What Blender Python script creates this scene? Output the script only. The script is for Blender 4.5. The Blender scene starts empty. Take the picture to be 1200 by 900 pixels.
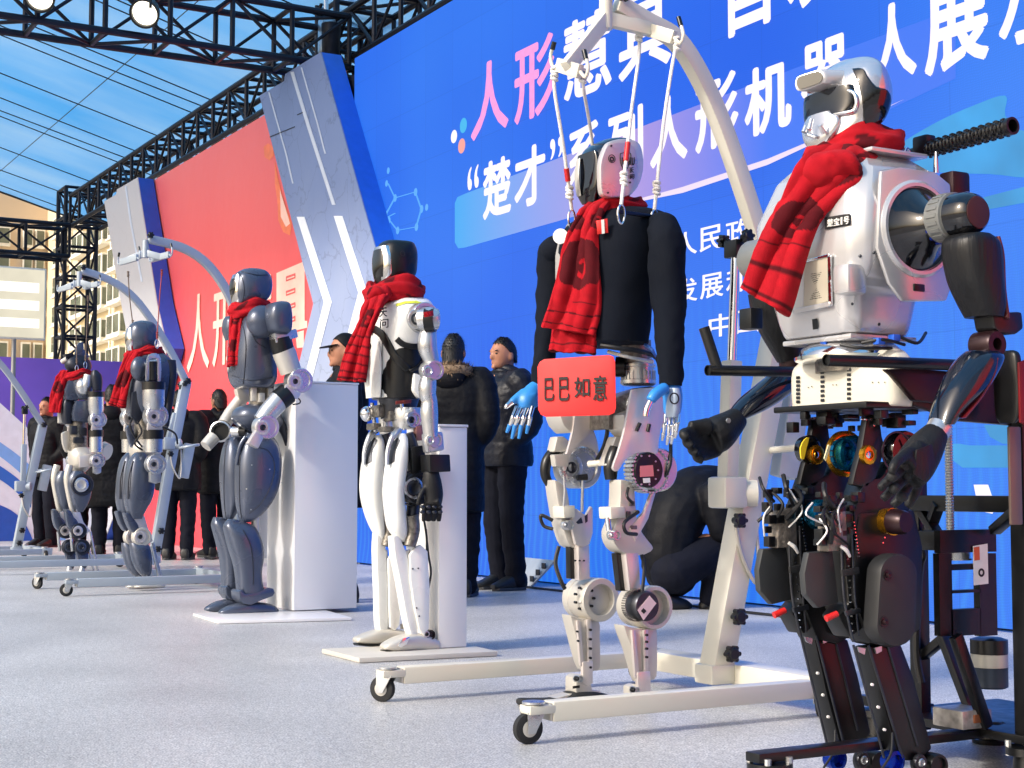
import bpy, bmesh, math, random
from math import sin, cos, pi, radians, sqrt, atan2
from mathutils import Vector as V, Matrix, noise

# ------------------------------------------------------------------ camera
SC = bpy.context.scene
COL = SC.collection
CAM_H = 0.70            # lens height above the stage carpet
FPX = 1790.0            # focal length in photo pixels (photo 1200 x 900)
HEAD = radians(29.9)    # heading, from -X towards +Y (towards the screen)
PITCH = radians(3.9)
CAM = V((0, 0, CAM_H))
cd = bpy.data.cameras.new('camera')
cd.sensor_width = 36.0
cd.lens = 36.0 * FPX / 1200.0
cd.clip_start = 0.05
cd.clip_end = 3000
cam = bpy.data.objects.new('camera', cd)
COL.objects.link(cam)
cam.location = CAM
cam.rotation_euler = (pi / 2 + PITCH, 0, pi / 2 - HEAD)
SC.camera = cam

# ------------------------------------------------------------------ sky, sun, exposure
SUN_EL = radians(34)
SUN_DIR = V((0.10, -1.0, 0)).normalized()         # towards the sun, on the ground plane
world = bpy.data.worlds.new('World')
SC.world = world
world.use_nodes = True
wn = world.node_tree
bg = wn.nodes['Background']
sky = wn.nodes.new('ShaderNodeTexSky')
sky.sky_type = 'NISHITA'
sky.sun_disc = False
sky.dust_density = 5.0
sky.ozone_density = 0.6
sky.sun_elevation = SUN_EL
sky.sun_rotation = atan2(SUN_DIR.x, SUN_DIR.y)
wn.links.new(sky.outputs[0], bg.inputs[0])
bg.inputs[1].default_value = 0.15
sl = bpy.data.lights.new('sun', 'SUN')
sl.energy = 2.4
sl.angle = radians(5.0)
sl.color = (1.0, 0.95, 0.88)
sun = bpy.data.objects.new('sun', sl)
COL.objects.link(sun)
sd = V((SUN_DIR.x * cos(SUN_EL), SUN_DIR.y * cos(SUN_EL), sin(SUN_EL)))
sun.rotation_euler = sd.to_track_quat('Z', 'Y').to_euler()
sun.location = (3, -6, 9)
SC.view_settings.view_transform = 'Standard'
SC.view_settings.look = 'None'
SC.view_settings.exposure = 0.42
SC.view_settings.gamma = 1.0
SC.view_settings.use_curve_mapping = False
SC.cycles.max_bounces = 6
SC.cycles.transparent_max_bounces = 8

# ------------------------------------------------------------------ photo pixel -> place
FW = V((-cos(HEAD) * cos(PITCH), sin(HEAD) * cos(PITCH), sin(PITCH)))
RT = V((sin(HEAD), cos(HEAD), 0))
UP = RT.cross(FW)
def ray(px, py): return FW + RT * ((px - 600) / FPX) + UP * ((450 - py) / FPX)
def onX(px, py, X): r = ray(px, py); return CAM + r * ((X - CAM.x) / r.x)
def onY(px, py, Y): r = ray(px, py); return CAM + r * ((Y - CAM.y) / r.y)
def onZ(px, py, z=0.0): r = ray(px, py); return CAM + r * ((z - CAM.z) / r.z)

# ------------------------------------------------------------------ materials
def lin(c):
    return tuple(((x / 255) / 12.92 if x / 255 <= 0.04045 else ((x / 255 + 0.055) / 1.055) ** 2.4) for x in c) + (1,)
MATS = {}
def nd(nt, t, **k):
    n = nt.nodes.new('ShaderNode' + t)
    for a, b in k.items(): setattr(n, a, b)
    return n
def base_mat(name):
    m = bpy.data.materials.new(name); m.use_nodes = True
    nt = m.node_tree
    b = nt.nodes['Principled BSDF']
    tc = nd(nt, 'TexCoord')
    return m, nt, b, tc
def mat(name, col, rough=0.5, metal=0.0, var=0.06, scale=9.0, bump=0.0, bscale=220.0, coat=0.0, rvar=0.04, sheen=0.0, stretch=None, spec=None):
    if name in MATS: return MATS[name]
    m, nt, b, tc = base_mat(name)
    L = nt.links.new
    c = lin(col)
    co = tc.outputs['Object']
    if stretch:
        mp = nd(nt, 'Mapping'); mp.inputs['Scale'].default_value = stretch
        L(co, mp.inputs[0]); co = mp.outputs[0]
    n1 = nd(nt, 'TexNoise'); n1.inputs['Scale'].default_value = scale; n1.inputs['Detail'].default_value = 2
    L(co, n1.inputs['Vector'])
    mr = nd(nt, 'MapRange'); mr.inputs[1].default_value = 0.3; mr.inputs[2].default_value = 0.7
    mr.inputs[3].default_value = 1 - var; mr.inputs[4].default_value = 1 + var
    L(n1.outputs[0], mr.inputs[0])
    mx = nd(nt, 'Mix', data_type='RGBA', blend_type='MULTIPLY'); mx.inputs[0].default_value = 1
    mx.inputs[6].default_value = c
    L(mr.outputs[0], mx.inputs[7])
    L(mx.outputs[2], b.inputs['Base Color'])
    n2 = nd(nt, 'TexNoise'); n2.inputs['Scale'].default_value = scale * 2.5; n2.inputs['Detail'].default_value = 1.5
    L(co, n2.inputs['Vector'])
    m2 = nd(nt, 'MapRange'); m2.inputs[1].default_value = 0.3; m2.inputs[2].default_value = 0.7
    m2.inputs[3].default_value = max(0.03, rough - rvar); m2.inputs[4].default_value = min(1, rough + rvar)
    L(n2.outputs[0], m2.inputs[0]); L(m2.outputs[0], b.inputs['Roughness'])
    b.inputs['Metallic'].default_value = metal
    if spec is not None: b.inputs['Specular IOR Level'].default_value = spec
    if coat: b.inputs['Coat Weight'].default_value = coat; b.inputs['Coat Roughness'].default_value = 0.08
    if sheen: b.inputs['Sheen Weight'].default_value = sheen; b.inputs['Sheen Roughness'].default_value = 0.5
    if bump:
        n3 = nd(nt, 'TexNoise'); n3.inputs['Scale'].default_value = bscale; n3.inputs['Detail'].default_value = 4
        L(co, n3.inputs['Vector'])
        bp = nd(nt, 'Bump'); bp.inputs['Strength'].default_value = bump; bp.inputs['Distance'].default_value = 0.004
        L(n3.outputs[0], bp.inputs['Height']); L(bp.outputs[0], b.inputs['Normal'])
    MATS[name] = m
    return m
def emit(name, col, strength=1.0, diff=0.02, var=0.0, scale=3.0):
    if name in MATS: return MATS[name]
    m, nt, b, tc = base_mat(name)
    c = lin(col)
    b.inputs['Base Color'].default_value = (diff, diff, diff, 1)
    b.inputs['Roughness'].default_value = 0.7
    b.inputs['Specular IOR Level'].default_value = 0.15
    b.inputs['Emission Color'].default_value = c
    b.inputs['Emission Strength'].default_value = strength
    if var:
        n1 = nd(nt, 'TexNoise'); n1.inputs['Scale'].default_value = scale; n1.inputs['Detail'].default_value = 3
        nt.links.new(tc.outputs['Object'], n1.inputs['Vector'])
        mr = nd(nt, 'MapRange'); mr.inputs[1].default_value = .3; mr.inputs[2].default_value = .7
        mr.inputs[3].default_value = strength * (1 - var); mr.inputs[4].default_value = strength * (1 + var)
        nt.links.new(n1.outputs[0], mr.inputs[0]); nt.links.new(mr.outputs[0], b.inputs['Emission Strength'])
    MATS[name] = m
    return m

# ------------------------------------------------------------------ mesh helpers
def frame(d):
    d = d.normalized()
    a = V((0, 0, 1)) if abs(d.z) < 0.9 else V((1, 0, 0))
    u = d.cross(a).normalized()
    return d, u, d.cross(u).normalized()
class MB:
    def __init__(s): s.v = []; s.f = []
    def add(s, vs, fs):
        o = len(s.v); s.v += [V(p) for p in vs]; s.f += [tuple(i + o for i in f) for f in fs]; return s
    def box(s, c, size, R=None):
        c = V(c); vs = []
        for z in (-.5, .5):
            for y in (-.5, .5):
                for x in (-.5, .5):
                    p = V((x * size[0], y * size[1], z * size[2]))
                    vs.append(c + (R @ p if R else p))
        return s.add(vs, [(0, 2, 3, 1), (4, 5, 7, 6), (0, 1, 5, 4), (2, 6, 7, 3), (0, 4, 6, 2), (1, 3, 7, 5)])
    def bb(s, a, b):
        a = V(a); b = V(b)
        return s.box((a + b) / 2, [abs(b[i] - a[i]) for i in range(3)])
    def loft(s, rings, cap=True, closed=False):
        n = len(rings[0]); vs = [p for r in rings for p in r]; fs = []
        k = len(rings)
        for i in range(k if closed else k - 1):
            a = i * n; b = ((i + 1) % k) * n
            for j in range(n):
                fs.append((a + j, a + (j + 1) % n, b + (j + 1) % n, b + j))
        if cap and not closed:
            fs.append(tuple(range(n))[::-1]); fs.append(tuple((k - 1) * n + j for j in range(n)))
        return s.add(vs, fs)
    def lathe(s, p, axis, prof, n=28, cap=True):
        d, u, w = frame(V(axis)); p = V(p)
        return s.loft([[p + d * t + (u * cos(2 * pi * j / n) + w * sin(2 * pi * j / n)) * max(r, 1e-4) for j in range(n)] for t, r in prof], cap)
    def cyl(s, p0, p1, r0, r1=None, n=20):
        p0 = V(p0); p1 = V(p1); h = (p1 - p0).length
        return s.lathe(p0, p1 - p0, [(0, r0), (h, r0 if r1 is None else r1)], n)
    def tube(s, pts, rad, n=12, cap=True, sq=False):
        pts = [V(p) for p in pts]; k = len(pts)
        if not hasattr(rad, '__len__'): rad = [rad] * k
        rings = []; u = None
        for i in range(k):
            d = (pts[min(i + 1, k - 1)] - pts[max(i - 1, 0)]).normalized()
            if u is None: _, u, w = frame(d)
            else:
                u = (u - d * u.dot(d)).normalized(); w = d.cross(u)
            rings.append([pts[i] + (u * cos(2 * pi * j / n) + w * sin(2 * pi * j / n)) * rad[i] for j in range(n)])
        return s.loft(rings, cap)
    def bar(s, pts, wx, wn):
        """rectangular tube swept along a path lying in a plane X = const"""
        pts = [V(p) for p in pts]; k = len(pts); rings = []
        for i in range(k):
            d = (pts[min(i + 1, k - 1)] - pts[max(i - 1, 0)]).normalized()
            nrm = V((1, 0, 0)).cross(d).normalized(); x = V((1, 0, 0))
            a = wx[i] if hasattr(wx, '__len__') else wx
            b = wn[i] if hasattr(wn, '__len__') else wn
            rings.append([pts[i] + x * (sx * a / 2) + nrm * (sn * b / 2) for sx, sn in ((-1, -1), (1, -1), (1, 1), (-1, 1))])
        return s.loft(rings)
    def beam(s, p0, p1, w, h, roll=0):
        p0 = V(p0); p1 = V(p1); d, u, t = frame(p1 - p0)
        if roll: u, t = u * cos(roll) + t * sin(roll), t * cos(roll) - u * sin(roll)
        return s.loft([[p + u * (a * w / 2) + t * (b * h / 2) for a, b in ((-1, -1), (1, -1), (1, 1), (-1, 1))] for p in (p0, p1)])
    def ell(s, c, r, n=20, m=12, R=None):
        c = V(c); rings = []
        for i in range(m + 1):
            a = pi * i / m
            rings.append([])
            for j in range(n):
                q = V((r[0] * max(sin(a), 1e-3) * cos(2 * pi * j / n), r[1] * max(sin(a), 1e-3) * sin(2 * pi * j / n), -r[2] * cos(a)))
                rings[-1].append(c + (R @ q if R else q))
        return s.loft(rings)
    def prism(s, poly, off):
        poly = [V(p) for p in poly]; off = V(off); n = len(poly)
        vs = poly + [p + off for p in poly]
        fs = [tuple(range(n))[::-1], tuple(range(n, 2 * n))] + [(i, (i + 1) % n, n + (i + 1) % n, n + i) for i in range(n)]
        return s.add(vs, fs)
    def torus(s, c, axis, R, r, n=32, m=10):
        d, u, w = frame(V(axis)); c = V(c); rings = []
        for i in range(n):
            a = 2 * pi * i / n; e = u * cos(a) + w * sin(a)
            rings.append([c + e * (R + r * cos(2 * pi * j / m)) + d * (r * sin(2 * pi * j / m)) for j in range(m)])
        return s.loft(rings, closed=True)
ORG = {}
def tag(o, label=None, cat=None, group=None, kind=None):
    if label: o['label'] = label
    if cat: o['category'] = cat
    if group: o['group'] = group
    if kind: o['kind'] = kind
    return o
def thing(name, loc, label, cat, group=None):
    o = bpy.data.objects.new(name, None); COL.objects.link(o)
    o.location = loc; o.empty_display_size = 0.1
    ORG[o.name] = V(loc)
    return tag(o, label, cat, group)
def obj(name, mb, m, parent=None, bevel=0.0, smooth=38, org=None, seg=2):
    """one mesh object; vertices are given in world coordinates"""
    o0 = ORG[parent.name] if parent else V(org or (0, 0, 0))
    me = bpy.data.meshes.new(name)
    me.from_pydata([tuple(p - o0) for p in mb.v], [], mb.f)
    bm = bmesh.new(); bm.from_mesh(me)
    bmesh.ops.recalc_face_normals(bm, faces=bm.faces)
    if bevel:
        es = [e for e in bm.edges if len(e.link_faces) == 2 and e.calc_face_angle(0) > 0.6]
        bmesh.ops.bevel(bm, geom=es, offset=bevel, segments=seg, affect='EDGES', profile=0.6, clamp_overlap=True)
    bm.to_mesh(me); bm.free()
    for p in me.polygons: p.use_smooth = True
    if smooth < 180: me.set_sharp_from_angle(angle=radians(smooth))
    me.materials.append(m)
    o = bpy.data.objects.new(name, me); COL.objects.link(o)
    if parent: o.parent = parent
    else: o.location = o0
    ORG[o.name] = o0
    return o
def remesh(o, voxel, it=4, fac=0.6):
    md = o.modifiers.new('r', 'REMESH'); md.mode = 'VOXEL'; md.voxel_size = voxel
    ms = o.modifiers.new('s', 'SMOOTH'); ms.iterations = it; ms.factor = fac
    dg = bpy.context.evaluated_depsgraph_get(); dg.update()
    me = bpy.data.meshes.new_from_object(o.evaluated_get(dg))
    m0 = o.data.materials[0]
    o.modifiers.clear(); old = o.data; o.data = me
    if not len(me.materials): me.materials.append(m0)
    for p in me.polygons: p.use_smooth = True
    bpy.data.meshes.remove(old)
    return o
def crom(pts, n):
    """Catmull-Rom through tuples"""
    k = len(pts); out = []
    for i in range(k - 1):
        p0, p1, p2, p3 = pts[max(i - 1, 0)], pts[i], pts[i + 1], pts[min(i + 2, k - 1)]
        for j in range(n):
            t = j / n
            out.append(tuple(0.5 * (2 * b + (c - a) * t + (2 * a - 5 * b + 4 * c - d) * t * t + (3 * b - a - 3 * c + d) * t ** 3)
                             for a, b, c, d in zip(p0, p1, p2, p3)))
    out.append(tuple(pts[-1])); return out
# lettering: one glyph fitted to a quad bl, br, tl of world points
def glyph_mesh(ch, bold=0.0, ext=0.0):
    cu = bpy.data.curves.new('t', 'FONT'); cu.body = ch; cu.size = 1; cu.offset = bold; cu.extrude = ext; cu.resolution_u = 4
    ob = bpy.data.objects.new('t', cu); COL.objects.link(ob)
    dg = bpy.context.evaluated_depsgraph_get(); dg.update()
    me = bpy.data.meshes.new_from_object(ob.evaluated_get(dg))
    vs = [v.co.copy() for v in me.vertices]; fs = [tuple(p.vertices) for p in me.polygons]
    bpy.data.objects.remove(ob); bpy.data.curves.remove(cu); bpy.data.meshes.remove(me)
    return vs, fs
GL = {}
def glyph(mb, ch, bl, br, tl, bold=0.0, out=None, ext=0.0):
    """bold strokes: shifted copies of the glyph, each a hair in front of the last"""
    if ch not in GL: GL[ch] = glyph_mesh(ch)
    vs, fs = GL[ch]
    if not vs: return mb
    x0 = min(v.x for v in vs); x1 = max(v.x for v in vs); y0 = min(v.y for v in vs); y1 = max(v.y for v in vs)
    bl = V(bl); ex = V(br) - bl; ey = V(tl) - bl
    nrm = ex.cross(ey).normalized()
    k = 8 if bold else 1
    sx = 1 - 2 * bold; sy = 1 - 2 * bold
    for i in range(k):
        a = 2 * pi * i / k
        ox = bold + bold * cos(a) * (1 if bold else 0); oy = bold + bold * sin(a) * (1 if bold else 0)
        mb.add([bl + ex * ((v.x - x0) / (x1 - x0) * sx + ox) + ey * ((v.y - y0) / (y1 - y0) * sy + oy) + nrm * (i * .0004) for v in vs], fs)
    return mb
def onP(px, py, p, n):
    r = ray(px, py); n = V(n); return CAM + r * ((V(p) - CAM).dot(n) / r.dot(n))
# ================================================================== setting
YS = 5.8                  # plane of the LED screen and the printed backdrops
TOPZ = 4.74
M_STEEL = mat('truss_paint', (30, 34, 46), 0.45, 0.5, var=.25)
def carpet():
    m, nt, b, tc = base_mat('stage_carpet'); L = nt.links.new
    n1 = nd(nt, 'TexNoise'); n1.inputs['Scale'].default_value = 170; n1.inputs['Detail'].default_value = 3
    n2 = nd(nt, 'TexNoise'); n2.inputs['Scale'].default_value = 1.3; n2.inputs['Detail'].default_value = 6
    n3 = nd(nt, 'TexNoise'); n3.inputs['Scale'].default_value = 38; n3.inputs['Detail'].default_value = 5
    for n in (n1, n2, n3): L(tc.outputs['Object'], n.inputs['Vector'])
    cr = nd(nt, 'ValToRGB'); e = cr.color_ramp.elements
    e[0].position = .33; e[0].color = lin((116, 119, 128)); e[1].position = .62; e[1].color = lin((214, 212, 208))
    L(n1.outputs[0], cr.inputs[0])
    mr = nd(nt, 'MapRange'); mr.inputs[1].default_value = .3; mr.inputs[2].default_value = .7; mr.inputs[3].default_value = .78; mr.inputs[4].default_value = 1.08
    L(n2.outputs[0], mr.inputs[0])
    m3 = nd(nt, 'MapRange'); m3.inputs[1].default_value = .3; m3.inputs[2].default_value = .7; m3.inputs[3].default_value = .78; m3.inputs[4].default_value = 1.14
    L(n3.outputs[0], m3.inputs[0])
    mm = nd(nt, 'Math', operation='MULTIPLY'); L(mr.outputs[0], mm.inputs[0]); L(m3.outputs[0], mm.inputs[1])
    mx = nd(nt, 'Mix', data_type='RGBA', blend_type='MULTIPLY'); mx.inputs[0].default_value = 1
    L(cr.outputs[0], mx.inputs[6]); L(mm.outputs[0], mx.inputs[7]); L(mx.outputs[2], b.inputs['Base Color'])
    b.inputs['Roughness'].default_value = .42
    b.inputs['Specular IOR Level'].default_value = .5
    bp = nd(nt, 'Bump'); bp.inputs['Strength'].default_value = .4; bp.inputs['Distance'].default_value = .004
    ad = nd(nt, 'Math', operation='ADD'); L(n1.outputs[0], ad.inputs[0]); L(n3.outputs[0], ad.inputs[1])
    L(ad.outputs[0], bp.inputs['Height']); L(bp.outputs[0], b.inputs['Normal'])
    return m
tag(obj('ground', MB().add([(-900, -900, -.8), (900, -900, -.8), (900, 900, -.8), (-900, 900, -.8)], [(0, 1, 2, 3)]), mat('pavement', (150, 146, 140), .9, var=.15, scale=.6, bump=.3, bscale=30)), kind='structure')
st = tag(obj('stage_floor', MB().bb((-21.2, -1.2, -.79), (6, 8, 0)), carpet()), kind='structure')

# ---------------------------------------------------------------- LED screen
def led_mat():
    m, nt, b, tc = base_mat('led_blue'); L = nt.links.new
    sp = nd(nt, 'SeparateXYZ'); L(tc.outputs['Object'], sp.inputs[0])
    # broad colour: deeper blue low, lighter to the right
    n1 = nd(nt, 'TexNoise'); n1.inputs['Scale'].default_value = .22; n1.inputs['Detail'].default_value = 2
    L(tc.outputs['Object'], n1.inputs['Vector'])
    cr = nd(nt, 'ValToRGB'); e = cr.color_ramp.elements
    e[0].position = .35; e[0].color = lin((26, 98, 240)); e[1].position = .68; e[1].color = lin((56, 132, 250))
    L(n1.outputs[0], cr.inputs[0])
    # swirl of fine rays shown on the lower left of the picture
    mp = nd(nt, 'Mapping'); mp.inputs['Location'].default_value = (10.2, 0, -1.15); L(tc.outputs['Object'], mp.inputs[0])
    wv = nd(nt, 'TexWave', wave_type='RINGS', rings_direction='Y'); wv.inputs['Scale'].default_value = 4.2
    wv.inputs['Distortion'].default_value = 9; wv.inputs['Detail'].default_value = 1.0; wv.inputs['Detail Scale'].default_value = .35
    L(mp.outputs[0], wv.inputs['Vector'])
    zr = nd(nt, 'MapRange'); zr.inputs[1].default_value = 2.1; zr.inputs[2].default_value = .5; L(sp.outputs[2], zr.inputs[0])
    zr.inputs[3].default_value = 0.0; zr.inputs[4].default_value = .42
    pw = nd(nt, 'Math', operation='POWER'); L(wv.outputs[1], pw.inputs[0]); pw.inputs[1].default_value = 2.2
    mu = nd(nt, 'Math', operation='MULTIPLY'); L(pw.outputs[0], mu.inputs[0]); L(zr.outputs[0], mu.inputs[1])
    mx = nd(nt, 'Mix', data_type='RGBA'); L(mu.outputs[0], mx.inputs[0]); L(cr.outputs[0], mx.inputs[6]); mx.inputs[7].default_value = lin((64, 160, 250))
    # module lattice and pixel rows
    br = nd(nt, 'TexBrick'); br.offset = 0; br.inputs['Scale'].default_value = 1; br.inputs['Brick Width'].default_value = .5; br.inputs['Row Height'].default_value = .5
    br.inputs['Mortar Size'].default_value = .0035; br.inputs['Color1'].default_value = (1, 1, 1, 1); br.inputs['Color2'].default_value = (.955, .955, .965, 1); br.inputs['Mortar'].default_value = (.86, .86, .88, 1)
    cb = nd(nt, 'CombineXYZ'); L(sp.outputs[0], cb.inputs[0]); L(sp.outputs[2], cb.inputs[1]); L(cb.outputs[0], br.inputs['Vector'])
    w2 = nd(nt, 'TexWave', bands_direction='Z'); w2.inputs['Scale'].default_value = 24; w2.inputs['Distortion'].default_value = 9; w2.inputs['Detail'].default_value = 1; w2.inputs['Detail Scale'].default_value = .4
    L(tc.outputs['Object'], w2.inputs['Vector'])
    w3 = nd(nt, 'TexWave', bands_direction='X'); w3.inputs['Scale'].default_value = 30; w3.inputs['Distortion'].default_value = 12; w3.inputs['Detail'].default_value = 1; w3.inputs['Detail Scale'].default_value = .3
    L(tc.outputs['Object'], w3.inputs['Vector'])
    ms = nd(nt, 'Math', operation='MULTIPLY'); L(w2.outputs[1], ms.inputs[0]); L(w3.outputs[1], ms.inputs[1])
    mr = nd(nt, 'MapRange'); mr.inputs[3].default_value = .95; mr.inputs[4].default_value = 1.08; L(ms.outputs[0], mr.inputs[0])
    mm = nd(nt, 'Mix', data_type='RGBA', blend_type='MULTIPLY'); mm.inputs[0].default_value = 1; L(mx.outputs[2], mm.inputs[6]); L(br.outputs[0], mm.inputs[7])
    L(mm.outputs[2], b.inputs['Emission Color'])
    sc_ = nd(nt, 'Math', operation='MULTIPLY'); L(mr.outputs[0], sc_.inputs[0]); sc_.inputs[1].default_value = LEDS
    L(sc_.outputs[0], b.inputs['Emission Strength'])
    b.inputs['Base Color'].default_value = (.012, .013, .018, 1); b.inputs['Roughness'].default_value = .6; b.inputs['Specular IOR Level'].default_value = .08
    return m
LEDS = 0.74
SX0 = onY(414, 300, YS).x; SX1 = 0.3
screen = thing('led_screen', (SX0, YS, 0), 'tall blue LED video wall with large white title lettering behind the robots', 'screen')
obj('display', MB().bb((SX0, YS, .02), (SX1, YS + .09, TOPZ + .02)), led_mat(), screen)
obj('cabinet', MB().bb((SX0 - .03, YS + .1, .0), (SX1 + .03, YS + .3, TOPZ)), mat('cabinet_black', (20, 21, 24), .6), screen)
E_TXT = emit('led_white', (255, 244, 250), LEDS * 1.12, var=.06, scale=40)
E_PINK = emit('led_pink', (255, 158, 222), LEDS * 1.1, var=.06, scale=40)
E_CYAN = emit('led_cyan', (70, 190, 246), LEDS, var=.08, scale=2)
E_LINE = emit('led_line', (96, 176, 255), LEDS)
E_TEAL = emit('led_teal', (50, 158, 226), LEDS, var=.2, scale=2)
E_PEACH = emit('led_peach', (255, 170, 160), LEDS)
FRONT = V((0, -1, 0))
def scr(px, py, e=0.004): return onY(px, py, YS - e)
def scr_char(ch, px0, px1, pyb, pyt, m, bold, name='character', e=.008, parent=None):
    """character whose box on the screen runs px0..px1, with bottom and top at its left edge"""
    P = parent or screen
    bl = scr(px0, pyb, e); tl = scr(px0, pyt, e); x1 = scr(px1, pyb, e).x
    br = V((x1, bl.y, bl.z)); tl = V((bl.x, bl.y, tl.z))
    return obj(name, glyph(MB(), ch, bl, br, tl, bold), m, P)
# gradient ribbon behind the second line
def banner_mat():
    m, nt, b, tc = base_mat('led_ribbon'); L = nt.links.new
    sp = nd(nt, 'SeparateXYZ'); L(tc.outputs['Object'], sp.inputs[0])
    mr = nd(nt, 'MapRange'); mr.inputs[1].default_value = scr(535, 280).x - SX0; mr.inputs[2].default_value = scr(900, 150).x - SX0
    L(sp.outputs[0], mr.inputs[0])
    cr = nd(nt, 'ValToRGB'); e = cr.color_ramp.elements
    e[0].position = 0; e[0].color = lin((52, 168, 244)); e[1].position = 1; e[1].color = lin((40, 112, 244))
    a = cr.color_ramp.elements.new(.28); a.color = lin((128, 160, 240)); a = cr.color_ramp.elements.new(.62); a.color = lin((176, 150, 222))
    L(mr.outputs[0], cr.inputs[0]); L(cr.outputs[0], b.inputs['Emission Color'])
    b.inputs['Emission Strength'].default_value = LEDS; b.inputs['Base Color'].default_value = (.012, .012, .012, 1)
    return m
def scr_poly(name, pts, m, e=.004): return obj(name, MB().add([scr(x, y, e) for x, y in pts], [tuple(range(len(pts)))]), m, screen)
scr_poly('ribbon', [(533, 238), (536, 231), (545, 227), (900, 92), (1000, 54), (1120, 10), (1120, 92), (1000, 148), (900, 190), (800, 222), (700, 246), (545, 290), (537, 291), (533, 284)], banner_mat())
E_STREAK = emit('led_streak', (244, 226, 248), LEDS)
scr_poly('streak', [(700, 246), (800, 219), (900, 186), (990, 148), (1060, 116), (990, 151), (900, 193), (800, 226)], E_STREAK, .006)
scr_poly('teal_shape', crom([(1040, 182), (1062, 164), (1100, 142), (1140, 124), (1178, 112), (1178, 135), (1195, 152), (1215, 158), (1215, 205), (1160, 204), (1100, 202), (1055, 196)], 4), E_TEAL)
scr_poly('teal_shape', [(1125, 250), (1150, 232), (1215, 215), (1215, 235), (1160, 245)], E_TEAL)
scr_poly('teal_shape', [(1110, 520), (1125, 520), (1135, 522), (1210, 522), (1210, 548), (1128, 548), (1112, 536)], E_TEAL)
scr_poly('teal_shape', [(1153, 498), (1215, 498), (1215, 522), (1175, 520), (1160, 512)], E_TEAL, .006)
scr_poly('white_arc', [(1141, 568), (1158, 568), (1162, 580), (1170, 590), (1163, 602), (1153, 600), (1145, 588)], E_TXT, .006)
# title lettering
for ch, a, b_, yb, yt, m in (('人', 552, 596, 167, 82, E_PINK), ('形', 603, 651, 148, 58, E_PINK), ('慧', 661, 717, 122, 30, E_TXT), ('具', 725, 787, 98, 0, E_TXT), ('首', 846, 912, 49, -70, E_TXT), ('发', 922, 995, 18, -108, E_TXT)):
    scr_char(ch, a, b_, yb, yt, m, .022)
for ch, a, b_, yb, yt in (('“', 548, 561, 224, 197), ('楚', 566, 599, 259, 192), ('才', 603, 639, 247, 178), ('”', 645, 660, 188, 164), ('系', 666, 705, 222, 152), ('列', 713, 754, 208, 136),
                          ('人', 762, 806, 199, 120), ('形', 815, 866, 182, 98), ('机', 873, 928, 164, 84), ('器', 939, 996, 136, 56), ('人', 1020, 1075, 104, 13), ('展', 1084, 1160, 92, -22), ('示', 1171, 1245, 60, -50)):
    scr_char(ch, a, b_, yb, yt, E_TXT, .03 if ch not in '“”' else .012)
for row, (yb, yt) in ((('人', '民', '政', '府'), (298, 270)), (('发', '展', '和', '改', '革', '委'), (353, 325)), (('中', '国', '信', '息', '通', '信'), (399, 373))):
    x0 = {'人': 791, '发': 791, '中': 830}[row[0]]
    z0 = scr(812, yb).z; z1 = scr(812, yt).z; xs = scr(x0, 300, .008).x; w = .235
    for i, ch in enumerate(row):
        x = xs + i * w * 1.13; y = YS - .008
        obj('character', glyph(MB(), ch, (x, y, z0), (x + w, y, z0), (x, y, z1), .012), E_TXT, screen)
# dots, molecule line drawing
def scr_disc(px, py, r, m, name='dot', e=.006):
    c = scr(px, py, e); k = 20
    obj(name, MB().add([c + V((cos(2 * pi * i / k) * r, 0, sin(2 * pi * i / k) * r)) for i in range(k)], [tuple(range(k))]), m, screen)
for x, y, r, m in ((543, 147, .062, E_CYAN), (532, 160, .055, E_TXT), (541, 171, .062, E_PEACH)): scr_disc(x, y, r, m)
mol = [(463, 232), (487, 225), (494, 245), (488, 266), (466, 270), (452, 252)]
for i in range(6):
    p = scr(*mol[i], .005); q = scr(*mol[(i + 1) % 6], .005)
    obj('line', MB().beam(p, q, .02, .003), E_LINE, screen)
    scr_disc(*mol[i], .035, E_LINE, e=.008)
for a, b_ in (((440, 262), (463, 250)), ((440, 262), (428, 290)), ((455, 215), (463, 232))):
    obj('line', MB().beam(scr(*a, .005), scr(*b_, .005), .016, .003), E_LINE, screen)
for x, y in ((455, 200), (453, 215), (440, 262), (500, 243), (456, 258)): scr_disc(x, y, .03, E_LINE)

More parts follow.
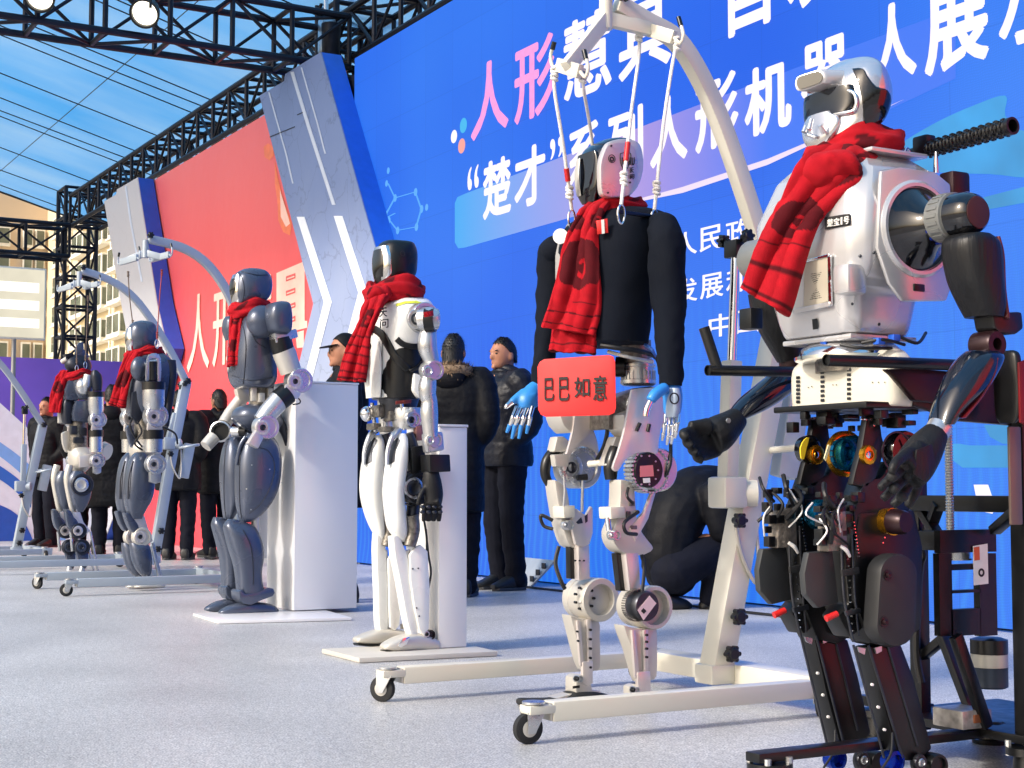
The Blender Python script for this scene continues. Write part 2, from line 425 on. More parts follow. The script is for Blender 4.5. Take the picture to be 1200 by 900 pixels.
# ---------------------------------------------------------------- printed red backdrop
def red_mat():
    m, nt, b, tc = base_mat('red_banner'); L = nt.links.new
    n1 = nd(nt, 'TexNoise'); n1.inputs['Scale'].default_value = .5; n1.inputs['Detail'].default_value = 3
    mp = nd(nt, 'Mapping'); mp.inputs['Scale'].default_value = (1, 1, .35); L(tc.outputs['Object'], mp.inputs[0]); L(mp.outputs[0], n1.inputs['Vector'])
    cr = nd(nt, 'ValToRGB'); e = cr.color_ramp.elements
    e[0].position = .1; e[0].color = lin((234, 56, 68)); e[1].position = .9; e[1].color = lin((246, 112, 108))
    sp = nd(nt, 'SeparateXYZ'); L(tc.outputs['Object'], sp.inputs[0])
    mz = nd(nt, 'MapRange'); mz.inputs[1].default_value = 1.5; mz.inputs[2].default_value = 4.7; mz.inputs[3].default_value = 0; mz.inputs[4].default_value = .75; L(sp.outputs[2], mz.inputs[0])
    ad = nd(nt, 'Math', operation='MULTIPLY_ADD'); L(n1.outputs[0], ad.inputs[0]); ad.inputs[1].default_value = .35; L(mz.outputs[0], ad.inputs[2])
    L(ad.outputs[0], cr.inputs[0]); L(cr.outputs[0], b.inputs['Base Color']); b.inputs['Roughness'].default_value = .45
    w = nd(nt, 'TexNoise'); w.inputs['Scale'].default_value = 2.2; w.inputs['Detail'].default_value = 4; L(tc.outputs['Object'], w.inputs['Vector'])
    bp = nd(nt, 'Bump'); bp.inputs['Strength'].default_value = .25; bp.inputs['Distance'].default_value = .05; L(w.outputs[0], bp.inputs['Height']); L(bp.outputs[0], b.inputs['Normal'])
    return m
RX0 = onY(168, 300, YS).x; RX1 = SX0 - .33
red = thing('red_backdrop', (RX0, YS, 0), 'red printed backdrop with pale pink lettering between the two slanted columns', 'backdrop')
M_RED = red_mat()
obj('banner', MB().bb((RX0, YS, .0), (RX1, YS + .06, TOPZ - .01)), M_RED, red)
obj('back_frame', MB().bb((RX0, YS + .07, 0), (RX1, YS + .14, TOPZ - .05)), mat('frame_dark', (40, 42, 46), .6), red)
red2 = thing('red_backdrop', (.5, YS, 0), 'plain red printed backdrop closing the other end of the LED screen', 'backdrop')
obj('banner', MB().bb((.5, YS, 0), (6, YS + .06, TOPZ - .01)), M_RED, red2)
obj('back_frame', MB().bb((.5, YS + .07, 0), (6, YS + .14, TOPZ - .05)), MATS['frame_dark'], red2)
M_RPINK = mat('banner_pink', (255, 208, 190), .55, var=.05)
M_RDARK = mat('banner_dark_pink', (232, 96, 92), .55, var=.05)
M_RORANGE = mat('banner_orange', (250, 130, 84), .55, var=.1)
scr_char('人', 219, 245, 437, 349, M_RPINK, .012, parent=red)
scr_char('形', 249, 280, 431, 341, M_RPINK, .012, parent=red)
scr_char('慧', 286, 318, 424, 326, M_RPINK, .012, parent=red)
def red_poly(name, pts, m, e=.004): return obj(name, MB().add([scr(x, y, e) for x, y in pts], [tuple(range(len(pts)))]), m, red)
# the last character 具, drawn as the banner draws it: a tall box with four bars on a foot rule
red_poly('character', [(324, 320), (357, 306), (357, 376), (360, 376), (360, 384), (324, 393)], M_RPINK)
red_poly('character', [(328, 394), (340, 390), (338, 409), (331, 411)], M_RPINK)
red_poly('character', [(346, 390), (356, 387), (356, 407), (348, 408)], M_RPINK)
for y in (324, 341, 358, 374):
    red_poly('character_bar', [(335, y), (346, y - 4), (346, y + 2), (335, y + 6)], M_RDARK, .007)
    red_poly('character_bar', [(336, y + 2.2), (345, y - 1), (345, y + .6), (336, y + 3.8)], M_RPINK, .01)
red_poly('cloud', [(309, 172), (314, 168), (320, 172), (321, 182), (316, 188), (310, 184)], M_RORANGE)
red_poly('figure', [(322, 190), (327, 215), (334, 240), (342, 262), (340, 276), (332, 272), (326, 258), (325, 235), (322, 215)], M_RORANGE)
red_poly('figure', [(328, 222), (335, 245), (340, 262), (335, 266), (329, 254)], M_RPINK, .007)

# ---------------------------------------------------------------- chevron columns
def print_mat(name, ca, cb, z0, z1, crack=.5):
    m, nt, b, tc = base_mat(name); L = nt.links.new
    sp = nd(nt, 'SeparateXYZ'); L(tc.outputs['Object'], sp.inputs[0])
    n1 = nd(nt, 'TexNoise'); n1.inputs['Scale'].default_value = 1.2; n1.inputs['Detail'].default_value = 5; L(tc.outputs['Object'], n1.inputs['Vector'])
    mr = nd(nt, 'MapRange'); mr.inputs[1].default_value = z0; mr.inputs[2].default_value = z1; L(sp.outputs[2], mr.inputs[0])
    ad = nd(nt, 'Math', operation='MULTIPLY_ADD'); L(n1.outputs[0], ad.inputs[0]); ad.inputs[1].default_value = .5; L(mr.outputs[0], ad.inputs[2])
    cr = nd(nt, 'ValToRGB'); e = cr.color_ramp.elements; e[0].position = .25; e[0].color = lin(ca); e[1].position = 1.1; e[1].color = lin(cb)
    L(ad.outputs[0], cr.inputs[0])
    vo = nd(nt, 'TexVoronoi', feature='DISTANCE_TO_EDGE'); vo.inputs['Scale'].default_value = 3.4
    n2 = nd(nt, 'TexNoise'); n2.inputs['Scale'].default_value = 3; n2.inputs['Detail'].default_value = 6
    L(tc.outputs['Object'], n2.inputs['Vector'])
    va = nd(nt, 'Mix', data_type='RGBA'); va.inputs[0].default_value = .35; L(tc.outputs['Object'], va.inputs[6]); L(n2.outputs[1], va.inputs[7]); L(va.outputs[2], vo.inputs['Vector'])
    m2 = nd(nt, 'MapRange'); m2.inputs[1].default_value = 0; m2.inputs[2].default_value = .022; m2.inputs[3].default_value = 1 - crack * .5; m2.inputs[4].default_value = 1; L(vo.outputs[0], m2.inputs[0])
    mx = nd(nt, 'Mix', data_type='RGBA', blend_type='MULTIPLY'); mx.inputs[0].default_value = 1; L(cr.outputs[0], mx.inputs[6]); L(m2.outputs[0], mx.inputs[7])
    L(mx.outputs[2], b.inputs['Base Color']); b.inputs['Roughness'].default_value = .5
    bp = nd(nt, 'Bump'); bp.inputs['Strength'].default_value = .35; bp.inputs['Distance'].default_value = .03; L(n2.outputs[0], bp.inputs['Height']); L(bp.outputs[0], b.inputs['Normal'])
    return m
YC = 5.57
def col_poly(pts, Y): 
    out = []
    for x, y in pts:
        p = onY(x, y, Y); p.z = max(p.z, 0.0); out.append(p)
    return out
M_BLUE = mat('column_blue', (36, 104, 214), .5, var=.06)
M_DBLUE = mat('column_deep_blue', (44, 84, 190), .5, var=.06)
def column(label, outline, face_m, side_m, strips, loc_px):
    base = onY(*loc_px, YC); base.z = 0
    t = thing('chevron_column', base, label, 'column')
    P = col_poly(outline, YC)
    obj('body', MB().prism([p + V((0, .012, 0)) for p in P], (0, YS - YC - .03, 0)), side_m, t)
    obj('front_panel', MB().prism(P, (0, .01, 0)), face_m, t)
    for pts, m in strips:
        obj('strip', MB().prism(col_poly(pts, YC - .006), (0, .004, 0)), m, t)
    return t
M_STRIP = mat('strip_white', (236, 240, 248), .4, var=.04)
M_SEAM = mat('strip_pale', (206, 214, 230), .4, var=.05)
def line_strip(path, w):
    return [(x - w / 2, y) for x, y in path] + [(x + w / 2, y) for x, y in path[::-1]]
column('tall grey printed chevron column with white strips and blue side beside the LED screen',
       [(304, 112), (333, 95), (334, 87), (376, 61), (420, 220), (456, 348), (425, 450), (392, 560), (366, 660), (285, 660), (318, 540), (347, 440), (367, 356)],
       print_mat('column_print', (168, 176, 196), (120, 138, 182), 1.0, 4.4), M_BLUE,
       [(line_strip([(352, 254), (384, 354), (362, 440), (330, 545)], 9), M_STRIP), (line_strip([(396, 253), (425, 343), (402, 430), (372, 540)], 10), M_STRIP),
        (line_strip([(342, 84), (362, 150), (391, 240)], 4), M_SEAM), (line_strip([(353, 79), (372, 145), (381, 180)], 1.5), M_SEAM), (line_strip([(315, 108), (335, 180), (343, 215)], 1.5), M_SEAM),
        ([(316, 160), (345, 148), (345, 149), (316, 161)], M_STEEL), ([(348, 134), (355, 131), (355, 132), (348, 135)], M_STEEL)], (330, 400))
column('pale white chevron column with dark blue side under the truss end',
       [(122, 236), (136, 228), (137, 222), (161, 208), (184, 356), (196, 408), (184, 456), (150, 560), (122, 660), (70, 660), (105, 560), (140, 456), (152, 408), (140, 346)],
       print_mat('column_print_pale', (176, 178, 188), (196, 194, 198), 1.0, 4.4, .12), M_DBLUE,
       [(line_strip([(147, 218), (153, 260), (166, 330)], 2), M_SEAM)], (150, 400))
tag(obj('dark_panel', MB().bb((SX0 - .32, YS + .02, 0), (SX0 - .035, YS + .08, TOPZ - .12)), mat('gap_black', (28, 30, 38), .6), org=(SX0 - .2, YS + .02, 0)),
    'narrow dark panel closing the gap between grey column and LED screen', 'panel')

# ---------------------------------------------------------------- trusses
def truss(name, label, p0, p1, w, h, bays, hdir=None, parts=True):
    """box truss: four chords, ladder rungs and diagonals, every bar its own part"""
    p0 = V(p0); p1 = V(p1); d = (p1 - p0); Ln = d.length; d.normalize()
    hv = V(hdir) if hdir else V((0, 0, 1)); sv = d.cross(hv).normalized()
    t = thing(name, p0, label, 'truss')
    cs = [(a, b) for a in (0, 1) for b in (0, 1)]
    def pt(k, a, b): return p0 + d * k + sv * (w * a) + hv * (h * b)
    for a, b in cs: obj('chord', MB().tube([pt(0, a, b), pt(Ln, a, b)], .036, 8), M_STEEL, t)
    for i in range(bays + 1):
        k = Ln * i / bays
        for (a, b, c, e) in ((0, 0, 0, 1), (1, 0, 1, 1), (0, 0, 1, 0), (0, 1, 1, 1)):
            obj('rung', MB().tube([pt(k, a, b), pt(k, c, e)], .027, 6), M_STEEL, t)
        if i < bays:
            k2 = Ln * (i + 1) / bays; s = i % 2
            for (a, b, c, e) in ((0, s, 0, 1 - s), (1, 1 - s, 1, s), (s, 0, 1 - s, 0), (1 - s, 1, s, 1)):
                obj('diagonal', MB().tube([pt(k, a, b), pt(k2, c, e)], .019, 6), M_STEEL, t)
    return t
truss('roof_truss', 'long dark box truss running along the top of the backdrops', (-25.6, 6.2, 5.06), (1.0, 6.2, 5.06), -.5, .52, 44)
truss('roof_truss', 'dark box truss carrying round spotlights over the stage', (-14.5, 6.15, 4.95), (-14.5, -2.5, 4.95), -.5, .52, 14)
truss('roof_truss', 'brown black truss joining the far tower below the canopy edge', (-25.7, 6.1, 4.5), (-25.7, 0.5, 4.5), -.5, .52, 8)
truss('truss_tower', 'upright lattice tower standing in front of the cream apartment building', (-25.7, 6.15, -.79), (-25.7, 6.15, 5.75), .52, .52, 13, (0, 1, 0))
truss('truss_tower', 'truss tower rising behind the grey column and LED screen', (-14.5, 6.22, 0.02), (-14.5, 6.22, 6.3), .5, .5, 12, (0, 1, 0))
M_SIL = mat('bright_metal', (205, 208, 212), .3, .9, var=.1)
hb = thing('chain_hoist', (-14.3, 6.0, 5.0), 'silver chain hoist at the truss corner above the grey column', 'hoist')
obj('hoist_body', MB().bb((-14.36, 5.95, 5.15), (-14.22, 6.1, 5.5)), M_SIL, hb, .02)
obj('chain', MB().tube([(-14.3, 6.02, 5.5), (-14.3, 6.02, 6.2)], .025, 8), M_SIL, hb)
obj('chain_bag', MB().lathe((-14.12, 6.0, 5.0), (0, 0, 1), [(0, .05), (.05, .09), (.4, .1), (.42, .02)], 12), M_STEEL, hb)
# canopy
def canopy_mat():
    m = bpy.data.materials.new('canopy_sheet'); m.use_nodes = True; nt = m.node_tree; nt.nodes.clear(); L = nt.links.new
    out = nd(nt, 'OutputMaterial'); tc = nd(nt, 'TexCoord')
    n1 = nd(nt, 'TexNoise'); n1.inputs['Scale'].default_value = .7; n1.inputs['Detail'].default_value = 5
    mp = nd(nt, 'Mapping'); mp.inputs['Scale'].default_value = (1.2, .4, 1); L(tc.outputs['Object'], mp.inputs[0]); L(mp.outputs[0], n1.inputs['Vector'])
    cr = nd(nt, 'ValToRGB'); e = cr.color_ramp.elements; e[0].position = .3; e[0].color = lin((98, 186, 250)); e[1].position = .85; e[1].color = lin((176, 220, 252))
    L(n1.outputs[0], cr.inputs[0])
    d = nd(nt, 'BsdfDiffuse'); t = nd(nt, 'BsdfTranslucent'); L(cr.outputs[0], d.inputs[0]); L(cr.outputs[0], t.inputs[0])
    bp = nd(nt, 'Bump'); bp.inputs['Strength'].default_value = .5; bp.inputs['Distance'].default_value = .08; L(n1.outputs[0], bp.inputs['Height']); L(bp.outputs[0], t.inputs['Normal']); L(bp.outputs[0], d.inputs['Normal'])
    mx = nd(nt, 'MixShader'); mx.inputs[0].default_value = .82; L(d.outputs[0], mx.inputs[1]); L(t.outputs[0], mx.inputs[2]); L(mx.outputs[0], out.inputs[0])
    return m
def cz(Y): return 5.8 + .282 * (6.5 - Y)
cp = thing('canopy', (-28, 6.5, 5.8), 'translucent blue tent canopy stretched above the stage trusses', 'canopy')
mb = MB(); nx, ny = 64, 18; vs = []; fs = []
for i in range(nx + 1):
    for j in range(ny + 1):
        x = -28.2 + 33 * i / nx; y = -2.2 + 9.6 * j / ny
        vs.append((x, y, cz(y) - .03 * abs(sin(x * 1.3)) + .025 * noise.noise(V((x, y * 2, 3)))))
for i in range(nx):
    for j in range(ny):
        a = i * (ny + 1) + j; fs.append((a, a + 1, a + ny + 2, a + ny + 1))
mb.add(vs, fs); obj('sheet', mb, canopy_mat(), cp, smooth=180)
for X in (-13.2, -15.1, -16.9, -17.2, -18.9, -19.4, -19.7, -21.2, -22.3, -23.0, -23.2, -24.9, -26.4, -27.3):
    a = random.Random(int(X * 10)).uniform(-.25, .25)
    obj('purlin_wire', MB().tube([(X + a, 7.3, cz(7.3) - .1), (X, 2.5, cz(2.5) - .13), (X - a, -2.1, cz(-2.1) - .1)], .0085, 6), M_STEEL, cp)
for Y in (5.2, 2.6, 0.2):
    obj('cross_wire', MB().tube([(-28.1, Y, cz(Y) - .14), (4.5, Y, cz(Y) - .14)], .006, 6), M_STEEL, cp)
obj('edge_pipe', MB().tube([(-28.2, -2.2, cz(-2.2)), (-28.2, 7.4, cz(7.4))], .05, 8), M_STEEL, cp)
# spotlights on the cross truss
M_BLACK = mat('black_paint', (24, 25, 28), .42, .3, var=.15)
E_LENS = emit('lamp_lens', (255, 246, 222), 2.2)
def spot(px, py, label):
    c = onX(px, py, -13.75); dr = (CAM - c).normalized() * .8 + V((0, -.25, -.35)); dr.normalize()
    t = thing('spotlight', c, label, 'spotlight', 'spotlights on the cross truss')
    obj('housing', MB().lathe(c - dr * .2, dr, [(0, .05), (.03, .09), (.14, .125), (.22, .14), (.24, .14), (.235, .12), (.2, .115)], 24, cap=False), M_BLACK, t)
    obj('lens', MB().lathe(c + dr * .0, dr, [(0, .12), (.015, .1), (.03, .05), (.035, .004)], 24), E_LENS, t)
    obj('yoke', MB().tube([c + V((-.17, 0, 0)), c + V((-.17, 0, .2)), c + V((0, 0, .3)), c + V((.17, 0, .2)), c + V((.17, 0, 0))], .014, 8), M_BLACK, t)
    obj('clamp', MB().box(c + V((0, 0, .33)), (.06, .05, .1)), M_BLACK, t, .006)
spot(170, 15, 'round black spotlight with lit lens, first from the truss corner'); spot(47, -4, 'round black spotlight with lit lens, second from the truss corner')

# ---------------------------------------------------------------- far left: floodlight, purple wall, printed board
fp = onX(20, 470, -23.4); fp.z = -.79
fl = thing('floodlight_panel', fp, 'large glowing white floodlight panel on a pole beside the lattice tower', 'floodlight')
a = onX(-30, 395, -23.4); b_ = onX(55, 315, -23.4)
obj('frame', MB().bb((-23.47, a.y, a.z), (-23.41, b_.y, b_.z)), mat('panel_white', (225, 224, 220), .5), fl, .01)
E_FLD = emit('flood_glow', (255, 246, 220), .62, var=.1, scale=2); E_FL2 = emit('flood_core', (255, 252, 240), 1.1)
obj('diffuser', MB().bb((-23.4, a.y + .03, a.z + .03), (-23.39, b_.y - .03, b_.z - .03)), E_FLD, fl)
for y in (335, 356, 377):
    p = onX(-28, y + 4, -23.385); q = onX(46, y - 3, -23.385)
    obj('lamp_row', MB().bb((-23.388, p.y, p.z), (-23.38, q.y, q.z)), E_FL2, fl, .02)
obj('pole', MB().tube([(-23.44, onX(17, 400, -23.4).y, -.79), (-23.44, onX(17, 400, -23.4).y, a.z)], .035, 10), mat('pole_grey', (150, 150, 152), .4, .6), fl)
pw0 = onX(-60, 470, -24.2); pw1 = onX(158, 470, -24.2); pt_ = onX(50, 420, -24.2)
tag(obj('purple_wall', MB().bb((-24.3, pw0.y, -.79), (-24.2, pw1.y, pt_.z)), mat('purple_vinyl', (134, 98, 216), .5, var=.07, scale=1.5), org=(-24.2, pw0.y, -.79)),
    'plain purple hoarding wall below the cream apartment building', 'wall')
bx = -20.9
def bd(px, py): p = onX(px, py, bx); p.z = max(p.z, 0); return p
board = thing('printed_board', bd(30, 640), 'white printed board with blue curved bands behind the leftmost gantry', 'board')
obj('panel', MB().prism([bd(-60, 425), bd(0, 472), bd(36, 505), bd(60, 512), bd(150, 512), bd(150, 660), bd(-60, 660)], (-.05, 0, 0)), mat('board_white', (222, 228, 240), .5, var=.05), board)
def band(pa, pb, m, e):
    pts = [onX(x, y, bx + e) for x, y in crom(pa, 8)] + [onX(x, y, bx + e) for x, y in crom(pb, 8)][::-1]
    for p in pts: p.z = max(p.z, .002)
    obj('band', MB().add(pts, [tuple(range(len(pts)))]), m, board)
M_B1 = mat('band_blue', (40, 104, 196), .5); M_B2 = mat('band_light', (120, 170, 232), .5); M_B3 = mat('band_deep', (28, 84, 180), .5)
band([(-50, 512), (0, 535), (45, 580), (72, 650)], [(-50, 495), (0, 518), (52, 566), (82, 650)], M_B2, .004)
band([(-50, 545), (0, 562), (40, 600), (64, 650)], [(-50, 530), (0, 546), (46, 588), (70, 650)], M_B1, .008)
band([(-50, 585), (0, 592), (28, 612), (45, 650)], [(-50, 650), (-20, 650), (10, 650), (44, 650)], M_B3, .012)

# ---------------------------------------------------------------- apartment building
M_WALL = mat('cream_render', (226, 208, 172), .85, var=.06, scale=.2)
M_WALL2 = mat('tan_render', (206, 186, 160), .85, var=.06, scale=.2)
M_WFR = mat('window_white', (228, 226, 216), .6, var=.05)
M_GLASS = mat('window_glass', (96, 104, 92), .12, 0, var=.35, scale=.5)
YB = 36.0; XB = -158.0
bl = thing('apartment_building', (XB, YB, -.8), 'cream apartment block with rows of white framed bay windows beyond the stage', 'building')
obj('wall', MB().bb((XB, YB, -.8), (-60, YB + 12, 31)), M_WALL, bl)
obj('wing_wall', MB().bb((XB - 12, YB - 26, -.8), (XB - .01, YB + 12, 31)), M_WALL2, bl)
for X in (-147.5, -139.4, -133.3, -127.0, -120.8):
    obj('rain_pipe', MB().tube([(X, YB - .12, -.8), (X, YB - .12, 30.8)], .09, 6), M_WFR, bl)
rows = [26.3, 23.4, 20.5, 17.6, 14.7, 11.8]
for z in rows:
    for X, w in ((-150.5, 3.4), (-142.8, 4.2), (-136.2, 4.6), (-130.0, 4.2), (-123.8, 4.2)):
        fz = obj('window', MB().bb((X - w / 2, YB - .75, z - 1.05), (X + w / 2, YB - .02, z + .95)), M_WFR, bl)
        for k in (-1, 1):
            obj('pane', MB().bb((X + k * w * .24 - w * .19, YB - .79, z - .72), (X + k * w * .24 + w * .19, YB - .76, z + .78)), M_GLASS, fz)
        obj('pane', MB().bb((X + w / 2 + .01, YB - .66, z - .72), (X + w / 2 + .04, YB - .12, z + .78)), M_GLASS, fz)
        obj('sill', MB().bb((X - w / 2 - .15, YB - .9, z - 1.2), (X + w / 2 + .15, YB - .02, z - 1.06)), M_WFR, fz)
    for Y, w in ((35.2, .9), (34.0, .9), (31.6, 1.3), (29.0, 1.3), (26.6, 1.3)):
        fz = obj('window', MB().bb((XB + .01, Y - w / 2, z - 1.3), (XB + .6, Y + w / 2, z + .7)), M_WFR, bl)
        obj('pane', MB().bb((XB + .61, Y - w * .4, z - 1.0), (XB + .64, Y + w * .4, z + .5)), M_GLASS, fz)
# ================================================================== robot-building kit
from mathutils.bvhtree import BVHTree
M_WHITE = mat('white_shell', (226, 227, 224), .28, 0, var=.02, coat=.5, rvar=.03, scale=3)
M_SLATE = mat('slate_shell', (74, 82, 100), .28, .4, var=.03, coat=.3, scale=3, rvar=.03)
M_SLATE2 = mat('slate_dark', (36, 40, 52), .42, .3, var=.1, scale=5)
M_SILV = mat('satin_silver', (196, 198, 200), .3, .85, var=.05, scale=8, rvar=.05)
M_SILVM = mat('matte_silver', (196, 192, 184), .42, .45, var=.04, scale=8, rvar=.05)
M_CHROME = mat('chrome', (225, 226, 228), .12, 1, var=.05)
M_DKMET = mat('dark_metal', (66, 68, 74), .38, .8, var=.2, scale=20)
M_MECH = mat('mechanism', (118, 114, 108), .4, .75, var=.4, scale=60, bump=.5, bscale=120)
M_BLK = mat('black_plastic', (13, 14, 16), .34, .1, var=.2, scale=12, rvar=.05)
M_GLOSS = mat('gloss_black', (12, 14, 20), .1, .1, var=.1, coat=.6)
M_RUB = mat('rubber', (26, 27, 29), .75, 0, var=.2, bump=.3)
M_CABLE = mat('cable_black', (18, 18, 20), .5, 0, var=.2)
M_CREAM = mat('cream_paint', (208, 204, 190), .34, .05, var=.04, coat=.2, scale=2, rvar=.02)
M_GREYP = mat('gantry_grey', (164, 174, 184), .38, .25, var=.04, scale=3, rvar=.03)
M_ALU = mat('brushed_alu', (214, 206, 202), .36, .6, var=.08, scale=20, stretch=(1, 1, .1))
M_GOLD = mat('gold_anodised', (214, 150, 40), .25, .95, var=.1)
M_TEAL = mat('teal_anodised', (22, 120, 160), .25, .9, var=.15)
M_BLUEA = mat('blue_anodised', (20, 60, 170), .25, .9, var=.15)
M_REDK = mat('red_knob', (200, 36, 34), .35, .1)
M_REDTAG = mat('red_tag', (196, 40, 40), .25, .5, var=.1)
M_STICK = mat('label_white', (230, 228, 224), .5)
M_INK = mat('ink', (28, 26, 28), .6)
M_FABRIC = mat('black_fabric', (15, 20, 30), .85, 0, var=.15, scale=7, bump=.3, bscale=420, spec=.12)
M_GLOVE = mat('black_glove', (20, 21, 24), .55, 0, var=.2, scale=25, bump=.3, bscale=160, spec=.3)

class Bot:
    def __init__(s, name, label, cat, X0, Y0, z0=0.0, group=None):
        s.X0 = X0; s.Y0 = Y0
        s.r = thing(name, (X0, Y0, z0), label, cat, group)
    def P(s, px, py, dx=0): return onX(px, py, s.X0 + dx)
    def S(s, px, py, dx=0):
        p = s.P(px, py, dx); return (p - CAM).dot(FW) / FPX
    def ob(s, name, mb, m, par=None, **k):
        s.lo = obj(name, mb, m, par or s.r, **k); return s.lo
    def limb(s, name, m, st, n=16, par=None, sub=4, mb=None, cap=True, **k):
        st = [(a[0], a[1], a[2], a[3]) for a in st]
        st = crom(st, sub) if sub > 1 else st
        pts = [s.P(a, b, c) for a, b, c, r in st]; rad = [max(r, .2) * s.S(a, b, c) for a, b, c, r in st]
        q = mb or MB(); q.tube(pts, rad, n, cap)
        return q if mb else s.ob(name, q, m, par, **k)
    def plate(s, name, m, pts, dx, th, bevel=.004, par=None, mb=None, smooth_n=0):
        if smooth_n: pts = crom(list(pts) + [pts[0]], smooth_n)[:-1]
        q = mb or MB(); q.prism([s.P(x, y, dx) for x, y in pts], (th, 0, 0))
        return q if mb else s.ob(name, q, m, par, bevel=bevel)
    def disc(s, name, m, px, py, dx, prof, par=None, n=30, mb=None, axis=(1, 0, 0), bevel=0, cap=True):
        """lathe about the X axis; profile (metres along X, radius in photo pixels)"""
        k = s.S(px, py, dx); q = mb or MB()
        q.lathe(s.P(px, py, dx), axis, [(t, r * k) for t, r in prof], n, cap)
        return q if mb else s.ob(name, q, m, par, bevel=bevel)
    def shell(s, name, m, st, dx=0, e=2.3, n=36, sub=4, par=None, arc=None, grow=0.0, keep=False, bevel=0):
        """closed body lofted through silhouettes: (py, left px, right px, half width in metres)"""
        st = crom(st, sub) if sub > 1 else st
        rings = []
        for py, l, r, w in st:
            c = s.P((l + r) / 2, py, dx); rr = ray((l + r) / 2, py); h2 = V((rr.x, rr.y)).normalized()
            h = max((r - l) / 2, .3) * s.S((l + r) / 2, py, dx)
            q = e / (e - 1); ax = abs(h2.y) * w; ay = abs(h2.x)
            w_ = w
            if ax > h * .93: w_ = h * .93 / max(abs(h2.y), 1e-3); ax = abs(h2.y) * w_
            ey = (max(h ** q - ax ** q, 1e-9)) ** (1 / q) / ay
            ring = []
            k = n
            for j in range(k + (1 if arc else 0)):
                a = (arc[0] + (arc[1] - arc[0]) * j / k) if arc else 2 * pi * j / k
                ca, sa = cos(a), sin(a)
                ring.append(c + V(((w_ + grow) * math.copysign(abs(ca) ** (2 / e), ca), (ey + grow) * math.copysign(abs(sa) ** (2 / e), sa), 0)))
            rings.append(ring)
        q = MB()
        if arc:
            m1 = len(rings[0]); vs = [p for r in rings for p in r]; fs = []
            for i in range(len(rings) - 1):
                for j in range(m1 - 1): fs.append((i * m1 + j, i * m1 + j + 1, (i + 1) * m1 + j + 1, (i + 1) * m1 + j))
            q.add(vs, fs)
        else: q.loft(rings)
        if keep: s.last = BVHTree.FromPolygons([tuple(p) for p in q.v], q.f)
        return s.ob(name, q, m, par, smooth=55, bevel=bevel)
    def decal(s, name, m, pts, off=.002, par=None, tree=None, th=0):
        """thin print or cover laid on the last kept surface"""
        tr = tree or s.last
        bm = bmesh.new(); bm.faces.new([bm.verts.new((x, y, 0)) for x, y in pts])
        bmesh.ops.triangulate(bm, faces=bm.faces)
        for _ in range(5):
            es = [e for e in bm.edges if e.calc_length() > 3.0]
            if not es: break
            bmesh.ops.subdivide_edges(bm, edges=es, cuts=1); bmesh.ops.triangulate(bm, faces=[f for f in bm.faces if len(f.verts) > 3])
        bm.verts.ensure_lookup_table(); bm.verts.index_update(); vs = []
        for v in bm.verts:
            h = tr.ray_cast(CAM, ray(v.co.x, v.co.y).normalized())
            if h[0] is None: bm.free(); return None
            nn = h[1] if h[1].dot(ray(v.co.x, v.co.y)) < 0 else -h[1]
            vs.append(h[0] + nn * off)
        q = MB().add(vs, [tuple(v.index for v in f.verts) for f in bm.faces]); bm.free()
        o = s.ob(name, q, m, par, smooth=60)
        if th:
            md = o.modifiers.new('solid', 'SOLIDIFY'); md.thickness = th; md.offset = 0
        return o
    def motor(s, px, py, dx, r, depth, mh, mf, name='joint', hub=.28, bolts=8, par=None, mhub=None):
        """round joint drum facing +X: housing > ring face, hub"""
        o = s.disc(name, mh, px, py, dx - depth, [(0, r * .9), (.004, r), (depth - .006, r), (depth, r * .93), (depth, r * .74), (depth - .008, r * .7), (depth - .008, r * .1)], par=par)
        par2 = o if par is None else par
        q = MB(); k = s.S(px, py, dx); c = s.P(px, py, dx)
        s.disc('', None, px, py, dx - .009, [(0, r * .66), (.007, r * .66), (.010, r * .6), (.010, r * .42), (.004, r * .4), (.004, r * .05)], mb=q)
        for i in range(bolts):
            a = 2 * pi * i / bolts + .3; w = c + V((.001, cos(a) * r * .52 * k, sin(a) * r * .52 * k)); q.cyl(w - V((.004, 0, 0)), w + V((.004, 0, 0)), r * .055 * k, n=8)
        s.ob('face_ring', q, mf, par2)
        s.disc('hub', mhub or M_DKMET, px, py, dx - .009, [(0, r * hub), (.012, r * hub), (.014, r * hub * .8), (.006, r * hub * .5), (.006, .05)], par=par2, n=20)
        return o
    def bolt(s, q, px, py, dx, r=1.2, h=.004):
        c = s.P(px, py, dx); q.cyl(c - V((.002, 0, 0)), c + V((h, 0, 0)), r * s.S(px, py, dx), n=8)
    def cable(s, pts, r=.006, m=None, name='cable', par=None):
        return s.ob(name, MB().tube([V(p) for p in crom([tuple(s.P(*a)) for a in pts], 6)], r, 8), m or M_CABLE, par)
    def foot(s, name, m, prof, dx, n=22, e=3, par=None):
        """lofted along the foot: (px, py sole, py top, half width m)"""
        rings = []
        for px, yb, yt, w in crom(prof, 4):
            a = s.P(px, yb, dx); b = s.P(px, yt, dx); c = (a + b) / 2; hz = max((b.z - a.z) / 2, .002)
            rings.append([c + V((w * math.copysign(abs(cos(t)) ** (2 / e), cos(t)), 0, hz * math.copysign(abs(sin(t)) ** (2 / e), sin(t)))) for t in [2 * pi * j / n for j in range(n)]])
        return s.ob(name, MB().loft(rings), m, par, smooth=50)

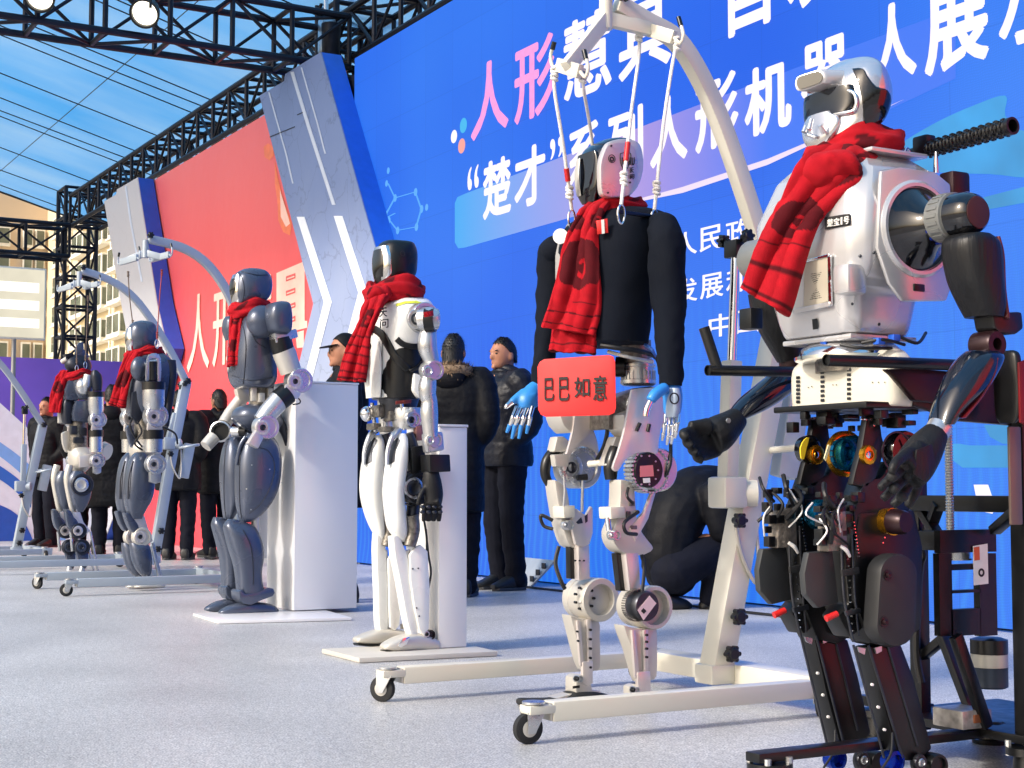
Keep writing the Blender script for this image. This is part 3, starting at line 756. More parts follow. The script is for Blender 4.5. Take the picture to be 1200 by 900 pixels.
# ------------------------------------------------------------------ scarves
def scarf_mat():
    m, nt, b, tc = base_mat('red_scarf'); L = nt.links.new
    at = nd(nt, 'Attribute'); at.attribute_name = 'print'
    mx = nd(nt, 'Mix', data_type='RGBA'); mx.inputs[6].default_value = lin((160, 12, 27)); mx.inputs[7].default_value = lin((74, 5, 16)); L(at.outputs['Fac'], mx.inputs[0])
    n0 = nd(nt, 'TexNoise'); n0.inputs['Scale'].default_value = 30; n0.inputs['Detail'].default_value = 4; L(tc.outputs['Object'], n0.inputs['Vector'])
    mr = nd(nt, 'MapRange'); mr.inputs[1].default_value = .3; mr.inputs[2].default_value = .7; mr.inputs[3].default_value = .82; mr.inputs[4].default_value = 1.12; L(n0.outputs[0], mr.inputs[0])
    mm = nd(nt, 'Mix', data_type='RGBA', blend_type='MULTIPLY'); mm.inputs[0].default_value = 1; L(mx.outputs[2], mm.inputs[6]); L(mr.outputs[0], mm.inputs[7]); L(mm.outputs[2], b.inputs['Base Color'])
    b.inputs['Roughness'].default_value = .9; b.inputs['Sheen Weight'].default_value = .08; b.inputs['Sheen Tint'].default_value = lin((255, 120, 110)); b.inputs['Specular IOR Level'].default_value = .2
    n1 = nd(nt, 'TexNoise'); n1.inputs['Scale'].default_value = 520; n1.inputs['Detail'].default_value = 2; L(tc.outputs['Object'], n1.inputs['Vector'])
    bp = nd(nt, 'Bump'); bp.inputs['Strength'].default_value = .5; bp.inputs['Distance'].default_value = .003; L(n1.outputs[0], bp.inputs['Height']); L(bp.outputs[0], b.inputs['Normal'])
    return m
M_SCARF = scarf_mat()
def cloud(u, v, cu, cv, r):
    """auspicious-cloud motif: scalloped blob with a curl cut out"""
    for i in range(7):
        a = pi * (i / 6) * 1.25 - .3
        if (u - cu - cos(a) * r * .72) ** 2 + (v - cv + sin(a) * r * .55) ** 2 < (r * .42) ** 2: ins = True; break
    else: ins = (u - cu) ** 2 + (v - cv) ** 2 < (r * .8) ** 2
    if ins:
        d = sqrt((u - cu - .1 * r) ** 2 + (v - cv - .12 * r) ** 2); th = atan2(v - cv, u - cu)
        if abs(d - r * (.16 + .07 * (th + pi) / pi)) < r * .075 and th < 2.0: ins = False
    return ins
def grid_obj(name, rows, thick, par, prnt, fringe=False):
    """cloth sheet with thickness from a grid of points; prnt(u, v) gives the printed motif"""
    nv = len(rows); nu = len(rows[0]); vs = []; fs = []; vals = []
    def nrm(i, j):
        a = rows[min(i + 1, nv - 1)][j] - rows[max(i - 1, 0)][j]; b = rows[i][min(j + 1, nu - 1)] - rows[i][max(j - 1, 0)]
        n = a.cross(b); return n.normalized() if n.length > 1e-9 else V((0, -1, 0))
    for side in (1, -1):
        for i in range(nv):
            for j in range(nu):
                ed = min(1, min(j, nu - 1 - j) / 2.0 + .25)
                vs.append(rows[i][j] + nrm(i, j) * (side * thick / 2 * ed)); vals.append(1.0 if prnt and prnt(j / (nu - 1), i / (nv - 1)) else 0.0)
    N = nv * nu
    for i in range(nv - 1):
        for j in range(nu - 1):
            a = i * nu + j; fs.append((a, a + 1, a + nu + 1, a + nu)); fs.append((N + a, N + a + nu, N + a + nu + 1, N + a + 1))
    for i in range(nv - 1):
        a = i * nu; fs.append((a, a + nu, N + a + nu, N + a)); a = i * nu + nu - 1; fs.append((a, N + a, N + a + nu, a + nu))
    for j in range(nu - 1):
        a = j; fs.append((a, N + a, N + a + 1, a + 1)); a = (nv - 1) * nu + j; fs.append((a, a + 1, N + a + 1, N + a))
    o = obj(name, MB().add(vs, fs), M_SCARF, par, smooth=180)
    at = o.data.attributes.new('print', 'FLOAT', 'POINT'); at.data.foreach_set('value', vals)
    return o
def wrap(name, par, c, rx, ry, tube_r, tube_h, tilt=0.0, seed=1, folds=5, dip=0.0, prnt=None):
    """scarf wound round a neck: ring with creased folds"""
    rows = []; n = 96; m = 40; rn = random.Random(seed); ph = [rn.uniform(0, 6.28) for _ in range(8)]
    vs = []; fs = []; vals = []
    for i in range(n):
        a = 2 * pi * i / n
        cx = V((cos(a), sin(a), 0))
        bulge = 1 + .16 * sin(2 * a + ph[0]) + .09 * sin(5 * a + ph[1])
        cc = c + V((cos(a) * rx, sin(a) * ry, -dip * max(0, -sin(a)) + tilt * cos(a) + .006 * sin(3 * a + ph[2])))
        for j in range(m):
            b = 2 * pi * j / m
            fold = 1 + .13 * sin(folds * b + 2.3 * sin(2 * a + ph[3]) + ph[4]) + .06 * sin(9 * b + 3 * a)
            vs.append(cc + cx * (cos(b) * tube_r * bulge * fold) + V((0, 0, sin(b) * tube_h * bulge * fold)))
            vals.append(1.0 if sin(4 * a + 1.7 * sin(b * 2 + ph[5]) + ph[6]) > .72 and sin(3 * b + ph[7] + a) > -.1 else 0.0)
    for i in range(n):
        for j in range(m): fs.append((i * m + j, i * m + (j + 1) % m, ((i + 1) % n) * m + (j + 1) % m, ((i + 1) % n) * m + j))
    o = obj(name, MB().add(vs, fs), M_SCARF, par, smooth=180)
    at = o.data.attributes.new('print', 'FLOAT', 'POINT'); at.data.foreach_set('value', vals)
    return o
def tail(name, par, st, p0, nrm, thick=.02, nu=44, sub=16, fold=.012, nf=2.5, seed=1, prnt=None, bow=0.0, lean=None):
    """hanging end: stations (left px, left py, right px, right py, push m) on a plane through p0"""
    nrm = V(nrm).normalized(); rows = []
    L = crom(st, sub); nv = len(L)
    for i, (lx, ly, rx, ry, push) in enumerate(L):
        v = i / (nv - 1)
        a = onP(lx, ly, V(p0) + nrm * push, nrm); b = onP(rx, ry, V(p0) + nrm * push, nrm); row = []
        for j in range(nu):
            u = j / (nu - 1)
            w = fold * (.35 + .65 * v) * sin(2 * pi * nf * u + seed + 1.2 * sin(2.2 * v * 3 + seed)) + .3 * fold * sin(2 * pi * nf * 2.3 * u + 4 * v) + .004 * noise.noise(V((u * 6, v * 14, seed)))
            w += bow * (1 - (2 * u - 1) ** 2)
            row.append(a.lerp(b, u) + nrm * w)
        rows.append(row)
    return grid_obj(name, rows, thick, par, prnt)

def crease(o, seed, amp=.009):
    """folds and print on a remeshed knot of cloth"""
    vals = []
    for v, n in zip(o.data.vertices, [v.normal.copy() for v in o.data.vertices]):
        p = v.co; a = sin(60 * p.y + 45 * p.z + 3 * sin(30 * p.z + seed) + 2 * noise.noise(p * 18))
        v.co = p + n * (amp * a * .5 + amp * .4 * noise.noise(p * 40))
        vals.append(1.0 if sin(38 * p.y - 30 * p.z + seed + 3 * noise.noise(p * 14)) > .8 else 0.0)
    at = o.data.attributes.new('print', 'FLOAT', 'POINT'); at.data.foreach_set('value', vals)

# panel joints, rims and fittings that break up the armour
def seam(T, pts, off=.002, r=.0022, m=None, name='panel_joint', tree=None):
    P = []
    for x, y in crom(pts, 5):
        h = (tree or T.last).ray_cast(CAM, ray(x, y).normalized())
        if h[0] is not None: P.append(h[0] + (CAM - h[0]).normalized() * off)
    if len(P) > 2: T.ob(name, MB().tube(P, r, 6), m or M_SLATE2)

class Trees:
    """nearest hit among several surfaces"""
    def __init__(s, *t): s.t = t
    def ray_cast(s, o, d):
        best = (None, None, None, 1e9)
        for t in s.t:
            h = t.ray_cast(o, d)
            if h[0] is not None and h[3] < best[3]: best = h
        return best
def ribbon(path, w):
    """closed pixel outline of a band of half width w along a path"""
    P = crom(path, 4); L = []; Rr = []
    for i, (x, y) in enumerate(P):
        a = P[max(i - 1, 0)]; c = P[min(i + 1, len(P) - 1)]; dx, dy = c[0] - a[0], c[1] - a[1]; l = sqrt(dx * dx + dy * dy) or 1
        L.append((x - dy / l * w, y + dx / l * w)); Rr.append((x + dy / l * w, y - dx / l * w))
    return L + Rr[::-1]
# ================================================================== white humanoid on a board
def base_board(name, label, pts, th, m, cat='board'):
    q = [onZ(x, y, th) for x, y in pts]; c = sum(q, V((0, 0, 0))) / len(q); c.z = 0
    return tag(obj(name, MB().prism([p - V((0, 0, th - .002)) for p in q], (0, 0, th - .002)), m, None, bevel=.003, org=c), label, cat)
M_BOARD = mat('board_grey', (186, 182, 174), .6, var=.06, scale=4)
base_board('base_board', 'flat grey board under the feet of the white robot', [(377, 760), (421, 771), (583, 763), (540, 753)], .022, M_BOARD)
B = Bot('humanoid_robot', 'white and black humanoid robot with closed black helmet standing against a white plinth', 'robot', -5.96, 2.87, .022)
B.shell('head', M_BLK, [(282.5, 455, 478, .02), (285, 446, 485, .07), (295, 440, 489, .088), (310, 437.5, 489, .092), (322, 438, 487, .085), (332, 440, 478, .07), (338, 444, 468, .045)], 0, 2.5, keep=True)
hd = B.lo
B.decal('side_panel', M_WHITE, crom([(463, 291), (467, 287.5), (486, 286.5), (488, 296), (488, 314), (484.5, 322), (477, 318), (467, 309.5), (463, 302), (463, 291)], 4)[:-1], .004, hd, th=.006)
t2 = B.last
for ch, a, b_, c, d in (('天', 478, 485, 302, 296), ('问', 479.5, 486, 310, 303)):
    q = MB(); bl, br, tl = [B.P(x, y, .099) for x, y in ((a, c), (b_, c - 1), (a, d))]; glyph(q, ch, bl, br, tl); B.ob('character', q, M_INK, hd)
B.disc('emblem', M_INK, 472, 297, .1, [(0, 3.2), (.001, 3.2), (.001, 2.5), (0, 2.5)], hd, 20, cap=False)
B.shell('visor', M_CHROME, [(290, 438.5, 462, .06), (300, 436.5, 463, .075), (315, 436.5, 463, .078), (328, 438.5, 462, .068), (334, 441, 459, .05)], 0, 2.4)
B.shell('visor_glass', M_GLOSS, [(293, 437.5, 454, .05), (302, 436, 455, .06), (314, 436, 455, .06), (326, 438, 454, .052)], 0, 2.4)
B.limb('neck', M_DKMET, [(462, 330, 0, 13), (466, 356, 0, 15)], sub=1)
B.shell('chest', M_WHITE, [(348, 462, 490, .05), (350.5, 452, 498, .10), (355, 441, 504, .15), (363, 432, 508, .178), (380, 428, 509, .182), (400, 428, 508, .17), (420, 431, 505, .15), (445, 434, 500, .135), (467, 436, 494, .12)], 0, 2.7, keep=True)
tor = B.lo; tt = B.last
B.shell('abdomen', M_BLK, [(404, 431, 497, .15), (412, 431, 501, .158), (430, 432, 499, .15), (455, 434, 497, .14), (468, 436, 494, .13)], 0, 2.7, keep=True); ta = B.last
B.shell('front_cover', M_WHITE, [(394, 429, 437, .07), (400, 427, 444, .10), (420, 426.5, 447, .115), (445, 427, 447, .115), (466, 429, 446, .105)], -.01, 2.6)
tb_ = Trees(tt, ta)
B.decal('chest_band', M_BLK, ribbon([(431.5, 384), (440, 386), (449, 393), (456, 405), (464, 419), (478, 433)], 4.2), .004, tor, tb_, .004)
B.decal('chest_band', M_BLK, ribbon([(480, 435), (491, 429), (498, 418)], 2), .004, tor, tb_, .004)
B.decal('chest_slot', M_BLK, ribbon([(465, 397), (472, 403), (481, 405.5), (491, 406)], 3.4), .004, tor, tb_, .004)
B.decal('panel_joint', M_DKMET, ribbon([(449, 393), (448, 420), (447, 466)], .5), .003, tor, tb_)
B.plate('hip_cover', M_WHITE, [(480, 437), (490, 441), (499, 430), (505, 428), (506, 468), (486, 467), (479, 458)], .115, .045, .012)
B.decal('shoulder_mark', mat('mark_yellow', (206, 214, 60), .5), [(464, 356.5), (475, 353.5), (488, 353), (500, 357), (499.5, 359), (488, 355.5), (475, 356), (464.5, 359.5)], .003, tor, tree=tt)
for ch, a, b_, c, d in (('天', 444, 453.5, 372, 361), ('问', 445, 455, 385, 374)):
    q = MB(); bl, br, tl = [B.P(x, y, .19) for x, y in ((a, c), (b_, c - 1), (a, d))]; glyph(q, ch, bl, br, tl, .02); B.ob('character', q, M_INK, tor)
B.disc('badge', M_BLK, 430, 406, .095, [(0, 6), (.012, 6), (.014, 5), (.012, 4)], None, 20, axis=(.6, -.8, 0))
# near arm
B.motor(487, 374, .235, 17.5, .10, M_SILV, M_SILV, 'shoulder_joint', .4, 6)
B.limb('shoulder_drum', M_SILV, [(493, 375, .24, 14), (504, 374, .27, 14.5), (513, 374, .28, 12)], sub=3, n=24)
B.limb('shoulder_band', M_BLK, [(499, 375.5, .262, 15), (510, 375, .288, 14)], sub=1, n=24)
B.plate('shoulder_tag', M_REDTAG, [(496, 366), (507, 364), (508, 370), (497, 372)], .345, .004, .001)
B.limb('upper_arm', M_SILV, [(503, 386, .25, 9), (501, 396, .25, 11), (501, 408, .25, 11.5), (505, 422, .25, 9.5), (504, 434, .25, 8)], n=20)
B.motor(500.5, 435, .30, 11.5, .08, M_SILV, M_SILV, 'elbow_joint', .5, 0, mhub=M_SILV)
B.limb('forearm', M_SILV, [(503, 440, .25, 8.5), (501, 452, .25, 10.5), (501, 462, .25, 10), (503, 470, .25, 9.5), (503, 484, .25, 10.5), (504, 500, .25, 9.5), (505, 512, .25, 9)], n=20)
B.motor(503, 516, .275, 9.5, .06, M_SILV, M_SILVM, 'wrist_joint', .5, 0, mhub=M_SILV)
B.plate('wrist_link', M_SILV, [(493, 508), (513, 506), (515, 528), (495, 531)], .22, .05, .01)
B.plate('cuff', M_BLK, [(492, 533), (516, 533), (517, 553), (493, 554)], .20, .09, .006)
q = MB(); B.limb('', None, [(505, 552, .245, 9), (506, 565, .245, 11.5), (508, 580, .245, 11.5), (507, 592, .245, 10)], mb=q)
for i, x in enumerate((497, 503, 509, 515)):
    B.limb('', None, [(x * .6 + 203, 586, .25 + .012 * i, 3.2), (x, 597, .25, 3.2), (x, 604, .245, 3), (x - 1, 611, .235, 2.6)], mb=q, n=10)
B.limb('', None, [(498, 572, .25, 3.6), (492, 582, .255, 3.2), (490, 592, .25, 2.8)], mb=q, n=10)
hn = B.ob('hand', q, M_GLOVE); remesh(hn, .005, 3)
q = MB()
for x in (495, 502, 509, 516):
    for y in (594, 600): 
        c = B.P(x, y, .27); q.ell(c, (.008, .011, .008), 10, 6)
B.ob('knuckle_guard', q, M_DKMET)
# far arm, mostly behind the chest
B.motor(452, 376, -.15, 16, .10, M_SILV, M_SILV, 'shoulder_joint', .4, 6)
B.limb('upper_arm', M_SILV, [(449, 384, -.25, 11), (449, 408, -.25, 11), (451, 432, -.25, 9)], n=20)
B.limb('forearm', M_SILV, [(451, 434, -.25, 10), (452, 470, -.25, 10), (453, 512, -.25, 8)], n=20)
q = MB(); B.limb('', None, [(453, 518, -.25, 9), (454, 545, -.25, 11), (455, 560, -.25, 8)], mb=q)
for i in range(4): B.limb('', None, [(449 + 3 * i, 556, -.25, 3), (448 + 3 * i, 580, -.25, 2.6)], mb=q, n=10)
hn = B.ob('hand', q, M_GLOVE); remesh(hn, .006, 3)
# waist and hips
B.limb('waist', M_DKMET, [(467, 462, 0, 26), (467, 474, 0, 22), (466, 492, 0, 20)], sub=1, n=24)
B.plate('waist_strip', mat('waist_red', (120, 52, 50), .3, .5), [(463, 470), (481, 468.5), (481, 472.5), (463, 474)], .13, .01, .002)
B.limb('hip_motor', M_SILV, [(478, 478, .05, 18), (478, 482, .05, 19), (478, 494, .05, 19), (478, 503, .05, 17)], sub=2, n=28)
B.motor(481, 492, .125, 10, .03, M_SILV, M_SILV, 'hip_bearing', .4, 6)
B.ob('hip_ball', MB().ell(B.P(430, 485, -.06), (.03, .03, .034)), M_CHROME)
q = MB()
for x, y, w, h, dx in ((443, 482, 9, 14, -.02), (455, 488, 6, 12, .02), (438, 500, 10, 8, -.06), (452, 503, 12, 6, .02)):
    c = B.P(x, y, dx); k = B.S(x, y, dx); q.box(c, (.08, w * k, h * k))
B.ob('hip_frame', q, M_MECH, bevel=.006)
for i, (a, b_) in enumerate(((436, 472), (448, 470), (461, 473), (470, 470))):
    B.limb('hip_rod', M_CHROME, [(a, b_, -.06 + .05 * i, 2.4), (a + 4, b_ + 34, -.06 + .05 * i, 2.4)], sub=1, n=10)
B.plate('hip_block', mat('hip_pinkish', (150, 108, 104), .4, .6), [(484, 500), (493, 498), (494, 516), (484, 517)], .10, .03)
for dx, o in ((-.115, -27), (.115, 0)):
    n_ = dx > 0
    st = [(508, 464, 475, .02), (514, 461, 478, .035), (526, 456, 478.5, .055), (545, 451, 478, .062), (575, 448, 474, .066), (600, 450, 476, .06), (620, 454, 477.5, .05), (635, 467, 478, .02)]
    if not n_: st = [(510, 437, 447, .02), (516, 433, 450, .035), (528, 428, 451, .055), (545, 423, 451, .062), (575, 421, 449, .066), (600, 426, 450, .06), (620, 434, 451, .05), (635, 444, 452, .02)]
    th_ = B.shell('thigh', M_WHITE, st, dx, 2.5, keep=True)
    B.decal('hip_cutout', M_DKMET, [(456.5 + o, 545), (455.5 + o, 534), (459 + o, 521), (466 + o, 513), (469 + o, 516), (464 + o, 528), (462.5 + o, 541)], .003, th_)
    B.limb('hip_yoke', M_SILV, [(467 + o, 504, dx, 4.5), (460 + o, 512, dx + .02, 3.6), (454.5 + o, 528, dx + .02, 3), (453.5 + o, 545, dx + .03, 2.6)], n=10)
    B.limb('thigh_link', M_DKMET, [(478 + o, 508, dx, 7), (484 + o, 530, dx, 8), (486 + o, 560, dx, 8), (484 + o, 600, dx, 8), (478 + o, 640, dx, 8)], n=12)
    k_ = B.motor(484 + o, 572, dx + .055, 19.5, .06, M_DKMET, M_SILV, 'knee_motor', .5, 12)
    q = MB()
    for i in range(22):
        a = 2 * pi * i / 22; c = B.P(484 + o, 572, dx + .035); k = B.S(484, 572); q.box(c + V((0, cos(a) * 20 * k, sin(a) * 20 * k)), (.03, .006, .010), Matrix.Rotation(a, 3, 'X'))
    B.ob('cooling_fin', q, M_DKMET, k_)
    B.plate('thigh_cover', M_BLK, [(479 + o, 524), (493 + o, 522), (497 + o, 548), (480 + o, 556)], dx + .03, .03, .004)
    B.limb('knee_link', M_MECH, [(482 + o, 604, dx + .03, 9), (484 + o, 622, dx + .03, 8), (480 + o, 640, dx + .03, 7)], n=14)
    if n_:
        B.plate('shin', M_WHITE, crom([(454, 628), (460, 628), (466, 640), (471, 655), (474, 690), (482, 735), (481, 747), (476, 746), (470, 725), (462, 680), (456, 650), (454, 628)], 3)[:-1], dx - .035, .06, .014)
        B.plate('calf', M_WHITE, [(478, 650), (484, 642), (491, 638), (499, 646), (501.5, 690), (500.5, 736), (495, 745), (489, 737), (483, 708), (479, 680)], dx + .02, .02, .006)
        qb = MB()
        for x, y in ((483.5, 666.5), (490, 666), (488, 712.5), (491, 722)): B.bolt(qb, x, y, dx + .041, .9)
        B.ob('screw', qb, M_DKMET)
    else:
        B.plate('shin', M_WHITE, crom([(436, 624), (441, 623), (445, 640), (447, 680), (447.5, 738), (442, 739), (438, 733), (436.5, 690), (435, 645), (436, 624)], 3)[:-1], dx - .035, .06, .014)
        B.plate('calf', M_WHITE, [(453, 655), (462, 640), (468, 650), (470, 690), (466, 732), (461, 739), (455, 735), (454, 700)], dx + .02, .02, .006)
    B.limb('ankle_rod', M_SILV, [(476 + o, 645, dx, 5), (480 + o, 690, dx - .01, 5), (482 + o, 742, dx, 4)], n=10)
    q = MB()
    for i in range(7):
        c = B.P(474 + o + 2.2 * (i % 3), 668 + i * 11, dx - .045); k = B.S(474, 690); q.box(c, (.02, 9 * k, 6 * k))
    B.ob('shin_mechanism', q, M_MECH, bevel=.003)
    if n_: f_ = B.foot('foot', M_SILVM, [(447.5, 760, 756.5, .02), (450, 761.5, 754, .035), (460, 763, 748, .048), (474, 763, 743, .05), (488, 763, 742, .046), (500, 763, 744, .044), (510, 762, 748, .04), (513, 761, 751, .03)], dx)
    else: f_ = B.foot('foot', M_SILVM, [(415.5, 752, 748.5, .02), (418, 753.5, 746, .035), (430, 755, 741, .048), (444, 755, 737, .05), (458, 755.5, 736, .046), (470, 756, 738, .044), (478, 756, 742, .03)], dx)
    if n_: B.plate('foot_panel', M_CHROME, [(466, 757), (472, 748), (480, 746), (476, 755), (469, 759)], dx + .05, .004, .001, f_)
    if n_: B.foot('sole', M_BLK, [(449, 764.5, 761.5, .03), (462, 765.2, 762.5, .047), (488, 765, 762.5, .046), (512, 763.5, 761, .036)], dx, par=f_)
    else: B.foot('sole', M_BLK, [(417, 756.3, 753.5, .03), (430, 757, 754.5, .047), (458, 757.3, 755, .046), (477, 757.5, 755, .036)], dx, par=f_)
    if n_: B.motor(499, 743, dx + .04, 6, .05, M_BLK, M_SILV, 'ankle_joint', .4, 0)
B.cable([(499, 620, .12), (502, 650, .14), (505, 670, .15), (502, 690, .14), (500, 705, .12)], .005)
B.cable([(497, 610, .12), (500, 630, .14), (500, 650, .13)], .005)
wX0, wY0 = B.X0, B.Y0
sc = thing('red_scarf', B.P(465, 345, 0), 'red checked scarf knotted at the neck of the white robot', 'scarf', 'red scarves worn by the robots')
wrap('neck_wrap', sc, B.P(462, 341, 0), .105, .105, .032, .05, seed=4, dip=.02)
q_ = lambda u, v: (v > .55 and (abs((v * 26) % 2 - 1) < .22)) or cloud(u, v * 2.6, .5, 1.05, .3) or (abs((u * 5) % 2 - 1) < .12 and v > .75)
tail('tail', sc, [(432, 352, 455, 346, .02), (428, 360, 449, 357, .05), (418, 385, 437, 385, .06), (404, 415, 431, 420, .06), (395, 445, 427, 448, .06)], B.P(430, 380, .05), (.65, -.75, 0), .024, fold=.014, nf=2.2, seed=2, prnt=q_)
tail('tail', sc, [(430, 350, 442, 344, .0), (424, 365, 440, 362, .0), (420, 395, 432, 400, .0), (412, 425, 428, 436, .0), (411, 438, 427, 446, .0)], B.P(436, 380, .0), (.65, -.75, 0), .02, fold=.012, nf=1.5, seed=5, prnt=q_)
kn = MB(); 
for i in range(3): kn.ell(B.P(440 + 5 * i, 344 + 1.5 * (i % 2), .09), (.035, .042, .03), 18, 10, Matrix.Rotation(.5 * i, 3, 'X'))
ko = obj('knot', kn, M_SCARF, sc); remesh(ko, .007, 3); crease(ko, 8)
# plinth behind it
def plinth(label, px0, px1, pyt, pyb, X1, wx, m):
    a = onX(px0, pyb, X1); a.z = 0; b = onX(px1, pyb, X1); tp = onX(px0, pyt, X1).z
    t = thing('plinth', (X1 - wx / 2, (a.y + b.y) / 2, 0), label, 'plinth')
    obj('box', MB().bb((X1 - wx, a.y, .024), (X1, b.y, tp - .012)), m, t, .004)
    obj('top_panel', MB().bb((X1 - wx - .004, a.y - .004, tp - .011), (X1 + .004, b.y + .004, tp)), m, t, .003)
    return t
M_PLINTH = mat('plinth_white', (216, 216, 218), .32, 0, var=.015, scale=1, coat=.2, rvar=.015)
plinth('narrow white plinth standing behind the legs of the white robot', 514, 547, 497, 762, B.X0 + .15, .32, M_PLINTH)
# ================================================================== slate-grey humanoid on a white base
G = Bot('humanoid_robot', 'slate grey armoured humanoid robot with bare silver forearms standing before a wide white plinth', 'robot', -8.19, 2.96, .022)
base_board('base_board', 'thin white base plate under the slate grey robot and its plinth', [(226, 718.5), (256, 727.5), (412, 723.5), (372, 712)], .018, M_PLINTH)
plinth('wide white plinth standing behind the slate grey robot', 344, 418, 446, 722, G.X0 + .20, .42, M_PLINTH)
G.shell('head', M_SLATE, [(315, 289, 305, .03), (317.5, 281, 312, .07), (324, 274, 317.5, .092), (334, 271, 319, .1), (345, 270.5, 317, .098), (354, 272, 310, .08), (361, 275, 300, .055)], 0, 2.7, keep=True)
hd = G.lo
seam(G, [(280, 319), (285, 330), (286, 344), (283, 357)]); seam(G, [(283, 318), (300, 322), (314, 322)])
G.shell('face_plate', M_CHROME, [(322, 272.5, 282, .045), (330, 270, 286, .06), (342, 269.5, 285, .062), (353, 271, 284, .055), (359, 274, 283, .04)], 0, 2.3)
G.shell('eye_band', M_GLOSS, [(327, 270.5, 281, .04), (332, 269, 283, .052), (340, 268.8, 283, .052), (346, 270, 281, .045)], 0, 2.3)
G.limb('neck', M_DKMET, [(294, 354, 0, 11), (294, 370, 0, 12)], sub=1)
G.shell('torso', M_SLATE, [(363, 288, 304, .06), (367, 281, 309, .11), (374, 274, 314, .155), (388, 269, 319, .175), (408, 266.5, 322, .175), (430, 266, 324, .168), (444, 268, 324, .158), (452, 272, 320, .145), (455, 276, 316, .135)], 0, 3.2, keep=True)
seam(G, [(284, 378), (288, 400), (287, 430), (285, 450)]); seam(G, [(272, 440), (295, 446), (320, 442)]); seam(G, [(298, 372), (294, 385), (300, 400), (312, 408)])
G.shell('front_vent', M_SILVM, [(427, 267.5, 273, .03), (431, 266, 274, .04), (436, 267, 273, .03)], -.06, 2.3)
G.shell('far_shoulder', M_SLATE, [(371, 264, 270, .03), (376, 261, 272, .05), (386, 260, 271, .055), (394, 262, 269, .04), (399, 264, 267, .02)], -.22, 2.3)
sh = G.ob('shoulder_ball', MB().ell(G.P(307, 377, .2), (.075, .088, .092), 28, 16), M_SLATE)
G.motor(303.5, 382, .245, 9.5, .05, M_SLATE, M_SLATE2, 'shoulder_joint', .5, 0, mhub=M_SLATE2)
G.shell('pauldron', M_SLATE, [(354, 322, 336, .05), (357, 312, 340, .085), (366, 307, 342, .1), (378, 307, 342.5, .1), (388, 311, 341, .09), (392.5, 318, 336, .06)], .27, 3.6, bevel=0)
G.plate('arm_bracket', M_SILV, [(314, 392), (340, 387), (342, 397), (316, 404)], .21, .10, .008)
G.limb('arm_band', M_BLK, [(328, 396, .26, 13), (330, 405, .26, 13.5), (332, 412, .26, 13)], sub=1, n=28)
G.limb('upper_arm', M_SILVM, [(332, 411, .26, 13.6), (334, 416, .26, 13.8), (341, 436, .26, 12.5)], sub=1, n=28)
G.motor(345.5, 447, .33, 14.5, .10, M_SILV, M_ALU, 'elbow_joint', .22, 12)
G.plate('elbow_bracket', M_ALU, [(333, 452), (340, 447), (354, 457), (348, 468), (342, 468), (331, 460)], .31, .016, .004)
G.limb('forearm_band', M_BLK, [(337, 461, .28, 13), (326, 470, .28, 13)], sub=1, n=26)
G.limb('forearm', M_SILV, [(328, 468, .28, 12.6), (314, 484, .28, 11.8), (306, 494, .28, 10)], sub=1, n=26)
G.motor(307.5, 501, .35, 14, .09, M_SILV, M_ALU, 'wrist_joint', .26, 12)
G.plate('wrist_bracket', M_ALU, [(298, 503), (306, 512), (299, 526), (287, 520)], .30, .05, .006)
G.cable([(349, 466, .3), (352, 470, .3), (350, 473, .3), (343, 474, .3)], .004)
# far arm
G.plate('elbow_bracket', M_SILVM, [(273, 456), (285, 452), (293, 459), (293, 470), (286, 472), (277, 474)], -.27, .06, .012)
G.limb('forearm', M_SILVM, [(283, 468, -.25, 8), (270, 485, -.24, 8), (263, 497, -.22, 8)], sub=2, n=22)
c = G.P(259, 506, -.2); k = G.S(259, 506, -.2); ax = V((.8, -.5, .05))
wr = G.ob('wrist_ring', MB().lathe(c - ax.normalized() * .05, ax, [(0, 11 * k), (.06, 12.5 * k), (.075, 12.5 * k), (.078, 10.8 * k), (.02, 10.3 * k), (.018, .001)], 32, cap=False), M_SILV)
G.ob('wrist_bore', MB().lathe(c - ax.normalized() * .03, ax, [(0, 10.2 * k), (.002, 10.2 * k), (.003, .001)], 28), M_BLK, wr)
G.limb('wrist_stub', M_SILVM, [(251, 512, -.2, 8), (241, 523, -.19, 7.5)], sub=1, n=20)
G.shell('upper_arm', M_SLATE2, [(396, 268, 276, .04), (420, 269, 277, .045), (455, 274, 284, .045)], -.24, 2.2)
# waist
G.limb('waist', M_MECH, [(306, 450, 0, 15), (306, 476, 0, 13)], sub=1, n=24)
q = MB()
for x, y, w, h, dx in ((297, 462, 6, 16, .08), (306, 466, 7, 11, .1), (316, 462, 6, 14, .08)): q.box(G.P(x, y, dx), (.03, w * .0048, h * .0048))
G.ob('waist_frame', q, M_SILVM, bevel=.004)
G.shell('pelvis', M_SLATE, [(474, 290, 318, .06), (478, 277, 325, .11), (487, 271, 330, .13), (496, 274, 332, .12), (504, 285, 328, .08), (510, 295, 318, .05)], 0, 2.5)
G.limb('hip_cylinder', M_SILV, [(272, 506, -.05, 6), (281, 506, -.02, 6)], sub=1, n=20)
G.limb('hip_cylinder', M_BLK, [(281, 506, -.02, 5.5), (288, 506, .0, 5.5)], sub=1, n=20)
G.limb('hip_brace', M_SLATE2, [(326, 492, .05, 6), (334, 508, .06, 5), (337, 522, .06, 3)], n=12)
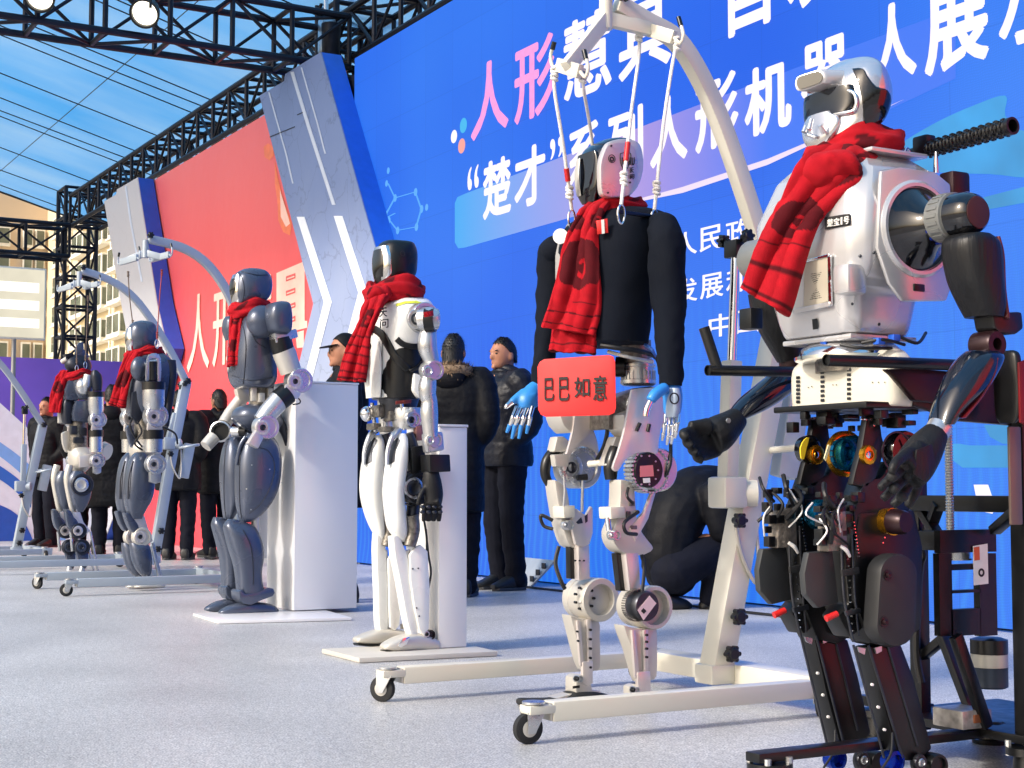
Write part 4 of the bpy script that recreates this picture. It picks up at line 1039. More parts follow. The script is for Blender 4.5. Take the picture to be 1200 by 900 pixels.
for n_ in (0, 1):
    dx = .115 if n_ else -.115
    if n_: st = [(508, 292, 316, .03), (514, 285, 322, .06), (526, 279, 328, .088), (545, 275.5, 330, .1), (570, 275, 327, .1), (590, 276, 318, .088), (604, 279, 306, .06), (612, 281, 292, .03)]
    else: st = [(511, 270, 288, .03), (517, 264, 292, .06), (530, 259.5, 294, .088), (550, 257, 294, .1), (575, 258, 291, .1), (592, 259.5, 284, .088), (604, 261, 276, .06), (611, 263, 272, .03)]
    G.shell('thigh', M_SLATE, st, dx, 3.0, keep=True)
    tq = G.last; par = G.lo; oo = 0 if n_ else -18
    seam(G, [(286 + oo, 514), (282 + oo, 530), (280.5 + oo, 560), (281 + oo, 590), (283 + oo, 607)], r=.003)
    if n_: seam(G, [(300, 524), (314, 528), (322, 545), (318, 568), (306, 590), (292, 602)], r=.002)
    G.limb('thigh_ridge', M_SILVM if 0 else M_SLATE, [(288, 512, dx + .04, 2.5), (281, 524, dx + .03, 2.6), (277.5, 545, dx + .02, 1.5)] if n_ else [(276, 514, dx + .04, 2.5), (268, 524, dx + .03, 2.6), (262, 545, dx + .02, 1.5)], n=10)
    if n_: 
        for x, y in ((295, 545), (289, 573), (316, 550), (294, 597)): G.decal('screw', M_SILV, [(x - 1, y), (x, y - 1), (x + 1, y), (x, y + 1)], .002, par, tree=tq)
    if n_: G.limb('knee_link', M_SILVM, [(299, 600, dx, 6), (300, 625, dx, 5)], n=12)
    o = 0 if n_ else -15.5
    if n_: st = [(608, 267, 273, .02), (613, 263, 290, .045), (618, 261.5, 299, .06), (628, 263.5, 305, .078), (642, 267, 309, .083), (656, 271.5, 309, .078), (670, 274.5, 307, .07), (684, 276, 308, .066), (697, 277, 312, .06)]
    else: st = [(606, 250, 257, .02), (611, 248, 268, .045), (616, 247.5, 280, .06), (628, 250.5, 285, .078), (642, 254, 288, .083), (656, 257, 288, .078), (670, 258.5, 286, .07), (684, 259, 287, .066), (692, 259.5, 290, .06)]
    G.shell('shin', M_SLATE, st, dx, 3.0, keep=True); seam(G, [(285 + (0 if n_ else -15), 621), (294 + (0 if n_ else -15), 640), (297 + (0 if n_ else -15), 665), (297 + (0 if n_ else -15), 685)], r=.0025)
    y_ = 0 if n_ else -2
    G.plate('knee_cap', M_SLATE, [(261.5 + o, 617 + y_), (264 + o, 611 + y_), (268 + o, 607.5 + y_), (273 + o, 609 + y_), (277 + o, 614 + y_), (282 + o, 618 + y_), (276 + o, 624 + y_), (268 + o, 626 + y_), (263 + o, 624 + y_)], dx - .06, .10, .016)
    y_ = 0 if n_ else -5
    G.plate('ankle_cuff', M_SLATE, [(270 + o, 692 + y_), (273 + o, 689 + y_), (277 + o, 694 + y_), (290 + o, 693 + y_), (304 + o, 687 + y_), (310 + o, 688 + y_), (312 + o, 693 + y_), (309 + o, 697 + y_), (298 + o, 701 + y_), (284 + o, 707 + y_), (276 + o, 706 + y_), (271 + o, 700 + y_)], dx - .07, .14, .007)
    G.limb('ankle', M_MECH, [(294 + o, 698, dx, 8), (294 + o, 711 - (3 if not n_ else 0), dx, 9)], sub=1, n=16)
    if n_: G.foot('foot', M_SLATE, [(257, 719, 716, .02), (261, 720.5, 713.5, .035), (272, 721.5, 708.5, .05), (290, 721.5, 705, .055), (305, 721.5, 705.5, .052), (318, 721, 708, .048), (324.5, 720, 713, .03)], dx)
    else: G.foot('foot', M_SLATE, [(240.5, 715.5, 712.5, .02), (244, 716.5, 710, .035), (255, 717.5, 704.5, .05), (272, 718, 701, .055), (288, 718, 701.5, .052), (300, 717.5, 704, .048), (306, 716.5, 709, .03)], dx)
sc = thing('red_scarf', G.P(292, 360, 0), 'dark red scarf hanging straight down the slate grey robot with silver forearms', 'scarf', 'red scarves worn by the robots')
wrap('neck_wrap', sc, G.P(293, 361, 0), .095, .10, .03, .042, seed=9, dip=.03)
q_ = lambda u, v: cloud(u, v * 2.8, .5, .8, .34) or cloud(u, v * 2.8, .55, 1.9, .3) or (v > .8 and abs((v * 30) % 2 - 1) < .25)
tail('tail', sc, [(276, 361, 290, 360, .02), (271, 370, 285, 371, .04), (269, 390, 283, 392, .05), (267, 412, 282, 412, .05), (266, 429, 281, 428, .05)], G.P(276, 395, .0), (.7, -.7, 0), .022, fold=.012, nf=1.8, seed=3, prnt=q_)

# ================================================================== wheeled hoists (patient-lift style)
def caster(t, p, r=.042, yaw=.4, m=None, low=False):
    """swivel caster whose wheel touches the floor at p"""
    p = V((p[0], p[1], 0)); ax = V((cos(yaw), sin(yaw), 0)); fw = V((-sin(yaw), cos(yaw), 0))
    c = p + V((0, 0, r)) + fw * .02
    w = obj('wheel', MB().lathe(c - ax * .013, ax, [(0, r * .8), (.003, r), (.023, r), (.026, r * .8)], 24), M_RUB, t)
    obj('wheel_hub', MB().lathe(c - ax * .016, ax, [(0, r * .3), (.004, r * .62), (.028, r * .62), (.032, r * .3)], 20), M_SILVM, w)
    q = MB()
    for s in (-1, 1):
        q.prism([c + ax * (s * .02) + v for v in (V((0, 0, -.012)) + fw * .012, V((0, 0, -.012)) - fw * .012, V((0, 0, r * 1.1)) - fw * .045, V((0, 0, r * 1.1)) + fw * .012)], ax * (.003 * s))
    q.box(c - fw * .018 + V((0, 0, r * 1.13)), (.05, .05, .006)); obj('fork', q, M_SILV, t, .001)
    obj('swivel', MB().lathe(c - fw * .018 + V((0, 0, r * 1.2)), (0, 0, 1), [(0, .026), (.008, .028), (.012, .024), (.016, .032), (.022, .032)], 20), M_SILV, t)
def knob(t, p, ax=(1, 0, 0), r=.024):
    ax = V(ax).normalized(); p = V(p); d, u, w = frame(ax); q = MB()
    q.lathe(p, ax, [(0, r * .5), (.018, r * .5), (.018, r * .85), (.022, r * .95), (.04, r * .95), (.045, r * .7)], 20)
    for i in range(6):
        a = pi * i / 3; q.cyl(p + ax * .02 + (u * cos(a) + w * sin(a)) * r * .9, p + ax * .042 + (u * cos(a) + w * sin(a)) * r * .9, r * .32, n=10)
    obj('knob', q, M_BLK, t)
def gantry(label, m, Xn, Xf, Yfr, Ybk, Xm, mast, boom, act, motor_px, box_px, hook, leg_z=.085, leg_h=.055, leg_w=.06, k=1.0):
    """U-shaped base on casters, leaning mast, curved boom, lifting actuator, spreader with hooks"""
    t = thing('hoist_gantry', (Xm, (Yfr + Ybk) / 2, 0), label, 'hoist', 'wheeled hoist gantries')
    for X in (Xn, Xf):
        obj('base_leg', MB().bb((X - leg_w / 2, Yfr, leg_z - leg_h / 2), (X + leg_w / 2, Ybk, leg_z + leg_h / 2)), m, t, .006)
        obj('end_cap', MB().bb((X - leg_w / 2 + .004, Yfr - .008, leg_z - leg_h / 2 + .004), (X + leg_w / 2 - .004, Yfr - .001, leg_z + leg_h / 2 - .004)), M_SILVM, t, .002)
        obj('caster_plate', MB().bb((X - .03, Yfr - .075, leg_z - .004), (X + .03, Yfr + .01, leg_z + .02)), m, t, .004)
        caster(t, (X, Yfr - .045), yaw=.5 + X); caster(t, (X, Ybk + .03), yaw=1.2 + X, r=.05)
    obj('cross_beam', MB().bb((Xf - leg_w / 2, Ybk - .002, leg_z - leg_h / 2 - .006), (Xn + leg_w / 2, Ybk + .1, leg_z + leg_h / 2 + .006)), m, t, .006)
    mp = [onX(x, y, Xm) for x, y in mast]; mp[0].z = max(mp[0].z, leg_z)
    obj('mast', MB().bar(mp, .085 * k, .082 * k), m, t, .006)
    foot = mp[0]; obj('mast_socket', MB().bb(foot - V((.05, .05, .03)), foot + V((.05, .05, .035))), m, t, .01)
    dm = (mp[-1] - mp[0]).normalized()
    for f in (.06, .16): knob(t, mp[0] + dm * ((mp[-1] - mp[0]).length * f) + V((.04 * k, 0, 0)))
    bp = [onX(x, y, Xm) for x, y in crom(boom, 6)]
    obj('boom', MB().bar(bp, .05 * k, .058 * k), m, t, .005)
    knob(t, bp[0] + V((.03 * k, 0, 0))); knob(t, bp[-1] + V((.02, 0, .02)), r=.02)
    if act:
        a = onX(*act[0], Xm + .0); b = onX(*act[1], Xm + .0)
        d = (b - a)
        obj('actuator_tube', MB().beam(a, a + d * .55, .05 * k, .055 * k), m, t, .006)
        obj('actuator_rod', MB().tube([a + d * .53, b], .016 * k, 16), M_CHROME, t)
        obj('rod_clamp', MB().box(b, (.07, .05, .06)), M_BLK, t, .006)
        for s in (-1, 1): knob(t, b + V((.035 * s, 0, .03)), (s, 0, .2), .02)
    c = onX(*motor_px, Xm + .02)
    obj('motor_housing', MB().bb(c + V((-.05, -.06, -.05)) * k, c + V((.05, .035, .055)) * k), m, t, .012)
    obj('motor_drum', MB().lathe(c + V((-.02, .0, .0)), (.5, .85, 0), [(0, .045 * k), (.1 * k, .045 * k), (.11 * k, .03 * k), (.112 * k, .001)], 24), m, t)
    knob(t, c + V((.03, -.01, -.09)) * k, r=.022 * k)
    a, b = [onX(x, y, Xm + .0) for x, y in box_px]
    d = (b - a).normalized()
    obj('control_box', MB().beam(a + V((0, .05, 0)), b + V((0, .05, 0)), .09 * k, .055 * k), mat('control_grey', (176, 184, 190), .4, .1), t, .01)
    obj('push_handle', MB().tube([V(p) for p in crom([tuple(mp[0].lerp(mp[-1], .62) + V(v)) for v in ((-.0, .03, 0), (-.17, .05, .01), (-.18, .16, .03), (0, .18, .03), (.18, .16, .03), (.17, .05, .01), (0, .03, 0))], 5)], .012, 10), m, t)
    cb = [tuple(c + V(v)) for v in ((.02, 0, -.08), (.03, .02, -.2), (.03, .08, -.3), (.02, .1, -.22), (.0, .1, -.05))]
    obj('coiled_cable', MB().tube([V(p) for p in crom(cb, 8)], .007 * k, 8), M_SILVM, t)
    # spreader
    jp = bp[-1]
    return t, jp
def hook_set(t, m, joint, ends, plates):
    for e in ends: obj('spreader_arm', MB().beam(joint, e, .028, .04), m, t, .004)
    obj('spreader_pivot', MB().cyl(joint + V((0, 0, -.05)), joint + V((0, 0, .05)), .026), m, t)
def rope(name, label, pts, r=.006, m=None, red=None):
    P = [V(p) for p in crom([tuple(p) for p in pts], 6)]
    m = m or mat('rope_white', (222, 220, 214), .8, var=.08, scale=60, bump=.6, bscale=300)
    t = thing(name, P[-1], label, 'rope', 'lifting ropes')
    obj('cord', MB().tube(P, r, 8), m, t)
    for f in (.12, .93):
        c = P[int(f * (len(P) - 1))]; q = MB()
        for i in range(4): q.torus(c + V((0, 0, .011 * (i - 1.5))), V((.3 * (-1) ** i, .25, 1)), r * 1.5, r * .9, 14, 8)
        obj('knot', q, m, t)
    if red:
        a = P[int(red[0] * (len(P) - 1))]; b = P[int(red[1] * (len(P) - 1))]
        obj('red_sleeve', MB().cyl(a, b, r * 1.5, n=10), M_REDK, t)
    c = P[-1]; q = MB(); k = 16
    q.tube([c + V((0, cos(2 * pi * i / k) * .013, -.03 + sin(2 * pi * i / k) * .03)) for i in range(k + 1)], .0035, 8)
    obj('carabiner', q, M_CHROME, t)
    return t
# ---- large cream gantry of the near suspended robot
XM = -4.10
ga, jp = gantry('cream wheeled hoist gantry carrying the robot in black shirt', M_CREAM, -3.66, -4.60, 2.22, 3.18, XM,
    [(838, 792), (865, 640), (915, 375)], [(915, 375), (893, 290), (866, 205), (842, 138), (816, 82), (790, 45), (757, 26), (722, 5)],
    [(852, 585), (862, 292)], (856, 578), [(905, 560), (925, 430)], None)
pv = onX(710, 22, XM)
e1 = onX(664, 80, XM + .05); e2 = onX(768, 36, XM + .02)
def spreader(t, m, pv, e1, e2, h1, h2):
    obj('spreader_pivot', MB().cyl(pv + V((0, 0, -.035)), pv + V((0, 0, .09)), .022), m, t)
    for e, hs in ((e1, h1), (e2, h2)):
        obj('spreader_arm', MB().beam(pv, e, .03, .046), m, t, .004)
        a, b = hs
        obj('spreader_bar', MB().beam(a, b, .022, .045), m, t, .004)
        for p, s in ((a, -1), (b, 1)):
            d = (b - a).normalized() * s
            obj('hook', MB().tube([V(x) for x in crom([tuple(p), tuple(p + d * .03 - V((0, 0, .012))), tuple(p + d * .045 + V((0, 0, .02))), tuple(p + d * .03 + V((0, 0, .055)))], 5)], .006, 8), m, t)
            obj('hook_tip', MB().cyl(p + d * .034 + V((0, 0, .045)), p + d * .022 + V((0, 0, .072)), .008, n=10), M_BLK, t)
h1 = (onX(654, 76, XM - .02), onX(680, 84, XM + .10)); h2 = (onX(748, 31, XM - .04), onX(790, 44, XM + .12))
spreader(ga, M_CREAM, pv, e1, e2, h1, h2)
rope('lifting_rope', 'white rope with red sleeve from spreader to the far shoulder of the black shirt robot', [onX(650, 82, XM - .03), onX(650, 107, XM - .03), onX(660, 170, XM - .06), onX(670, 246, XM - .12)], red=(.79, .87))
rope('lifting_rope', 'white rope passing behind the helmet of the black shirt robot', [onX(683, 86, XM + .08), onX(684, 105, XM + .06), onX(693, 160, XM - .1), onX(700, 240, XM - .15)])
rope('lifting_rope', 'white rope with red sleeve passing in front of the lettered helmet', [onX(748, 36, XM), onX(749, 62, XM), onX(740, 130, XM + .1), onX(728, 240, XM + .16)], red=(.80, .88))
rope('lifting_rope', 'white rope hooked to the rear near shoulder of the black shirt robot', [onX(795, 48, XM + .12), onX(789, 70, XM + .12), onX(777, 150, XM + .12), onX(767, 246, XM + .12)])
obj('lifting_bar', MB().beam(onX(724, 248, XM + .16), onX(766, 254, XM + .12), .012, .012), M_BLK, ga, .002)
# ---- three grey gantries further along
def far_gantry(label, Xm, robotX, fpx, bpx, mast, boom, act, mot, box, sp=True, z=.085):
    Yf = onZ(*fpx).y; Yb = onZ(*bpx).y
    t, jp = gantry(label, M_GREYP, robotX + .42, robotX - .42, Yf, Yb, Xm, mast, boom, act, mot, box, None)
    if sp:
        pv = jp + V((0, -.02, -.1))
        e1 = pv + V((-.06, -.10, -.05)); e2 = pv + V((.06, .09, -.03))
        spreader(t, M_GREYP, pv, e1, e2, (e1 + V((-.14, -.02, 0)), e1 + V((.14, .02, 0))), (e2 + V((-.14, -.02, 0)), e2 + V((.14, .02, 0))))
    return t
far_gantry('grey wheeled hoist gantry holding the robot beside the red backdrop', -10.5, -10.5, (112, 704), (262, 690),
    [(268, 688), (290, 560), (300, 470)], [(300, 470), (285, 400), (270, 350), (245, 312), (215, 291), (174, 280)], None, (292, 540), [(305, 560), (312, 480)])
far_gantry('grey wheeled hoist gantry whose mast rises beside the white chevron column', -13.0, -13.2, (37, 690), (205, 676),
    [(180, 664), (196, 560), (218, 447)], [(218, 447), (200, 412), (178, 376), (155, 347), (128, 328), (96, 317)], [(196, 520), (214, 455)], (199, 520), [(208, 560), (216, 520)])
far_gantry('grey wheeled hoist gantry with black handle in front of the printed board', -15.6, -15.6, (-90, 672), (66, 660),
    [(19, 650), (34, 570), (50, 498)], [(50, 498), (22, 455), (0, 426), (-30, 398), (-70, 380)], [(27, 568), (29, 482)], (25, 570), [(43, 575), (50, 545)], sp=False)
# ================================================================== two suspended slate robots
def jarm(T, px, ys, dx, r, m=M_SILV):
    """bare arm hanging straight down: ys = cuff, tube, elbow, cuff, tube, wrist, end"""
    T.limb('arm_band', M_BLK, [(px, ys[0], dx, r * 1.05), (px, ys[0] + r * .7, dx, r * 1.05)], sub=1, n=26)
    T.limb('upper_arm', m, [(px, ys[0] + r * .7, dx, r), (px, ys[1], dx, r * .98), (px, ys[2] - r * .6, dx, r * .8)], sub=1, n=26)
    T.motor(px, ys[2], dx + .05, r * 1.06, .09, m, M_ALU, 'elbow_joint', .2, 10)
    T.plate('elbow_bracket', M_ALU, [(px - r * .6, ys[2] + r * .4), (px + r * .6, ys[2] + r * .4), (px + r * .7, ys[3]), (px - r * .7, ys[3])], dx + .01, .035, .004)
    T.limb('forearm_band', M_BLK, [(px, ys[3] - 1, dx, r * .92), (px, ys[3] + r * .75, dx, r * .92)], sub=1, n=26)
    T.limb('forearm', m, [(px, ys[3] + r * .7, dx, r * .82), (px, ys[4], dx, r * .8)], sub=1, n=26)
    T.motor(px, ys[5], dx + .05, r * .92, .08, m, M_ALU, 'wrist_joint', .25, 8)
    T.plate('wrist_bracket', m, [(px - r * .5, ys[5] + r * .4), (px + r * .55, ys[5] + r * .4), (px + r * .5, ys[6] - 2), (px, ys[6]), (px - r * .5, ys[6] - 2)], dx - .01, .045, .008)
T = Bot('humanoid_robot', 'slate grey humanoid robot with open shoulder bracket hanging beside the red backdrop', 'robot', -10.5, 3.04)
T.shell('head', M_SLATE, [(376, 164, 174, .02), (378.5, 156, 180, .06), (384, 151, 183.5, .088), (394, 149, 185, .096), (403, 150, 184, .092), (410, 152, 178, .075), (414, 155, 171, .05)], 0, 2.4)
T.shell('face_plate', M_CHROME, [(385, 148.5, 157, .04), (393, 146.5, 159, .055), (403, 147, 158, .055), (411, 150, 158, .04)], 0, 2.3)
T.limb('neck', M_DKMET, [(170, 408, 0, 9), (172, 420, 0, 10)], sub=1)
T.shell('torso', M_SLATE, [(413, 166, 188, .07), (417, 158, 196, .13), (426, 152.5, 203, .165), (442, 148, 205, .172), (458, 146, 204, .165), (476, 147, 200, .15), (488, 150, 195, .135)], 0, 3.0)
T.shell('side_guard', M_SLATE2, [(422, 193, 206, .03), (440, 195, 207, .04), (470, 193, 203, .04), (500, 190, 198, .03)], .13, 2.5)
T.plate('flank', M_SLATE2, [(154, 460), (166, 455), (168, 486), (160, 498), (152, 488)], .10, .03, .006)
for a in (-1, 1): T.plate('shoulder_bracket', M_SILV, crom([(170, 446), (171, 424), (174, 416), (182, 414), (188, 420), (188, 446), (184, 446), (184, 424), (181, 420), (176, 421), (174, 426), (174, 446), (170, 446)], 2)[:-1], .25 + .035 * a, .012, .002)
T.limb('shoulder_core', M_BLK, [(179, 424, .26, 6), (179, 446, .26, 6.5)], n=16)
T.limb('shoulder_cap', M_SILV, [(172, 425, .25, 3), (186, 424, .25, 3)], sub=1, n=12)
T.ob('shoulder_ball', MB().ell(T.P(163, 432, .18), (.05, .06, .085)), M_SLATE)
jarm(T, 180, (448, 474, 488, 505, 530, 544, 567), .26, 12.8)
jarm(T, 152, (452, 476, 490, 506, 530, 544, 560), -.26, 11.5)
T.limb('waist', M_MECH, [(172, 484, 0, 14), (170, 516, 0, 13)], sub=1, n=22)
for pts in ([(158, 486, .1), (152, 498, .14), (158, 512, .14), (168, 526, .1)], [(160, 492, .12), (166, 506, .15), (158, 520, .13), (172, 530, .1)], [(190, 500, .2), (205, 508, .18), (208, 520, .12)]): T.cable(pts, .007)
T.plate('hip_lever', M_SLATE, crom([(146, 502), (151, 498), (158, 515), (162, 526), (157, 530), (150, 520), (146, 502)], 2)[:-1], .0, .05, .01)
T.shell('pelvis', M_SILVM, [(514, 160, 186, .07), (522, 152, 190, .12), (532, 152, 188, .12), (542, 158, 180, .08)], 0, 2.4)
def tleg(near):
    dx = .11 if near else -.11; o = 0 if near else -9.5; oy = 0 if near else -2
    T.shell('thigh', M_SLATE, [(530, 158 + o, 169 + o, .04), (538, 151.5 + o, 175 + o, .07), (552, 147.5 + o, 180 + o, .09), (570, 145.5 + o, 181 + o, .095), (585, 145 + o, 178 + o, .088), (598, 147.5 + o, 171 + o, .07), (608, 152 + o, 166 + o, .045)], dx, 3.0)
    T.limb('thigh_seam', M_SLATE2, [(156 + o, 540, dx + .06, .8), (151 + o, 560, dx + .07, .8), (150 + o, 585, dx + .07, .8)], n=6)
    T.plate('knee_guard', M_SLATE, crom([(142 + o, 601 + oy), (148 + o, 601 + oy), (154 + o, 609 + oy), (159 + o, 618 + oy), (154 + o, 625 + oy), (147 + o, 616 + oy), (142 + o, 601 + oy)], 2)[:-1], dx - .05, .09, .014)
    T.plate('knee_bracket', M_ALU, [(156 + o, 606), (168 + o, 604), (172 + o, 618), (178 + o, 634), (172 + o, 638), (158 + o, 630), (154 + o, 618)], dx + .0, .03, .006)
    T.motor(164 + o, 629, dx + .05, 11, .07, M_SILVM, M_ALU, 'knee_joint', .24, 8)
    T.shell('calf', M_SLATE, [(636, 152 + o, 172 + o, .04), (642, 152 + o, 176 + o, .06), (654, 154 + o, 178 + o, .068), (665, 158 + o, 178 + o, .06), (672, 163 + o, 177 + o, .05), (675.5, 167 + o, 175 + o, .03)], dx, 2.5)
    T.limb('ankle_rod', M_SILV, [(179 + o, 636, dx - .02, 1.6), (191 + o, 686, dx - .02, 1.5)], sub=1, n=8); T.limb('ankle_rod', M_SILV, [(178 + o, 640, dx + .04, 1.6), (188 + o, 684, dx + .04, 1.5)], sub=1, n=8)
    T.plate('ankle_fork', M_SILVM, [(170 + o, 674), (178 + o, 674), (180 + o, 686), (168 + o, 687)], dx - .02, .04, .004)
    T.motor(174 + o, 683, dx + .04, 4, .04, M_SILV, M_SILV, 'ankle_joint', .4, 0)
    T.foot('foot', M_SILVM, [(158 + o, 688.5, 686.5, .02), (163 + o, 689, 685, .04), (176 + o, 689, 684, .045), (190 + o, 688.5, 684.5, .04), (193 + o, 688, 686, .02)], dx)
tleg(True); tleg(False)
T.cable([(168, 620, .13), (176, 624, .15), (177, 632, .14), (172, 636, .12)], .004)
sc = thing('red_scarf', T.P(168, 414, 0), 'red scarf on the hanging robot with the open shoulder bracket', 'scarf', 'red scarves worn by the robots')
wrap('neck_wrap', sc, T.P(169, 413, 0), .10, .10, .034, .036, seed=31, dip=.03)
tail('tail', sc, [(152, 412, 166, 412, .02), (146, 422, 160, 424, .04), (137, 445, 152, 448, .045), (131, 462, 148, 466, .045), (128, 474, 146, 478, .045)], T.P(150, 440, .05), (.6, -.8, 0), .024, fold=.014, nf=1.8, seed=6, prnt=lambda u, v: cloud(u, v * 2.4, .5, 1.2, .35) or (v > .8 and abs((v * 26) % 2 - 1) < .25))
jt = onX(172, 284, -10.5)
M_ROPEK = mat('rope_red', (150, 60, 56), .7, var=.1)
rope('lifting_rope', 'thin red rope down to the near shoulder of the hanging robot by the red backdrop', [onX(190, 316, -10.35), onX(187, 350, -10.32), onX(184, 398, -10.3)], .004, M_ROPEK)
rope('lifting_rope', 'thin dark rope passing in front of the white chevron column', [onX(150, 318, -10.6), onX(152, 350, -10.62), onX(156, 382, -10.62)], .004, mat('rope_brown', (112, 96, 84), .7))
# ---- skeletal one
K = Bot('humanoid_robot', 'smaller skeletal grey humanoid robot with finned head hanging before the purple wall', 'robot', -13.2, 3.3)
K.shell('head', M_SLATE2, [(417, 84, 98, .03), (420, 79, 103, .06), (427, 76, 107, .085), (433, 78, 106, .08), (438, 83, 102, .05)], 0, 2.3)
K.plate('head_fin', M_SLATE, [(86, 419), (88, 408), (91, 402), (96.5, 401), (97, 410), (104, 418), (98, 422)], -.02, .04, .006)
K.plate('eye_bar', M_BLK, [(73, 416), (82, 414), (84, 418), (75, 421)], -.06, .10, .004)
K.limb('jaw', M_SILVM, [(73, 424, -.03, 3), (79, 420, .02, 3)], n=10)
K.limb('neck', M_DKMET, [(91, 434, 0, 8), (91, 444, 0, 9)], sub=1)
K.plate('chest', M_SLATE, [(80, 440), (98, 438), (101, 448), (93, 458), (85, 471), (71, 470), (70, 458), (74, 446)], -.09, .2, .02)
K.shell('upper_torso', M_SLATE, [(440, 82, 106, .11), (446, 78, 110, .14), (458, 80, 110, .14), (468, 84, 106, .12)], 0, 3.0)
K.shell('abdomen', M_SLATE2, [(466, 72, 86, .08), (474, 69, 86, .10), (488, 69, 85, .10), (497, 71, 84, .09)], -.03, 3.4)
K.plate('flank_box', M_SLATE, [(85, 470), (104, 470), (105, 492), (100, 496), (83, 494), (82, 486)], .02, .12, .016)
K.plate('vent_box', M_SILVM, [(67, 483), (77, 483), (78, 496), (67, 496)], -.06, .06, .008)
K.ob('shoulder_ball', MB().ell(K.P(97, 453, .17), (.06, .06, .075)), M_SILV)
K.limb('shoulder_cap', M_SILV, [(104, 440, .2, 6), (101, 452, .2, 6), (98, 460, .18, 4)], n=16)
K.shell('shoulder_case', M_SLATE2, [(434, 108, 114, .03), (440, 106, 119, .05), (450, 107, 120, .05), (458, 109, 119, .04)], .24, 2.6)
jarm(K, 112.5, (459, 480, 492, 505, 530, 540, 556), .24, 9.2)
jarm(K, 84, (462, 482, 494, 507, 530, 540, 552), -.24, 8.2)
K.limb('hip_motor', M_SILVM, [(120, 528, .12, 11), (126, 530, .16, 10)], n=20)
K.limb('waist', M_MECH, [(92, 492, 0, 10), (92, 528, 0, 11)], sub=1, n=22)
q = MB()
for x, y, w, h, dx in ((86, 504, 7, 10, .05), (97, 506, 8, 9, .08), (92, 516, 12, 7, .06)): q.box(K.P(x, y, dx), (.06, w * .0075, h * .0075))
K.ob('waist_frame', q, M_DKMET, bevel=.008)
K.plate('hip_lever', M_SILVM, crom([(71, 508), (78, 505), (82, 512), (80, 526), (76, 530), (72, 520), (71, 508)], 2)[:-1], -.1, .05, .012)
K.shell('pelvis', M_SILVM, [(524, 84, 104, .08), (532, 80, 110, .13), (544, 81, 108, .13), (553, 86, 100, .09)], 0, 2.5)
K.plate('pelvis_bracket', M_ALU, [(92, 535), (113, 530), (116, 546), (92, 548)], .14, .03, .006)
for near in (1, 0):
    dx = .11 if near else -.11; o = 0 if near else -15
    K.shell('thigh', M_SLATE, [(552, 84 + o, 98 + o, .05), (560, 79.5 + o, 104 + o, .07), (570, 79 + o, 107 + o, .075), (582, 82 + o, 106 + o, .065), (592, 85 + o, 102 + o, .05), (600, 89 + o, 97 + o, .03)], dx, 2.4)
    K.limb('thigh_bone', M_SILVM, [(82 + o, 545, dx - .02, 4), (79 + o, 560, dx - .02, 4.5), (81 + o, 580, dx - .02, 3.5), (85 + o, 600, dx - .02, 3)], n=12)
    if near:
        K.motor(95, 568, dx + .085, 13, .06, M_SLATE2, M_SILV, 'thigh_joint', .5, 0, mhub=M_SILVM); 
    K.plate('knee_guard', M_SLATE, crom([(74 + o, 597), (79 + o, 597), (84 + o, 606), (89 + o, 612), (84 + o, 622), (78 + o, 618), (75 + o, 608), (74 + o, 597)], 2)[:-1], dx - .05, .09, .014)
    K.plate('knee_bracket', M_ALU, [(84 + o, 600), (93 + o, 600), (97 + o, 612), (105 + o, 622), (98 + o, 628), (84 + o, 622)], dx, .03, .005)
    K.motor(91 + o, 622, dx + .05, 9, .06, M_SLATE2, M_ALU, 'knee_joint', .25, 8)
    K.motor(95 + o * .95, 641, dx + .04, 9, .06, M_SLATE2, M_SLATE, 'shin_joint', .3, 8)
    K.plate('shin_blade', M_SLATE, [(87 + o * .85, 646), (102 + o, 648), (101 + o, 662), (98 + o * .9, 667), (92 + o * .9, 662)], dx - .03, .06, .012)
    for a, b_, r in (((106 + o, 623), (115 + o, 671), 1.3), ((103 + o, 637), (110 + o, 671), 1.3), ((83 + o, 623), (85 + o, 646), 1.8)): K.limb('ankle_rod', M_SILV, [(a[0], a[1], dx, r), (b_[0], b_[1], dx, r)], sub=1, n=8)
    K.limb('ankle', M_SILV, [(97 + o, 662, dx, 3), (96 + o, 670, dx, 4)], n=10)
    K.foot('foot', M_SILVM, [(78 + o, 673, 671.5, .02), (84 + o, 673.5, 670, .04), (98 + o, 673.5, 669.5, .045), (112 + o, 673, 669.5, .04), (115 + o, 672.5, 671, .02)], dx)
sc = thing('red_scarf', K.P(88, 438, 0), 'dark red scarf on the skeletal grey robot before the purple wall', 'scarf', 'red scarves worn by the robots')
wrap('neck_wrap', sc, K.P(92, 439, 0), .13, .12, .035, .034, seed=41, dip=.03)
tail('tail', sc, [(72, 434, 80, 434, .02), (66, 444, 77, 446, .04), (60, 462, 72, 466, .045), (57, 483, 70, 484, .045)], K.P(72, 460, .0), (.6, -.8, 0), .024, fold=.014, nf=1.6, seed=8, prnt=lambda u, v: cloud(u, v * 2.4, .5, 1.2, .35))
rope('lifting_rope', 'thin brown rope holding the head of the skeletal grey robot', [onX(88, 345, -13.1), onX(89, 380, -13.1), onX(90, 428, -13.1)], .004, MATS['rope_brown'])
rope('lifting_rope', 'second thin brown rope above the skeletal grey robot in front of the building', [onX(103, 346, -13.1), onX(102, 380, -13.1), onX(100, 424, -13.1)], .004, MATS['rope_brown'])
